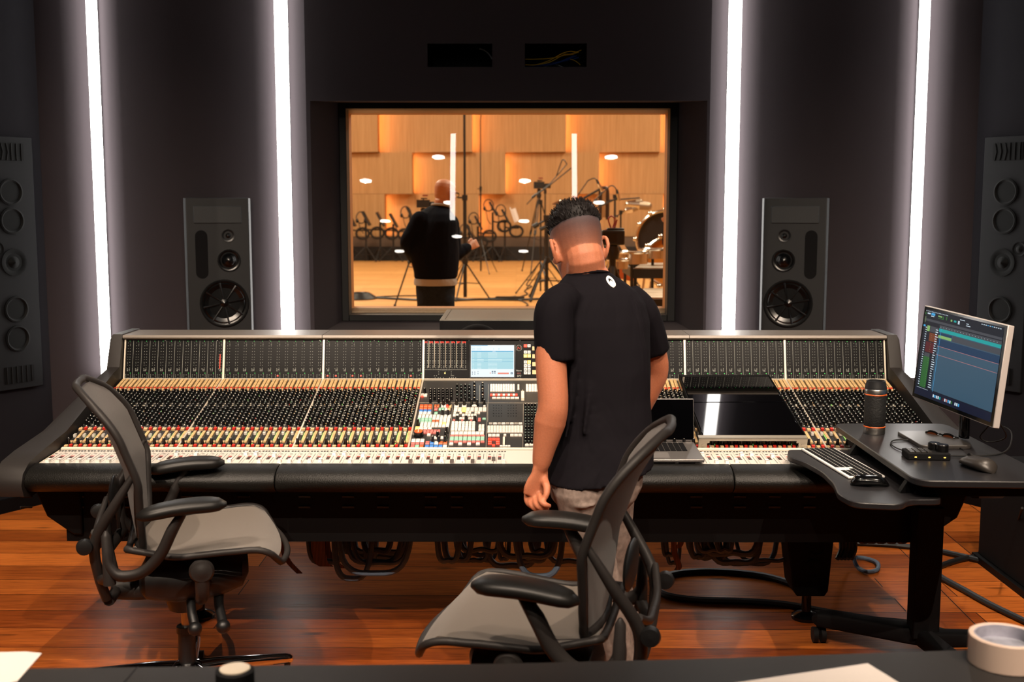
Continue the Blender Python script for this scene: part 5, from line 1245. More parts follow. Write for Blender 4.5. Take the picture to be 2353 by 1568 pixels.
def droop(x0, x1, low, Y, r, i):
    a = at(x0, 1225, Y); c_ = at(x1, 1225, Y); l = at((x0 + x1) / 2, low, Y - .02); m1 = at(x0 + (x1 - x0) * .12, low - (low - 1225) * .35, Y - .01); m2 = at(x1 - (x1 - x0) * .12, low - (low - 1225) * .35, Y - .01)
    l.z = max(l.z, r); a.z = c_.z = .55; a.y += .1; c_.y += .1
    b = MB(); b.tube([a, m1, l, m2, c_], r, n=8, sub=6); return b
for i, (x0, x1, low, Y) in enumerate(spec):
    single('console_cable', droop(x0, x1, low, Y, .011, i), M_cab, ['blue-grey cable hanging in a wide loop beneath the left console half', 'short blue-grey cable loop beside the brown ribbon cables', 'blue-grey cable crossing behind the wide loop', 'single blue-grey cable at the left of the big cable bundle', 'thin blue-grey cable hanging lowest, left of the standing man'][i], 'cable', gl)
cl_ = []
for i in range(34):
    zone = rc.choice(((1010, 1330), (1010, 1330), (770, 900), (1480, 1700), (1590, 1740)))
    x0 = rc.uniform(zone[0], zone[1] - 60); cl_.append((zone[0], x0, x0 + rc.uniform(25, 160), rc.uniform(1262, 1300), rc.uniform(4.12, 4.35), rc.choice((.008, .010, .012))))
cl_.sort(); cnt_ = {}; ORD = 'first second third fourth fifth sixth seventh eighth ninth tenth eleventh twelfth thirteenth fourteenth fifteenth sixteenth seventeenth eighteenth'.split()
for z_, x0, x1, low, Y_, r_ in cl_:
    k_ = cnt_.get(z_, 0); cnt_[z_] = k_ + 1
    lab = {1010: 'blue-grey cable in the tangle under the console middle, %s from its left', 770: 'blue-grey cable in the small tangle under the left half, %s from its left', 1480: 'blue-grey cable hanging below the console right of the man, %s from the left', 1590: 'blue-grey cable in the bundle left of the pedestal, %s from the left'}[z_] % ORD[k_]
    single('console_cable', droop(x0, x1, low, Y_, r_, 0), M_cab, lab, 'cable', gl)
for i in range(5):
    x0 = 1930 + i * 8; b = MB(); b.tube([at(x0, 1220, 4.3), at(x0 + 3, 1260, 4.28), at(x0 - 6, 1285, 4.25)], .009, n=8, sub=4); single('console_cable', b, M_cab, 'blue-grey cable hanging straight down beside the right pedestal, %s from the left' % ORD[i], 'cable', gl)
# flat ribbon cables
M_rib2 = bpy.data.materials.new('ribbon_cable'); M_rib2.use_nodes = True; nt = M_rib2.node_tree; bs = nt.nodes['Principled BSDF']
uvn = nt.nodes.new('ShaderNodeTexCoord'); wv = nt.nodes.new('ShaderNodeTexWave'); wv.bands_direction = 'X'; wv.inputs['Scale'].default_value = 60; wv.inputs['Distortion'].default_value = 0
rp = nt.nodes.new('ShaderNodeValToRGB'); rp.color_ramp.elements[0].color = hexc('#1f1a18'); rp.color_ramp.elements[1].color = hexc('#7a4630'); rp.color_ramp.elements[0].position = .45; rp.color_ramp.elements[1].position = .6
nt.links.new(uvn.outputs['Object'], wv.inputs['Vector']); nt.links.new(wv.outputs['Color'], rp.inputs[0]); nt.links.new(rp.outputs[0], bs.inputs['Base Color']); bs.inputs['Roughness'].default_value = .6
def ribbon(pts, w, Y, label):
    P_ = [at(x, y, Y + (k * .004)) for k, (x, y) in enumerate(pts)]; P_ = [P_[0] + V((0, .0, .06))] + P_
    b = MB(); n = len(P_)
    fine = []
    for i in range(n - 1):
        for k in range(5):
            f = k / 5; p0, p1, p2, p3 = P_[max(i - 1, 0)], P_[i], P_[i + 1], P_[min(i + 2, n - 1)]
            fine.append(0.5 * ((2 * p1) + (-p0 + p2) * f + (2 * p0 - 5 * p1 + 4 * p2 - p3) * f * f + (-p0 + 3 * p1 - 3 * p2 + p3) * f ** 3))
    fine.append(P_[-1]); rs = []
    for p in fine:
        p = V((p.x, p.y, max(p.z, .003)))
        rs.append([p + V((-w / 2, 0, -.001)), p + V((w / 2, 0, -.001)), p + V((w / 2, .002, .001)), p + V((-w / 2, .002, .001))])
    b.rings(rs); p0 = P_[0]; single('ribbon_cable', b, M_rib2, label, 'ribbon cable', 'ribbon cables under the console', loc=tuple(p0))
ribbon([(648, 1226), (650, 1260), (662, 1290), (688, 1318)], .022, 4.12, 'narrow brown ribbon cable just right of the left chair seat')
ribbon([(730, 1226), (731, 1262), (738, 1292), (750, 1302)], .05, 4.10, 'wide brown ribbon cable under the console left half')
ribbon([(748, 1226), (752, 1268), (772, 1296), (790, 1306)], .03, 4.16, 'brown ribbon cable folded beside the wide one')
ribbon([(208, 1226), (210, 1252), (222, 1262), (234, 1250), (236, 1226)], .016, 4.12, 'ribbon cable looping under the left console end')
ribbon([(1548, 1228), (1550, 1270), (1560, 1300), (1556, 1310)], .022, 4.14, 'brown ribbon cable hanging right of the office chair back')
ribbon([(1566, 1228), (1564, 1250), (1556, 1260)], .022, 4.16, 'short brown ribbon cable beside the longer one right of the chair')
for i, x in enumerate((1972, 1990, 2012, 2036, 2060)):
    ribbon([(x, 1226), (x + 2, 1240), (x + 12, 1250), (x + 24, 1242), (x + 26, 1226)], .018, 4.3, 'brown ribbon cable loop under the right console end, %s' % ['leftmost of five', 'second of five from the left', 'third of five', 'fourth of five from the left', 'rightmost of five'][i])
# console pedestals
for s in (-1, 1):
    cx = 1.155 * s; n = '1880'
    t = thing('console_pedestal', 'dark %s pedestal with a round foot carrying the console' % ('right' if s > 0 else 'left'), 'pedestal', (cx, 4.12, 0), 0, 'pedestals of the console')
    b = MB(); pl = [(-.10, .475), (.085, .475), (.075, .30), (.062, .13), (.050, .11), (-.055, .11), (-.07, .14), (-.09, .3)]
    b.prism([(x, z) for x, z in pl], -.14, .0, 0, RX); obj('cabinet', b, M_black, t, bevel=.005)
    b = MB(); b.lathe([(.055, 0), (.055, .012), (.04, .022), (.018, .03), (.018, .115)], 24, 0, Matrix.Translation((0, .07, 0))); obj('foot', b, M_blackg, t)
    if s > 0:
        for k in range(3):
            x = -.038 + k * .042; b = MB(); b.box((x, -.002, .40), (.026, .003, .030), 0); b.cyl((x, -.003, .40), (x, -.010, .40), .010, n=16, mi=1); b.box((x, -.004, .411), (.008, .004, .006), 2 if k != 1 else 0)
            b.box((x, -.002, .422), (.018, .001, .002), 3)
            obj('xlr_socket', b, [mat('socket_plate', '#8a7468', .4) if k == 0 else bpy.data.materials['socket_plate'], M_black, M_red, M_dot], t)
        b = MB(); b.lathe([(.040, 0), (.040, .004), (.032, .005), (.030, .002), (0, .002)], 24, 0, Matrix.Translation((.012, -.001, .305)) @ RX); b.lathe([(.030, 0), (.030, .004), (.026, .005), (0, .003)], 24, 0, Matrix.Translation((.005, -.001, .225)) @ RX); obj('fan_grille', b, M_blackm, t)

# ================================================================ producer's table in the foreground
M_tbl = mat('table_grey', '#272524', .5, spec=.2, bump=.08, nscale=500)
zt2 = .75
ed = [atz(x, y, zt2) for x, y in ((-200, 1539), (0, 1536), (320, 1532), (640, 1528), (1150, 1524), (1600, 1513), (2200, 1493), (2360, 1487), (2600, 1478))]
t = thing('producer_table', 'dark grey worktable across the bottom of the picture', 'table', (0, 1.2, 0))
pl = [(-1.9, ed[0].y - .02)] + [(p.x, p.y) for p in ed] + [(1.9, ed[-1].y), (1.9, .55), (-1.9, .55)]
b = MB(); b.prism(pl[::-1], zt2 - .03, zt2); obj('tabletop', b, M_tbl, t, world=True, bevel=.004)
a, c_ = atz(318, 1532, zt2), atz(286, 1568, zt2); d = (c_ - a).normalized(); c_ = a + d * .8
b = MB(); n = V((-d.y, d.x, 0)) * .0012; b.add([p + V((0, 0, .0005)) for p in (a - n, c_ - n, c_ + n, a + n)], [(0, 1, 2, 3)] if (c_ - a).cross(n).z > 0 else [(3, 2, 1, 0)]); obj('seam', b, M_black, t, world=True)
for x in (-1.75, -.6, .6, 1.75):
    for y in (.65, 1.75): b = MB(); b.bx(x - .025, x + .025, y - .025, y + .025, 0, zt2 - .03); obj('leg', b, M_black, t, world=True)
M_paper = mat('paper_white', '#d0c8c2', .7)
def paper(pts, label, extra):
    P_ = [atz(x, y, zt2 + .0012) for x, y in pts]; b = MB(); b.prism([(p.x, p.y) for p in P_], zt2 + .0003, zt2 + .0016); single('paper_sheet', b, M_paper, label, 'paper')
pA, pB = atz(1716, 1568, zt2), atz(1994, 1527, zt2); e1 = (pB - pA); e1 = V((e1.x, e1.y, 0)); pC = atz(2060, 1568, zt2)
dir2 = V((e1.y, -e1.x, 0)).normalized() * .21; dir2 = (pC - pB).normalized() * .22
poly = [pB, pB + dir2, pB + dir2 - e1.normalized() * .297, pB - e1.normalized() * .297]
b = MB(); b.prism([(p.x, p.y) for p in poly][::-1], zt2 + .0003, zt2 + .0018); single('paper_sheet', b, M_paper, 'white sheet of paper on the table near the tape roll', 'paper')
poly = [atz(60, 1500, zt2), atz(96, 1504, zt2), atz(40, 1568, zt2), atz(-120, 1600, zt2), atz(-140, 1505, zt2)]
b = MB(); b.prism([(p.x, p.y) for p in poly][::-1], zt2 + .0003, zt2 + .0018); single('paper_sheet', b, M_paper, 'white sheet of paper at the far left end of the table', 'paper')
b = MB(); p = atz(-10, 1560, zt2); b.loft([((0, 0, 0), (.045, 0, 0), (0, .04, 0)), ((0, 0, .03), (.05, 0, 0), (0, .045, 0)), ((-.005, .01, .06), (.045, 0, 0), (0, .04, 0)), ((-.015, .01, .085), (.02, 0, 0), (0, .02, 0))], 16); b.sph((.035, -.01, .018), (.02, .02, .018), 12)
single('headphones', b, M_rubber, 'dark blurred object on the paper at the left picture edge', 'object', loc=(p.x, p.y, zt2 + .002))
p = atz(541, 1586, zt2); t = thing('lens_cap_pot', 'small black pot with a cream top near the table edge, left of centre', 'pot', (p.x, p.y, zt2))
b = MB(); b.lathe([(.030, 0), (.032, .004), (.032, .034), (.028, .036)], 28); obj('body', b, M_rubber, t)
b = MB(); b.lathe([(.025, .034), (.025, .038), (.022, .039), (0, .039)], 28); obj('top', b, M_cream, t, label='cream top')
p = atz(2202, 1556, zt2); b = MB(); b.lathe([(.040, 0), (.042, .003), (.042, .008), (.036, .012), (.020, .011), (.016, .014), (0, .014)], 32); single('round_lid', b, mat('lid_black', '#1a1a18', .35), 'flat black round lid beside the tape roll', 'lid', loc=(p.x, p.y + .015, zt2))
p = atz(2228, 1524, zt2); p.x += .062; p.y -= .05; t = thing('tape_roll', 'roll of wide white tape standing at the right end of the table', 'tape roll', (p.x, p.y + .05, zt2))
def ringm(r0, r1, z0, z1, n=48):
    b = MB(); rs = []
    for i in range(n):
        a = 2 * pi * i / n; c, s = math.cos(a), math.sin(a); rs.append([V((r1 * c, r1 * s, z0)), V((r1 * c, r1 * s, z1)), V((r0 * c, r0 * s, z1)), V((r0 * c, r0 * s, z0))])
    return b.rings(rs, closed=True)
obj('tape', ringm(.053, .062, 0, .052), mat('tape_white', '#c4ad9e', .6), t, bevel=.002)
obj('cardboard_core', ringm(.0505, .053, 0.001, .051), mat('core_grey', '#9a9aa8', .7, var=.4, nscale=25), t)
b = MB(); b.cyl((0, 0, .0), (0, 0, .03), .0495, n=32); obj('inner_roll', b, mat('inner_grey', '#8a8c98', .7, var=.5, nscale=30), t)
# ================================================================ people
def skin_mat(name, c, spec=.35):
    m = mat(name, c, .5, bump=.15, nscale=260, var=.12, spec=spec)
    b = m.node_tree.nodes['Principled BSDF']; b.inputs['Subsurface Weight'].default_value = .12; b.inputs['Subsurface Radius'].default_value = (.02, .008, .004); b.inputs['Subsurface Scale'].default_value = .3
    return m
M_skin = skin_mat('skin', '#a8684c', .25); M_skin2 = skin_mat('skin_hall', '#b88468')
def cloth(name, c, stretch=(9, 9, 2.2), bump=.8, dist=.02, fine=1200, **k):
    m = mat(name, c, .85, **{'spec': .06, **k}); nt = m.node_tree; b = nt.nodes['Principled BSDF']
    tc = nt.nodes.new('ShaderNodeTexCoord'); mp = nt.nodes.new('ShaderNodeMapping'); mp.inputs['Scale'].default_value = stretch
    n = nt.nodes.new('ShaderNodeTexNoise'); n.inputs['Scale'].default_value = 1; n.inputs['Detail'].default_value = 3; n.inputs['Distortion'].default_value = .8
    bp = nt.nodes.new('ShaderNodeBump'); bp.inputs['Strength'].default_value = bump; bp.inputs['Distance'].default_value = dist
    nt.links.new(tc.outputs['Object'], mp.inputs[0]); nt.links.new(mp.outputs[0], n.inputs['Vector']); nt.links.new(n.outputs['Fac'], bp.inputs['Height']); nt.links.new(bp.outputs[0], b.inputs['Normal'])
    return m
M_tee = cloth('black_tshirt', '#0f0d11')
M_jean = cloth('grey_denim', '#7b6d66', (14, 14, 5), .7, .012, var=.3, nscale=60)
M_hair = mat('hair_dark', '#0e0908', .6, spec=.2)
def limb(b, pts, rr, n=16, sub=5, ball=True):
    b.tube(pts, rr, n=n, sub=sub)
    if ball: b.sph(pts[0], rr[0] * .98, 14); b.sph(pts[-1], rr[-1] * .98, 14)
HEAD = [(-.118, .060, .020, .018), (-.108, .052, .036, .036), (-.088, .036, .050, .058), (-.055, .014, .061, .082), (-.02, .003, .069, .094), (.015, .0, .0735, .098), (.05, -.003, .074, .098), (.08, -.005, .066, .088), (.100, -.006, .051, .070), (.114, -.006, .030, .042), (.120, -.006, .008, .012)]
def head_geo(b, M, k=1.0):
    b.loft([(M @ V((0, y * k, z * k)), M.to_3x3() @ V((rx * k, 0, 0)), M.to_3x3() @ V((0, ry * k, 0))) for z, y, rx, ry in HEAD], 28)
    S = M.to_3x3()
    def e(c, r): b.sph(M @ (V(c) * k), V(r) * k, 12, 0, M)
    b.tube([M @ (V(p) * k) for p in ((0, .090, .028), (0, .104, .0), (0, .116, -.028), (0, .100, -.040))], [.008 * k, .010 * k, .013 * k, .008 * k], n=10, sub=3)
    for s in (-1, 1):
        e((s * .010, .104, -.034), (.008, .010, .007)); e((s * .030, .086, .030), (.024, .012, .008)); e((s * .042, .070, -.018), (.018, .018, .014))
        # ear: shell, rim and lobe
        b.loft([(M @ (V((s * .070, -.004, z)) * k), S @ V((.012 * k, 0, 0)), S @ V((0, ry * k, 0))) for z, ry in ((-.048, .006), (-.036, .012), (-.012, .017), (.010, .016), (.020, .006))], 10)
        b.tube([M @ (V((s * x, y, z)) * k) for x, y, z in ((.074, .006, -.046), (.082, -.008, -.040), (.090, -.022, -.014), (.090, -.020, .012), (.084, -.004, .022), (.076, .010, .010))], [.005 * k, .006 * k, .0065 * k, .0065 * k, .006 * k, .004 * k], n=8, sub=3)
        e((s * .078, .0, -.044), (.006, .008, .009))
    e((0, .096, -.062), (.022, .010, .006)); e((0, .095, -.073), (.019, .010, .006)); e((0, .085, -.100), (.018, .015, .012))
def eyes(M, parent, mwhite, mdark, k=1.0):
    for s in (-1, 1):
        b = MB(); b.sph(M @ (V((s * .031, .081, .008)) * k), .0125 * k, 14); b.sph(M @ (V((s * .031, .0895, .008)) * k), .0058 * k, 10, 1); obj('eye', b, [mwhite, mdark], parent, world=True)
M_eye = mat('eye_white', '#d8d4ce', .2)
def frame_M(c, yaw, pitch, roll=0):
    return Matrix.Translation(c) @ Matrix.Rotation(yaw, 4, 'Z') @ Matrix.Rotation(roll, 4, 'Y') @ Matrix.Rotation(pitch, 4, 'X')

# ---------------------------------------------------------------- the man standing at the console
Pm = lambda px, py, Y: at(px, py, Y)
man = thing('person', 'man in black t-shirt and grey jeans standing at the console, seen from behind', 'person', (.36, 3.30, 0))
YAWB = R(24); rv = V((math.cos(YAWB), math.sin(YAWB), 0)); fv = V((-math.sin(YAWB), math.cos(YAWB), 0))
TS = [(618, 1352, 3.43, .050, .050), (632, 1355, 3.43, .072, .062), (648, 1360, 3.42, .098, .080), (668, 1363, 3.41, .128, .098), (698, 1367, 3.40, .156, .110), (740, 1371, 3.385, .163, .118), (795, 1379, 3.37, .150, .122), (855, 1386, 3.35, .141, .118), (920, 1387, 3.33, .138, .115), (985, 1386, 3.31, .145, .120), (1040, 1380, 3.29, .156, .132), (1084, 1375, 3.27, .160, .138)]
def torso(b, secs, dk=0.0, zslope=0.0):
    out = []
    for i, (py, cx, Y, hw, hd) in enumerate(secs):
        f = i / (len(secs) - 1)
        U = rv * (hw - dk); U = U + V((0, 0, zslope * f * f)); W_ = fv * (hd - dk) + V((0, 0, zslope * .35 * f * f)); out.append((Pm(cx, py, Y), U, W_))
    b.loft(out, 36, p=2.35); return b
b = MB(); torso(b, TS, 0, .024)
Ls, Le, Lw = Pm(1270, 716, 3.27), Pm(1271, 925, 3.20), Pm(1243, 1070, 3.20)
Rs, Re, Rw = Pm(1476, 716, 3.47), Pm(1507, 850, 3.55), V((.40, 3.61, .80))
b.tube([Pm(1308, 684, 3.33), Pm(1276, 714, 3.28), Pm(1274, 770, 3.255), Pm(1277, 834, 3.24)], [.052, .060, .060, .060], n=20, sub=5); b.sph(Pm(1278, 716, 3.29), .056, 16)
b.tube([Pm(1438, 682, 3.46), Pm(1470, 714, 3.47), Pm(1490, 756, 3.49), Pm(1505, 810, 3.51)], [.050, .054, .050, .048], n=20, sub=5); b.sph(Pm(1468, 712, 3.47), .052, 16)
# folds: waist creases at the right flank, sleeve and back drapes
for pts, r in ((((1494, 945, 3.40), (1470, 968, 3.31), (1440, 978, 3.26), (1400, 985, 3.23)), .014), (((1484, 1000, 3.38), (1450, 1025, 3.29), (1420, 1050, 3.22)), .012), (((1400, 700, 3.31), (1408, 800, 3.27), (1425, 900, 3.26), (1440, 960, 3.26)), .011), (((1310, 740, 3.29), (1318, 830, 3.24), (1312, 920, 3.22), (1300, 1010, 3.19)), .012), (((1360, 760, 3.29), (1356, 880, 3.23), (1340, 1000, 3.18)), .010)):
    b.tube([Pm(*q) for q in pts], [.004] + [r] * (len(pts) - 2) + [.004], n=10, sub=5)
tee = obj('tshirt', b, M_tee, man, world=True, remesh=.006, smooth=7)
b = MB(); b.tube([Pm(1350, 640, 3.435) + rv * (.066 * math.cos(a)) + fv * (.064 * math.sin(a)) + V((0, 0, .006 + .018 * math.sin(a) * -1)) for a in [2 * pi * i / 24 for i in range(24)]], .0045, n=8, closed=True); obj('collar', b, M_tee, man, world=True)
# printed emblem on the upper back
c0 = Pm(1408, 651, 3.33); ev = rv; eu = V((0, 0, 1)); b = MB(); n = 28
def epx(x, y): return Pm(1385 + x / 39.2, 630 + y / 39.2, 3.30)
outer = [(680, 355), (800, 385), (980, 500), (1130, 660), (1240, 850), (1305, 1050), (1290, 1180), (1220, 1265), (1110, 1325), (980, 1290), (840, 1190), (700, 1060), (590, 920), (510, 780), (465, 620), (490, 470), (570, 380)]
inner = [(740, 520), (800, 545), (900, 600), (1000, 690), (1060, 760), (1110, 850), (1060, 860), (1000, 860), (950, 800), (890, 740), (820, 760), (830, 850), (800, 900), (740, 890), (690, 790), (640, 650), (680, 560)]
for i in range(17):
    j = (i + 1) % 17; b.add([epx(*outer[i]), epx(*outer[j]), epx(*inner[j]), epx(*inner[i])], [(0, 1, 2, 3)])
em_ = obj('printed_emblem', b, mat('print_ink_white', '#e8e6e2', .6), man, world=True, angle=None)
sd = em_.modifiers.new('sub', 'SUBSURF'); sd.subdivision_type = 'SIMPLE'; sd.levels = sd.render_levels = 2
sw = em_.modifiers.new('wrap', 'SHRINKWRAP'); sw.target = tee; sw.wrap_method = 'PROJECT'; sw.use_negative_direction = True; sw.use_positive_direction = True; sw.use_project_y = True; sw.offset = -.0
sw2 = em_.modifiers.new('sol', 'SOLIDIFY'); sw2.thickness = .004; sw2.offset = 0
# jeans
b = MB()
JS = [(1035, 1378, 3.275, .120, .09), (1070, 1375, 3.27, .128, .10), (1090, 1372, 3.27, .136, .108), (1115, 1368, 3.265, .138, .116), (1145, 1364, 3.26, .122, .110), (1175, 1364, 3.26, .085, .085)]
torso(b, JS)
Lh, Lk, La = Pm(1337, 1125, 3.21), Pm(1382, 1312, 3.22), V((.385, 3.22, .09))
Rh, Rk, Ra = Pm(1400, 1125, 3.31), Pm(1404, 1305, 3.34), V((.43, 3.40, .09))
limb(b, [Lh, Lh.lerp(Lk, .5) + V((-.012, 0, 0)), Lk, Lk.lerp(La, .4), La], [.083, .066, .050, .052, .044])
limb(b, [Rh, Rh.lerp(Rk, .5), Rk, Rk.lerp(Ra, .4), Ra], [.080, .066, .052, .052, .045])
for pts, r in ((((1296, 1150, 3.17), (1330, 1165, 3.13), (1370, 1160, 3.13)), .007), (((1430, 1110, 3.2), (1415, 1150, 3.17), (1380, 1165, 3.15)), .009), (((1452, 1075, 3.23), (1440, 1120, 3.21), (1425, 1180, 3.24)), .010)):
    b.tube([Pm(*q) for q in pts], [.003, r, .003], n=8, sub=4)
obj('jeans', b, M_jean, man, world=True, remesh=.006, smooth=5)
b = MB(); pk = [(1353, 1115), (1412, 1102), (1420, 1150), (1392, 1166), (1360, 1168)]
for (a0, a1) in zip(pk, pk[1:] + pk[:1]): b.cyl(Pm(a0[0], a0[1], 3.20), Pm(a1[0], a1[1], 3.20), .0016, n=6)
pk_ = obj('back_pocket', b, mat('denim_stitch', '#5e524c', .8), man, world=True)
w_ = pk_.modifiers.new('wrap', 'SHRINKWRAP'); w_.target = man.children[[c.name.split('.')[0] for c in man.children].index('jeans')]; w_.wrap_method = 'PROJECT'; w_.use_project_y = True; w_.use_negative_direction = True; w_.offset = .001
for A_, d in ((La, V((-.30, .95, 0))), (Ra, V((-.25, .97, 0)))):
    d.normalize(); sd_ = V((d.y, -d.x, 0)); b = MB(); secs = []
    for f, w2, h2 in ((-.09, .026, .030), (-.07, .036, .045), (-.02, .040, .055), (.05, .040, .042), (.12, .046, .032), (.17, .040, .026), (.19, .020, .016)): secs.append((V((A_.x, A_.y, .0)) + d * f + V((0, 0, h2 + .002)), sd_ * w2, V((0, 0, h2))))
    b.loft(secs, 18, p=2.6); obj('shoe', b, M_rubber, man, world=True)
# body
HM = frame_M(Pm(1327, 566, 3.465), R(20), R(-22), R(-3))
b = MB(); head_geo(b, HM)
limb(b, [HM @ V((0, -.028, -.01)), HM @ V((0, -.036, -.06)), Pm(1345, 622, 3.445), Pm(1354, 650, 3.43)], [.056, .058, .062, .070], ball=False)
torso(b, TS[1:-1], .016)
limb(b, [Ls, Ls.lerp(Le, .5) + V((-.006, -.004, 0)), Le, Le.lerp(Lw, .32) + V((.002, 0, 0)), Le.lerp(Lw, .7), Lw], [.046, .045, .0435, .0455, .034, .0245], n=20)
limb(b, [Rs, Rs.lerp(Re, .5), Re, Re.lerp(Rw, .3), Re.lerp(Rw, .7), Rw], [.048, .046, .040, .042, .033, .024], n=20)
limb(b, [Lh, Lk, La], [.07, .042, .035]); limb(b, [Rh, Rk, Ra], [.07, .042, .035]); torso(b, JS, .014)
def F(px, py, Y): return Pm(px, py, Y)
# left hand: palm then five separate bent fingers
b.loft([(F(1242, 1070, 3.20), V((.021, .006, 0)), V((0, .019, 0))), (F(1240, 1086, 3.20), V((.024, .008, 0)), V((0, .018, 0))), (F(1236, 1104, 3.20), V((.031, .008, -.004)), V((0, .018, 0))), (F(1231, 1122, 3.20), V((.034, .008, -.006)), V((0, .016, 0))), (F(1227, 1140, 3.20), V((.031, .006, -.008)), V((0, .014, 0)))], 18, p=2.5)
for pts, rr in ((((1211, 1134, 3.215), (1211, 1152, 3.20), (1220, 1163, 3.185), (1232, 1165, 3.19)), (.0092, .0085, .0078, .0068)),
                (((1220, 1140, 3.205), (1221, 1160, 3.18), (1232, 1170, 3.168), (1245, 1171, 3.178)), (.0098, .009, .0083, .0072)),
                (((1230, 1142, 3.195), (1233, 1160, 3.16), (1245, 1169, 3.150), (1257, 1170, 3.162)), (.0098, .009, .0083, .0072)),
                (((1241, 1138, 3.185), (1244, 1153, 3.145), (1253, 1161, 3.135), (1262, 1163, 3.148)), (.0095, .0088, .008, .007)),
                (((1250, 1102, 3.195), (1256, 1118, 3.17), (1256, 1134, 3.155), (1251, 1147, 3.15)), (.0125, .0115, .0098, .008))):
    b.tube([F(*p) for p in pts], list(rr), n=12, sub=4); b.sph(F(*pts[-1]), rr[-1], 10); b.sph(F(*pts[0]), rr[0], 10)
# right hand flat on the armrest edge
d = V((-.35, .93, -.05)).normalized(); sd_ = V((.93, .35, 0)); w0 = Rw
b.loft([(w0, sd_ * .021, V((0, 0, .018))), (w0 + d * .03 + V((0, 0, -.018)), sd_ * .030, V((0, 0, .016))), (w0 + d * .065 + V((0, 0, -.04)), sd_ * .037, V((0, 0, .014)))], 16, p=2.4)
for k in range(4):
    q = w0 + d * .065 + V((0, 0, -.042)) + sd_ * (-.027 + .018 * k); L_ = (.065, .075, .07, .055)[k]
    b.tube([q, q + d * L_ * .5 + V((0, 0, -.006)), q + d * L_ + V((0, 0, -.020))], [.009, .0085, .007], n=10, sub=3)
q = w0 + d * .02 - sd_ * .028 + V((0, 0, -.02)); b.tube([q, q + d * .03 - sd_ * .02 + V((0, 0, -.012)), q + d * .055 - sd_ * .022 + V((0, 0, -.022))], [.011, .010, .008], n=10, sub=3)
obj('body', b, M_skin, man, world=True, remesh=.0038, smooth=3)
eyes(HM, man, M_eye, M_hair)
# hair: dense top with short tufts, and a clipped fade over the back and sides
b = MB(); S3 = HM.to_3x3()
def hp(a, z, k=1.0, dy=0):
    ry = rx = None
    for (z0, y0, rx0, ry0), (z1, y1, rx1, ry1) in zip(HEAD, HEAD[1:]):
        if z0 <= z <= z1:
            f = (z - z0) / (z1 - z0); rx = rx0 + (rx1 - rx0) * f; ry = ry0 + (ry1 - ry0) * f; yc = y0 + (y1 - y0) * f; break
    return V((rx * k * math.cos(a), yc + ry * k * math.sin(a), z))
secs = []
for z, g in ((.058, .0015), (.070, .006), (.085, .011), (.100, .014), (.112, .016), (.1195, .017)):
    zz = z + g * (z - .05) * 9; p0 = hp(0, min(z, .1199)); p1 = hp(pi / 2, min(z, .1199)); p2 = hp(-pi / 2, min(z, .1199))
    yc = (p1.y + p2.y) / 2; secs.append((HM @ V((0, yc, zz)), S3 @ V((p0.x + g, 0, 0)), S3 @ V((0, (p1.y - p2.y) / 2 + g, 0))))
b.loft(secs, 28)
rh = random.Random(5)
for i in range(900):
    a = rh.uniform(0, 2 * pi); z = rh.uniform(.060, .1195); p = hp(a, z)
    nrm = V((p.x / .074 ** 2, (p.y + .004) / .098 ** 2, max(0, z - .03) / .06 ** 2)).normalized()
    L_ = .006 + .018 * min(1, max(0, (z - .058) / .05)); t_ = (nrm + V((rh.uniform(-.5, .5), rh.uniform(-.2, .6), rh.uniform(0, .5)))).normalized()
    base = HM @ (p + nrm * .003); tip = HM @ (p + nrm * .006 + t_ * L_); b.cyl(base, tip, .0032, .0005, 5)
obj('hair', b, M_hair, man, world=True, angle=70)
fm2 = bpy.data.materials.new('hair_fade'); fm2.use_nodes = True; nt = fm2.node_tree; bs = nt.nodes['Principled BSDF']; bs.inputs['Base Color'].default_value = hexc('#3a2c2e'); bs.inputs['Roughness'].default_value = .8
tc = nt.nodes.new('ShaderNodeTexCoord'); sx = nt.nodes.new('ShaderNodeSeparateXYZ'); nt.links.new(tc.outputs['Generated'], sx.inputs[0])
mr = nt.nodes.new('ShaderNodeValToRGB'); mr.color_ramp.elements[0].position = .30; mr.color_ramp.elements[0].color = (0, 0, 0, 1); mr.color_ramp.elements[1].position = .98; mr.color_ramp.elements[1].color = (.95, .95, .95, 1)
for pos, val in ((.46, .22), (.68, .48), (.86, .72)):
    e_ = mr.color_ramp.elements.new(pos); e_.color = (val,) * 3 + (1,)
nt.links.new(sx.outputs['Z'], mr.inputs[0]); nz = nt.nodes.new('ShaderNodeTexNoise'); nz.inputs['Scale'].default_value = 900; nt.links.new(tc.outputs['Object'], nz.inputs['Vector'])
mth = nt.nodes.new('ShaderNodeMath'); mth.operation = 'MULTIPLY_ADD'; mth.inputs[1].default_value = .5; mth.inputs[2].default_value = .75; nt.links.new(nz.outputs['Fac'], mth.inputs[0])
m3 = nt.nodes.new('ShaderNodeMath'); m3.operation = 'MULTIPLY'; nt.links.new(mth.outputs[0], m3.inputs[0]); nt.links.new(mr.outputs[0], m3.inputs[1]); nt.links.new(m3.outputs[0], bs.inputs['Alpha'])
b = MB(); rs = []
for z in [(-.062 + .128 * i / 12) for i in range(13)]:
    row = []
    for j in range(25):
        a = R(160) + (R(380) - R(160)) * j / 24; p = hp(a, z, 1.0); nrm = V((math.cos(a), math.sin(a), 0)); row.append(HM @ (p + nrm * .0022))
    rs.append(row)
vs = [p for r_ in rs for p in r_]; b.add(vs, [(i * 25 + j, i * 25 + j + 1, (i + 1) * 25 + j + 1, (i + 1) * 25 + j) for i in range(12) for j in range(24)])
obj('clipped_hair', b, fm2, man, world=True, angle=80)

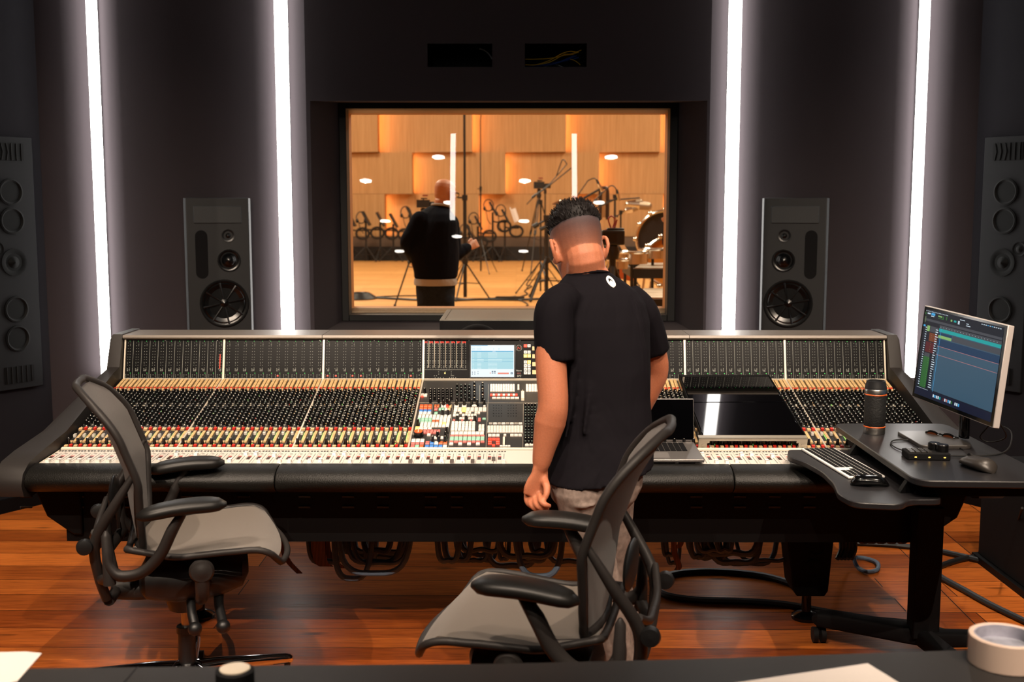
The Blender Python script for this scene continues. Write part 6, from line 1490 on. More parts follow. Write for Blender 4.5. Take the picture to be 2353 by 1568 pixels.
# ---------------------------------------------------------------- generic clothed figure for the hall
def figure(label, base, P, top, legs, skin, headM, Lsec, hem=None, hand=True, vox=.012):
    t = thing('person', label, 'person', base)
    b = MB(); b.loft(Lsec, 28, p=2.3)
    for a, e, w in ((P['ls'], P['le'], P['lw']), (P['rs'], P['re'], P['rw'])):
        limb(b, [a, a.lerp(e, .5), e, e.lerp(w, .5), w.lerp(e, .12)], [.078, .072, .062, .056, .046], ball=True)
    tp = obj('sweater', b, top, t, world=True, remesh=vox, smooth=5)
    b = MB(); b.loft([(c + V((0, 0, -.002)), U * .96, W2 * .96) for c, U, W2 in Lsec[-2:]] + [(P['hipc'], Lsec[-1][1] * .97, Lsec[-1][2] * .95), (P['hipc'] - V((0, 0, .13)), Lsec[-1][1] * .9, Lsec[-1][2] * .9)], 24)
    for h, k_, a in ((P['lh'], P['lk'], P['la']), (P['rh'], P['rk'], P['ra'])): limb(b, [h, h.lerp(k_, .5), k_, k_.lerp(a, .5), a], [.10, .088, .066, .062, .055])
    obj('jeans', b, legs, t, world=True, remesh=vox, smooth=4)
    b = MB(); head_geo(b, headM, 1.06); limb(b, [headM @ V((0, -.03, -.05)), P['neck']], [.060, .068], ball=False)
    b.loft([(c, U * .8, W2 * .8) for c, U, W2 in Lsec], 20)
    for a, e, w in ((P['ls'], P['le'], P['lw']), (P['rs'], P['re'], P['rw'])):
        limb(b, [a, e, w], [.045, .04, .030])
        d = (w - e).normalized(); sd = d.cross(V((0, 1, 0))); sd = sd.normalized() if sd.length > .1 else V((1, 0, 0)); up_ = sd.cross(d)
        b.loft([(w, sd * .026, up_ * .022), (w + d * .04, sd * .038, up_ * .018), (w + d * .085, sd * .040, up_ * .015)], 14, p=2.4)
        for k in range(4):
            q = w + d * .085 + sd * (-.030 + .020 * k); b.tube([q, q + d * .03 + up_ * .008, q + d * .05 + up_ * .028], [.0105, .010, .0085], n=8, sub=3)
        q = w + d * .02 + sd * .034; b.tube([q, q + d * .035 + sd * .02, q + d * .06 + sd * .018], [.013, .012, .009], n=8, sub=3)
    for h, k_, a in ((P['lh'], P['lk'], P['la']), (P['rh'], P['rk'], P['ra'])): limb(b, [h, k_, a], [.07, .045, .035])
    obj('body', b, skin, t, world=True, remesh=.007, smooth=2)
    eyes(headM, t, M_eye, M_hair, 1.06)
    for a in (P['la'], P['ra']):
        d = P['fwd']; sd = V((d.y, -d.x, 0)); b = MB(); b.loft([(V((a.x, a.y, 0)) + d * f + V((0, 0, h2 + .002)), sd * w2, V((0, 0, h2))) for f, w2, h2 in ((-.09, .026, .030), (-.07, .036, .045), (-.02, .042, .055), (.05, .042, .042), (.12, .048, .032), (.18, .040, .026), (.20, .020, .016))], 16, p=2.6); obj('shoe', b, M_rubber, t, world=True)
    return t
YM = 9.9; q = lambda px, py, dy=0: at(px, py, YM + dy)
yw = R(-38); r2 = V((math.cos(yw), math.sin(yw), 0)); f2 = V((-math.sin(yw), math.cos(yw), 0))
def sec(px, py, hw, hd, dy=0): return (q(px, py, dy), r2 * hw, f2 * hd)
secs2 = [sec(1012, 470, .06, .06), sec(1006, 478, .10, .09), sec(999, 492, .18, .13), sec(995, 510, .23, .16), sec(993, 535, .235, .185), sec(996, 565, .22, .20), sec(1000, 600, .20, .20), sec(1002, 625, .185, .185), sec(1001, 640, .18, .18)]
M_swt = cloth('navy_sweater', '#0a0e18', (7, 7, 3), .6, .02); M_dj = cloth('dark_denim', '#20262e', (8, 8, 4), .6, .015, var=.25, nscale=40)
hip = q(1001, 668); z0 = lambda p: V((p.x, p.y, 0))
P = {'ls': q(965, 505, -.10), 'le': q(935, 558, -.12), 'lw': q(952, 600, .16), 'rs': q(1035, 512, .10), 're': q(1046, 583, .10), 'rw': q(1077, 568, .22), 'neck': q(1014, 478), 'hipc': hip,
     'lh': hip - r2 * .09 + V((0, 0, -.08)), 'rh': hip + r2 * .09 + V((0, 0, -.08)), 'fwd': f2}
for s, a, k_, n_ in ((-1, 'la', 'lk', 'lh'), (1, 'ra', 'rk', 'rh')):
    P[k_] = P[n_] + V((.02 * s, .02, 0)); P[k_].z = .47; P[a] = V((P[n_].x + .03 * s + .01, P[n_].y + .02, .09))
hm = frame_M(q(1022, 446, .02), R(-42), R(-8))
m2 = figure('bald man with glasses in a dark navy sweater standing in the hall behind the glass', (hip.x, hip.y, 0), P, M_swt, M_dj, M_skin2, hm, secs2)
b = MB(); b.loft([(q(1001, 640), r2 * .186, f2 * .186), (q(1001, 650), r2 * .19, f2 * .188), (q(1001, 655), r2 * .186, f2 * .186)], 32); obj('shirt_hem', b, cloth('offwhite_tee', '#97948f', (12, 12, 8), .6, .02), m2, world=True, label='off-white t-shirt hem')
b = MB(); b.tube([q(1014, 473) + r2 * (.082 * math.cos(a)) + f2 * (.078 * math.sin(a)) + V((0, 0, -.012 * math.sin(a))) for a in [2 * pi * i / 20 for i in range(20)]], .011, n=8, closed=True); obj('shirt_collar', b, bpy.data.materials['offwhite_tee'], m2, world=True)
b = MB(); Mh = hm
for s in (-1, 1):
    b.tube([Mh @ V((s * .036 + .026 * math.cos(a), .112, .008 + .020 * math.sin(a))) for a in [2 * pi * i / 14 for i in range(14)]], .0032, n=6, closed=True)
    b.tube([Mh @ V((s * .062, .110, .014)), Mh @ V((s * .084, .05, .014)), Mh @ V((s * .086, -.01, .006))], .003, n=6, sub=2)
b.tube([Mh @ V((-.010, .114, .014)), Mh @ V((.010, .114, .014))], .003, n=6); obj('glasses', b, M_blackg, m2, world=True)
ph = q(1062, 549, .30)
b = MB(); b.tube([q(1040, 546, .30), q(1075, 547, .30)], .004, n=6); single('thin_stick', b, M_rubber, 'thin dark stick held out by the bald man in the hall', 'stick')
# person half hidden at the window edge beside the drums
YD3 = 13.2; q3 = lambda px, py, dy=0: at(px, py, YD3 + dy)
r3 = V((1, 0, 0)); f3 = V((0, 1, 0)); hip3 = q3(1590, 640); S3_ = [(q3(1590, 470), r3 * .06, f3 * .06), (q3(1590, 480), r3 * .16, f3 * .10), (q3(1590, 500), r3 * .22, f3 * .13), (q3(1590, 540), r3 * .21, f3 * .14), (q3(1590, 600), r3 * .18, f3 * .13)]
P3_ = {'ls': q3(1550, 500), 'le': q3(1534, 560, -.12), 'lw': q3(1533, 512, -.30), 'rs': q3(1630, 500), 're': q3(1645, 560), 'rw': q3(1640, 610, .1), 'neck': q3(1590, 478), 'hipc': q3(1590, 625), 'lh': q3(1573, 640), 'rh': q3(1607, 640), 'fwd': V((0, -1, 0))}
P3_['lk'] = V((P3_['lh'].x, YD3, .48)); P3_['rk'] = V((P3_['rh'].x, YD3, .48)); P3_['la'] = V((P3_['lh'].x, YD3, .09)); P3_['ra'] = V((P3_['rh'].x, YD3, .09))
hm3 = frame_M(q3(1590, 448), R(150), R(-5))
figure('person in black at the right window edge beside the drums, mostly hidden', (hip3.x, YD3, 0), P3_, M_swt, M_dj, M_skin2, hm3, S3_)
# ================================================================ things in the hall
M_stand = mat('stand_black', '#0b0a0a', .45)
M_chr2 = mat('hardware_chrome', '#d0ccc4', .18, 1.0)
def tripod_geo(b, c, hz, spread, r, n=3, a0=.3, brace=True):
    for i in range(n):
        a = a0 + 2 * pi * i / n; f = V((c.x + spread * math.cos(a), c.y + spread * math.sin(a), .012)); b.tube([V((c.x, c.y, hz)), f], r, n=6)
        b.sph(f, r * 1.8, 8)
        if brace: m = V((c.x, c.y, hz)).lerp(f, .62); b.tube([V((c.x, c.y, hz * .42)), m], r * .7, n=6)
def leg_parts(t, c, hz, spread, r, a0=.3, n=3, name='leg'):
    for i in range(n):
        a = a0 + 2 * pi * i / n; f = V((c.x + spread * math.cos(a), c.y + spread * math.sin(a), r * 1.8)); b = MB(); b.tube([V((c.x, c.y, hz)), f], r, n=8); b.sph(f, r * 1.7, 8)
        m = V((c.x, c.y, hz)).lerp(f, .6); b.tube([V((c.x, c.y, hz * .45)), m], r * .6, n=6); obj(name, b, M_stand, t, world=True)
def floor_at(px, py): return atz(px, py, 0)
# two tall microphone stands
for px, pyb, pyt, r, lab, hz, sp, a0 in ((1069, 690, 262, .024, 'thick tall black microphone stand just right of the bald man', .66, .42, -1.9), (1105, 628, 276, .016, 'slimmer tall stand with a small round microphone on top, farther back', .85, .60, -1.2)):
    c = floor_at(px, pyb); zt_ = at(px, pyt, c.y).z; t = thing('tall_microphone_stand', lab, 'microphone stand', tuple(c), 0, 'tall stands in the hall')
    b = MB(); b.cyl((c.x, c.y, .05), (c.x, c.y, zt_ * .55), r * 1.3, n=10); b.cyl((c.x, c.y, zt_ * .55), (c.x, c.y, zt_), r * .85, n=10); obj('pole', b, M_stand, t, world=True)
    b = MB(); b.cyl((c.x, c.y, zt_ * .54), (c.x, c.y, zt_ * .57), r * 2, n=10); b.cyl((c.x, c.y, hz - .03), (c.x, c.y, hz + .05), r * 2.2, n=10); b.tube([(c.x, c.y, zt_ * .555), (c.x - r * 5, c.y, zt_ * .555)], r * .6, n=6); obj('clamp', b, M_stand, t, world=True)
    leg_parts(t, c, hz, sp, r * .55, a0)
    b = MB()
    if px == 1105: b.tube([(c.x, c.y, zt_), (c.x + .015, c.y, zt_ + .12)], .012, n=8); b.sph((c.x + .01, c.y, zt_ + .17), .055, 14, 1)
    else: b.cyl((c.x, c.y, zt_), (c.x, c.y, zt_ + .12), .010, n=8)
    obj('microphone', b, [M_stand, M_chr2], t, world=True)
# music stands with headphones along the far wall
def headphones(b, c, r, tilt=0):
    pts = [c + V((r * math.cos(a) * .85, .02 * math.sin(a), r * math.sin(a))) for a in [2 * pi * i / 18 for i in range(18)]]
    b.tube(pts, .016, n=6, closed=True)
    for s in (-1, 1): b.sph(c + V((s * r * .7, -.03, -r * .55)), (.045, .05, .07), 10)
stands = [(806, 597, 512, 505, 'at the left window edge'), (840, 599, 510, 500, 'second from the left window edge'), (873, 598, 512, None, 'third from the left, carrying no headphones on top'), (903, 599, 515, None, 'beside the lit panel step left of the bald man'), (1098, 597, 520, 502, 'just right of the tall stand'), (1132, 598, 488, 472, 'tallest, before the glowing orange panel'), (1160, 599, 505, 484, 'holding a white music sheet'), (942, 598, 500, 488, 'showing over the left shoulder of the bald man'), (1078, 599, 540, 528, 'half hidden behind the thick tall stand')]
for i, (px, pyb, pyt, pyh, where) in enumerate(stands):
    c = floor_at(px, pyb); c.y = min(c.y, HY - 1.6); c = at(px, 480, c.y); c.z = 0; Y = c.y
    zt_ = at(px, pyt, Y).z; t = thing('music_stand', 'black music stand %s' % where, 'music stand', tuple(c), 0, 'music stands along the hall wall')
    b = MB(); b.cyl((c.x, Y, .02), (c.x, Y, zt_), .030, n=8); obj('pole', b, M_stand, t, world=True)
    leg_parts(t, c, .45, .42, .016, .4 + i)
    b = MB(); b.box((c.x + .02, Y - .02, zt_ + .10), (.06, .35, .46), 0, Matrix.Rotation(R(-28), 3, 'Y')); obj('desk', b, M_stand, t, world=True)
    b = MB(); b.tube([(c.x, Y, zt_ * .82), (c.x + .10, Y, zt_ * .80), (c.x + .42, Y, zt_ * .80)], .022, n=6); b.tube([V((c.x + .34 + .19 * math.cos(a), Y - .02, zt_ * .72 + .16 * math.sin(a))) for a in [2 * pi * k / 16 for k in range(16)]], .035, n=6, closed=True); obj('cable_ring', b, M_stand, t, world=True)
    if pyh:
        b = MB(); headphones(b, V((c.x - .12, Y - .10, at(px, pyh, Y).z)), .17); b.tube([V((c.x - .2, Y - .1, at(px, pyh, Y).z - .1)), V((c.x - .15, Y - .12, zt_ - .2)), V((c.x - .05, Y - .1, zt_ - .35))], .012, n=5, sub=4)
        single('hanging_headphones', b, M_stand, 'black headphones hung on the music stand %s' % where, 'headphones', 'headphones on the hall stands')
    if px == 1160:
        b = MB(); b.box((c.x + .22, Y - .06, zt_ + .16), (.03, .25, .42), 0, Matrix.Rotation(R(-18), 3, 'Y')); b.box((c.x + .30, Y - .1, zt_ + .13), (.16, .02, .40), 0, Matrix.Rotation(R(-18), 3, 'Y')); single('sheet_music', b, M_paper, 'white music sheet leaning on a stand at the hall wall', 'sheet music')
# camera tripods
def cam_tripod(px, pyb, pyt, label, a0, spread, camw, light=False, flip=1):
    c = floor_at(px, pyb); Y = c.y; zt_ = at(px, pyt, Y).z
    t = thing('camera_tripod', label, 'camera on tripod', tuple(c), 0, 'cameras on tripods in the hall')
    for i in range(3):
        a = a0 + 2 * pi * i / 3; f = V((c.x + spread * math.cos(a), c.y + spread * math.sin(a), .02)); T_ = V((c.x, c.y, zt_ - .18)); d = (f - T_); s_ = V((-math.sin(a), math.cos(a), 0)) * .022
        b = MB(); b.tube([T_ + s_, T_ + s_ + d * .5], .012, n=6); b.tube([T_ - s_, T_ - s_ + d * .5], .012, n=6); b.tube([T_ + d * .45, f], .014, n=6); b.sph(T_ + d * .5, .032, 8); b.sph(f, .025, 8)
        b.tube([T_ + d * .55, V((c.x, c.y, (T_ + d * .55).z - .05))], .008, n=5); obj('leg', b, M_stand, t, world=True)
    b = MB(); b.lathe([(.05, zt_ - .22), (.06, zt_ - .15), (.04, zt_ - .08), (.05, zt_ - .02), (.03, zt_)], 16, 0, Matrix.Translation((c.x, c.y, 0))); b.tube([(c.x, c.y, zt_ - .05), (c.x - flip * .3, c.y - .1, zt_ - .38)], .013, n=6); obj('fluid_head', b, M_stand, t, world=True)
    b = MB(); w = camw; b.box((c.x, c.y, zt_ + w * .33), (w, w * 1.1, w * .62)); b.cyl((c.x + w * .4, c.y, zt_ + w * .3), (c.x + w * 1.1, c.y, zt_ + w * .26), w * .20, w * .24, n=14); b.box((c.x + w * .05, c.y, zt_ + w * .75), (w * .5, w * .15, w * .10)); b.cyl((c.x, c.y, zt_ + w * .6), (c.x, c.y, zt_ + w * .78), w * .05, n=8)
    b.box((c.x + w * .15, c.y, zt_ + w * .98), (w * .4, w * .3, w * .12), 1); obj('camera', b, [M_stand, mat('camera_red', '#7a2a18', .5) if 'camera_red' not in bpy.data.materials else bpy.data.materials['camera_red']], t, world=True)
    return t
cam_tripod(1238, 626, 434, 'video camera on a tall tripod against the hall wall, right of the music stands', -1.9, .62, .26)
cam_tripod(975, 702, 478, 'camera rig on a tripod partly hidden by the bald man', -2.7, .50, .20)
# big boom stand cluster
def boom(c, top, pts, label, legs=True, r=.018, hz=.8, spread=.5, a0=.2):
    t = thing('boom_stand', label, 'microphone boom stand', (c.x, c.y, 0), 0, 'boom stands in the hall')
    b = MB(); b.cyl((c.x, c.y, .05), (c.x, c.y, top), r, n=10); b.cyl((c.x, c.y, top * .45), (c.x, c.y, top * .52), r * 1.8, n=10); b.cyl((c.x, c.y, top - .04), (c.x, c.y, top + .04), r * 2.0, n=10); obj('pole', b, M_stand, t, world=True)
    leg_parts(t, c, hz, spread, r * .7, a0)
    b = MB(); b.tube(pts, r * .65, n=8); b.cyl(pts[0], pts[0].lerp(pts[-1], .08), r * 1.5, n=8); obj('boom_arm', b, M_stand, t, world=True)
    return t
cA = floor_at(1256, 690); YA_ = cA.y
boom(cA, at(1256, 500, YA_).z, [at(1225, 522, YA_), at(1303, 478, YA_), at(1378, 435, YA_)], 'black boom stand left of the standing man\'s head, arm rising to the right', r=.030, hz=.75, spread=.55, a0=-2.1)
cB = floor_at(1243, 680); YB_ = cB.y
boom(V((cB.x, cB.y + .4, 0)), at(1243, 465, YB_ + .4).z, [at(1222, 455, YB_ + .4), at(1258, 430, YB_ + .4), at(1313, 386, YB_ + .4)], 'boom stand with the arm ending at the mirrored tube light', r=.016, hz=.6, spread=.45, a0=-1.2)
cC = floor_at(1254, 672)
boom(V((cC.x, cC.y + .7, 0)), at(1254, 440, cC.y + .7).z, [at(1226, 452, cC.y + .7), at(1262, 424, cC.y + .7), at(1303, 377, cC.y + .7)], 'boom stand with the steepest arm left of the mirrored tube light', r=.014, hz=.5, spread=.4, a0=.5)
cD = floor_at(1352, 700); YD_ = cD.y
boom(cD, at(1400, 470, YD_).z, [at(1240, 528, YD_), at(1370, 478, YD_), at(1420, 455, YD_)], 'long low boom arm passing behind the standing man\'s hair', r=.022, hz=.8, spread=.5, a0=.9)
cE = floor_at(1411, 660)
boom(cE, at(1411, 452, cE.y).z, [at(1365, 462, cE.y), at(1405, 460, cE.y), at(1470, 455, cE.y)], 'boom stand with a level arm above the filming camera', r=.022, hz=.8, spread=.5, a0=1.9)
cF = floor_at(1430, 665)
boom(V((cF.x, cF.y + .5, 0)), at(1430, 488, cF.y + .5).z, [at(1416, 498, cF.y + .5), at(1430, 488, cF.y + .5), at(1448, 474, cF.y + .5)], 'short boom stand holding the large silver microphones', r=.018, hz=.7, spread=.45, a0=.7)
# cable arcs and pencil microphones
def mic_cable(pts, Y, label, r=.010): cable('microphone_cable', [at(x, y, Y) for x, y in pts], r, M_stand, label, 'microphone cables in the hall', n=6)
mic_cable([(1326, 451), (1345, 424), (1352, 415), (1365, 410), (1372, 415)], YA_, 'black cable arching up to the microphone nearest the mirrored tube light')
mic_cable([(1350, 478), (1392, 436), (1405, 427), (1414, 432), (1420, 445)], YD_, 'second black cable arch right of the first')
mic_cable([(1278, 406), (1290, 372), (1296, 368), (1303, 378)], cC.y + .7, 'thin cable loop at the tip of the steep boom arm')
def pencil(a, c_, Y, r, label):
    A_, C2 = at(*a, Y), at(*c_, Y); b = MB(); b.cyl(A_, A_.lerp(C2, .35), r * .7, r, n=12); b.cyl(A_.lerp(C2, .35), C2, r, n=12, mi=1); single('pencil_microphone', b, [M_stand, M_chr2], label, 'microphone', 'small microphones in the hall')
pencil((1371, 413), (1384, 440), YA_, .026, 'slim microphone at the end of the upper left cable arch'); pencil((1417, 436), (1423, 462), YD_, .026, 'slim microphone at the end of the right cable arch')
Yk = cF.y + .4
for (a, c_, r, lab) in (((1444, 470), (1489, 474), 11, 'big silver microphone pointing right above the bass drum'), ((1440, 484), (1462, 477), 9, 'silver microphone below the biggest one'), ((1448, 466), (1472, 463), 6, 'upper silver microphone of the cluster')):
    A_, C2 = at(*a, Yk), at(*c_, Yk); rr_ = r * Yk / 2614 * .9; b = MB(); d = C2 - A_
    b.cyl(A_, A_ + d * .55, rr_ * .85, rr_, n=18); b.cyl(A_ + d * .55, C2, rr_, rr_ * .96, n=18, mi=1); b.sph(C2, rr_ * .95, 14, 1); b.sph(A_, rr_ * .8, 12); single('studio_microphone', b, [M_chr2, mat('mic_mesh', '#8a7a66', .4, .7) if 'mic_mesh' not in bpy.data.materials else bpy.data.materials['mic_mesh']], lab, 'microphone', 'silver studio microphones')
b = MB(); A_ = at(1387, 500, cE.y); C2 = at(1388, 432, cE.y)
b.tube([at(1380, 505, cE.y), at(1379, 440, cE.y), at(1387, 432, cE.y), at(1396, 440, cE.y), at(1396, 505, cE.y)], .035, n=10, sub=4); b.cyl(A_, at(1388, 440, cE.y), .05, n=14, mi=1)
single('tube_microphone', b, [mat('mic_body_dark', '#3a2a22', .35, .5), M_chr2], 'upright dark tube microphone just right of the standing man\'s hair', 'microphone')
# cymbal-like stand tops left of the hair
for (x, y, w, lab) in ((1268 + 20, 463, 20, 'small cymbal left of the mirrored tube light'), (1335, 464, 22, 'small bright cymbal right of the mirrored tube light')):
    p = at(x, y, YD_ + 1.2); b = MB(); b.lathe([(w / 2614 * (YD_ + 1.2), -.02), (.03, .015), (.02, .03), (0, .035)], 24, 0); t = thing('cymbal', lab, 'cymbal', tuple(p), 0, 'cymbals in the hall', rot=(R(14), R(-10), 0)); obj('cymbal_disc', b, M_chr2, t); b = MB(); b.cyl((0, 0, -.01), (0, 0, -p.z + .3), .014, n=8); obj('stand_pole', b, M_stand, t)
    b = MB(); tripod_geo(b, V((0, 0, 0)), .6, .35, .01, brace=False); 
    for k, v in enumerate(b.v): b.v[k] = (v[0], v[1], v[2] - p.z)
    obj('tripod_base', b, M_stand, t)
# bass drum, smaller drum
def drum(px, py, rpx, Y, depth, yaw, pit, headm, label, lugs=12, name='bass_drum'):
    c = at(px, py, Y); r = rpx * Y / 2614; M = frame_M(c, yaw, pit)
    t = thing(name, label, 'drum', tuple(c), 0, 'drums in the hall', rot=M.to_euler())
    b = MB(); b.lathe([(r * .97, 0), (r * .97, depth)], 48, 0, Matrix.Rotation(-pi / 2, 4, 'X'), caps=False); obj('shell', b, mat('drum_shell', '#1a1413', .25) if 'drum_shell' not in bpy.data.materials else bpy.data.materials['drum_shell'], t)
    b = MB(); b.lathe([(r * .95, -.004), (r * .95, 0), (0, 0)], 48, 0, Matrix.Rotation(-pi / 2, 4, 'X')); b.lathe([(r * .95, depth), (0, depth)], 48, 0, Matrix.Rotation(-pi / 2, 4, 'X')); obj('drum_head', b, headm, t)
    b = MB(); b.tube([V((r * math.cos(a), -.02, r * math.sin(a))) for a in [2 * pi * i / 48 for i in range(48)]], .024, n=8, closed=True); obj('rim', b, M_chr2, t)
    for i in range(lugs):
        a = 2 * pi * i / lugs; b = MB(); x, z = (r + .02) * math.cos(a), (r + .02) * math.sin(a); b.cyl((x, -.05, z), (x, depth * .35, z), .012, n=8); b.sph((x, -.05, z), .034, 10); b.sph((x, depth * .3, z), .028, 8); obj('tension_rod', b, M_chr2, t)
    b = MB()
    for s in (-1, 1): b.tube([(s * r * .7, depth * .5, -r * .7), (s * r * .95, depth * .3, -c.z + .02)], .018, n=8); b.sph((s * r * .95, depth * .3, -c.z + .03), .03, 8)
    obj('floor_spur', b, M_chr2, t)
drum(1528, 550, 64, 15.5, .4, R(-14), 0, mat('drum_head_black', '#17171a', .4), 'large bass drum with a black head at the right window edge')
drum(1536, 602, 56, 14.0, .16, R(-14), R(-8), mat('drum_head_tan', '#b8701e', .5), 'drum with a tan head in front of the black bass drum', 10, 'tom_drum')
def flat_drum(px, py, rpx, Y, h, label, topm):
    c = at(px, py, Y); r = rpx * Y / 2614; t = thing('snare_drum', label, 'drum', tuple(c), 0, 'flat drums in the hall')
    b = MB(); b.lathe([(r, -h), (r, 0)], 36, 0, caps=False); obj('shell', b, M_chr2, t)
    b = MB(); b.lathe([(r * .97, -h * .9), (r * .97, .004), (0, .004)], 36, 0); obj('drum_head', b, topm, t)
    b = MB(); b.tube([V((r * math.cos(a), r * math.sin(a), .0)) for a in [2 * pi * i / 32 for i in range(32)]], .014, n=6, closed=True); obj('rim', b, M_chr2, t)
    b = MB(); b.cyl((0, 0, -h), (0, 0, -c.z + .25), .016, n=8)
    for i in range(3): a = i * 2.09; b.tube([(0, 0, -c.z + .35), (.3 * math.cos(a), .3 * math.sin(a), -c.z + .012)], .012, n=6)
    obj('stand', b, M_stand, t)
M_hd = mat('drum_head_white', '#d8cfc0', .5)
flat_drum(1500, 573, 32, 12.6, .10, 'snare drum with a white head before the tan drum', M_hd)
flat_drum(1452, 580, 36, 12.0, .12, 'wide pale drum right of the filming camera', mat('drum_head_cream', '#a89478', .5))
flat_drum(1420, 597, 24, 11.4, .09, 'small drum lying low beside the camera tripod', bpy.data.materials['drum_head_cream'])
# keyed percussion
def bars(p0, p1, p2, p3, n, z, label, name, thick, mbar, group, frame_h):
    Q = [atz(*p, z) for p in (p0, p1, p2, p3)]; c = sum(Q, V((0, 0, 0))) / 4
    t = thing(name, label, 'percussion', (c.x, c.y, 0), 0, group)
    for i in range(n):
        f0, f1 = (i + .08) / n, (i + .88) / n
        a, b_ = Q[0].lerp(Q[3], f0), Q[1].lerp(Q[2], f0); c_, d_ = Q[1].lerp(Q[2], f1), Q[0].lerp(Q[3], f1)
        m = MB(); vs = [a, b_, c_, d_]; m.add([v - V((0, 0, thick)) for v in vs] + vs, [(0, 3, 2, 1), (4, 5, 6, 7), (0, 1, 5, 4), (1, 2, 6, 5), (2, 3, 7, 6), (3, 0, 4, 7)]); obj('bar', m, mbar, t, world=True)
    m = MB(); y0 = min(v.y for v in Q); y1 = max(v.y for v in Q); x0 = min(v.x for v in Q) - .02; x1 = max(v.x for v in Q) + .02
    m.bx(x0, x1, y0 - .02, y0 + .02, z - thick - frame_h, z - thick); m.bx(x0, x1, y1 - .02, y1 + .02, z - thick - frame_h, z - thick); m.bx(x0, x0 + .03, y0, y1, z - thick - frame_h, z - thick); m.bx(x1 - .03, x1, y0, y1, z - thick - frame_h, z - thick); obj('frame', m, M_stand, t, world=True)
    for x in (x0 + .03, x1 - .03):
        for y in (y0, y1): m = MB(); m.cyl((x, y, .0), (x, y, z - thick - frame_h), .018, n=8); obj('leg', m, M_stand, t, world=True)
    return t
bars((1458, 616), (1545, 616), (1545, 604), (1476, 604), 6, .93, 'glockenspiel in a dark tray at the right window edge', 'glockenspiel', .01, mat('bar_silver', '#c8c4b8', .3, .5), None, .10)
bars((1460, 684), (1560, 684), (1545, 662), (1480, 662), 6, .72, 'vibraphone with pale bars low at the right window edge', 'vibraphone', .014, mat('bar_pale', '#d8ccb8', .35, .3), None, .07)
c = atz(1500, 706, .45); t = thing('low_table', 'low wooden table with shelf under the vibraphone at the window edge', 'table', (c.x, c.y - .2, 0))
b = MB(); b.bx(-.35, .5, -.25, .25, .40, .44); obj('tabletop', b, mat('table_wood', '#a8763c', .5), t)
b = MB(); b.bx(-.33, .48, -.23, .23, .14, .16); obj('shelf', b, M_sill, t)
for x in (-.32, .47):
    for y in (-.22, .22): b = MB(); b.bx(x - .02, x + .02, y - .02, y + .02, 0, .40); obj('leg', b, M_stand, t)
# orange wooden box
c = atz(1436, 640, .55); t = thing('wooden_box', 'reddish wooden box on a stand right of the standing man\'s shoulder', 'box', (c.x, c.y, 0))
M_rw = mat('red_wood', '#a84a1c', .45, var=.3, nscale=20)
b = MB(); b.box((0, 0, .72), (.30, .3, .36), 0, Matrix.Rotation(R(14), 3, 'Y')); obj('box', b, M_rw, t, bevel=.01)
b = MB(); b.box((.02, -.16, .90), (.06, .02, .46), 0, Matrix.Rotation(R(-32), 3, 'Y')); obj('lid', b, mat('pale_wood', '#c09a70', .5), t)
for s in (-1, 1): b = MB(); b.tube([(s * .14, 0, 0), (s * .10, 0, .56)], .02, n=8); obj('leg', b, M_stand, t)
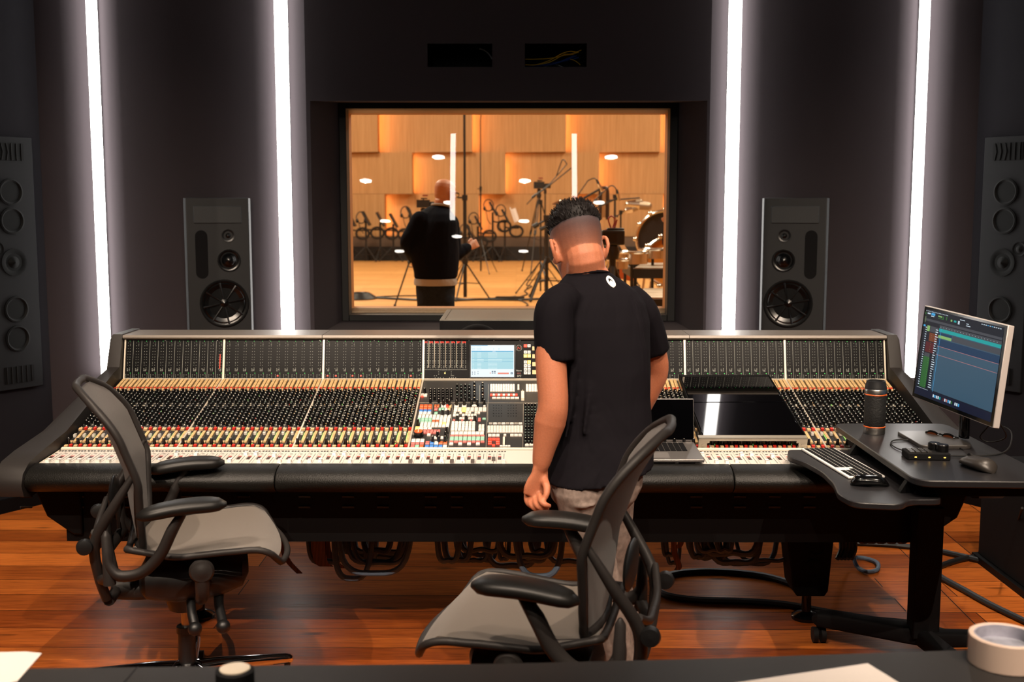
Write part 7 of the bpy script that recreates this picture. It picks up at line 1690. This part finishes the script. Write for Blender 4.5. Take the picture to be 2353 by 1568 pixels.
# filming camera close to the glass
Yc2 = 9.6; c = at(1408, 560, Yc2)
t = thing('filming_camera', 'black camera with a screen on a tripod, right of the standing man\'s head', 'camera', (c.x, c.y, 0))
k = Yc2 / 2614
b = MB(); b.box((c.x, c.y, at(1408, 546, Yc2).z), (52 * k, .12, 34 * k)); b.box((c.x + .02, c.y, at(1408, 527, Yc2).z), (40 * k, .09, 6 * k)); obj('camera_body', b, M_stand, t, world=True, bevel=.012)
b = MB(); b.box((c.x - 8 * k, c.y - .063, at(1400, 546, Yc2).z), (30 * k, .004, 20 * k)); obj('screen', b, M_blackg, t, world=True)
b = MB(); b.cyl((c.x, c.y + .05, at(1408, 546, Yc2).z), (c.x, c.y + .22, at(1408, 546, Yc2).z), .045, n=16); obj('lens', b, M_stand, t, world=True)
b = MB(); zc = at(1408, 563, Yc2).z; b.cyl((c.x, c.y, .6), (c.x, c.y, zc), .028, n=12); b.lathe([(.05, zc - .12), (.06, zc - .06), (.04, zc)], 16, 0, Matrix.Translation((c.x, c.y, 0))); obj('tripod_column', b, M_stand, t, world=True)
leg_parts(t, V((c.x, c.y, 0)), zc - .16, .5, .020, .5)
for i, (pts, lab) in enumerate(((((1404, 525), (1398, 505), (1405, 497), (1413, 505), (1408, 524)), 'red cable loop on top of the filming camera'), (((1380, 540), (1390, 530), (1402, 527), (1412, 522), (1418, 505)), 'second red cable curling from the filming camera'))):
    cable('red_cable', [at(x, y, Yc2 - .02 * i) for x, y in pts], .006, mat('cable_red', '#8a2018', .5) if i == 0 else bpy.data.materials['cable_red'], lab, 'red cables on the camera')
# floor cables and coil in the hall
def hc(pts, r, label): cable('hall_cable', [atz(x, y, r) for x, y in pts], r, M_stand, label, 'cables on the hall floor', n=6)
hc([(790, 684), (850, 684), (900, 686), (960, 689), (1040, 690), (1100, 688), (1180, 689), (1250, 687), (1310, 688)], .020, 'long black cable lying straight across the hall floor')
hc([(850, 683), (930, 680), (1010, 681), (1080, 688), (1150, 684), (1185, 681)], .012, 'thinner black cable beside the long one')
hc([(1237, 607), (1218, 640), (1210, 655), (1222, 658), (1206, 668), (1212, 676), (1195, 682), (1180, 686)], .012, 'wiggly black cable on the hall floor below the camera tripod')
hc([(1178, 688), (1200, 692), (1213, 700), (1208, 706), (1216, 708)], .012, 'short cable curling at the lower window edge')
b = MB(); c = atz(825, 687, 0)
for k_ in range(5): b.tube([V((c.x + (.30 - .03 * k_) * math.cos(a), c.y + (.30 - .03 * k_) * 1.2 * math.sin(a), .02 + .018 * k_)) for a in [2 * pi * i / 24 for i in range(24)]], .018, n=6, closed=True)
single('cable_coil', b, M_stand, 'coil of black cable on the hall floor at the lower left window corner', 'cable coil')
b = MB(); c = atz(1172, 687, 0); b.box((c.x, c.y, .02), (.5, .2, .04)); single('power_strip', b, M_stand, 'flat black power strip on the hall floor left of the boom stands', 'power strip')
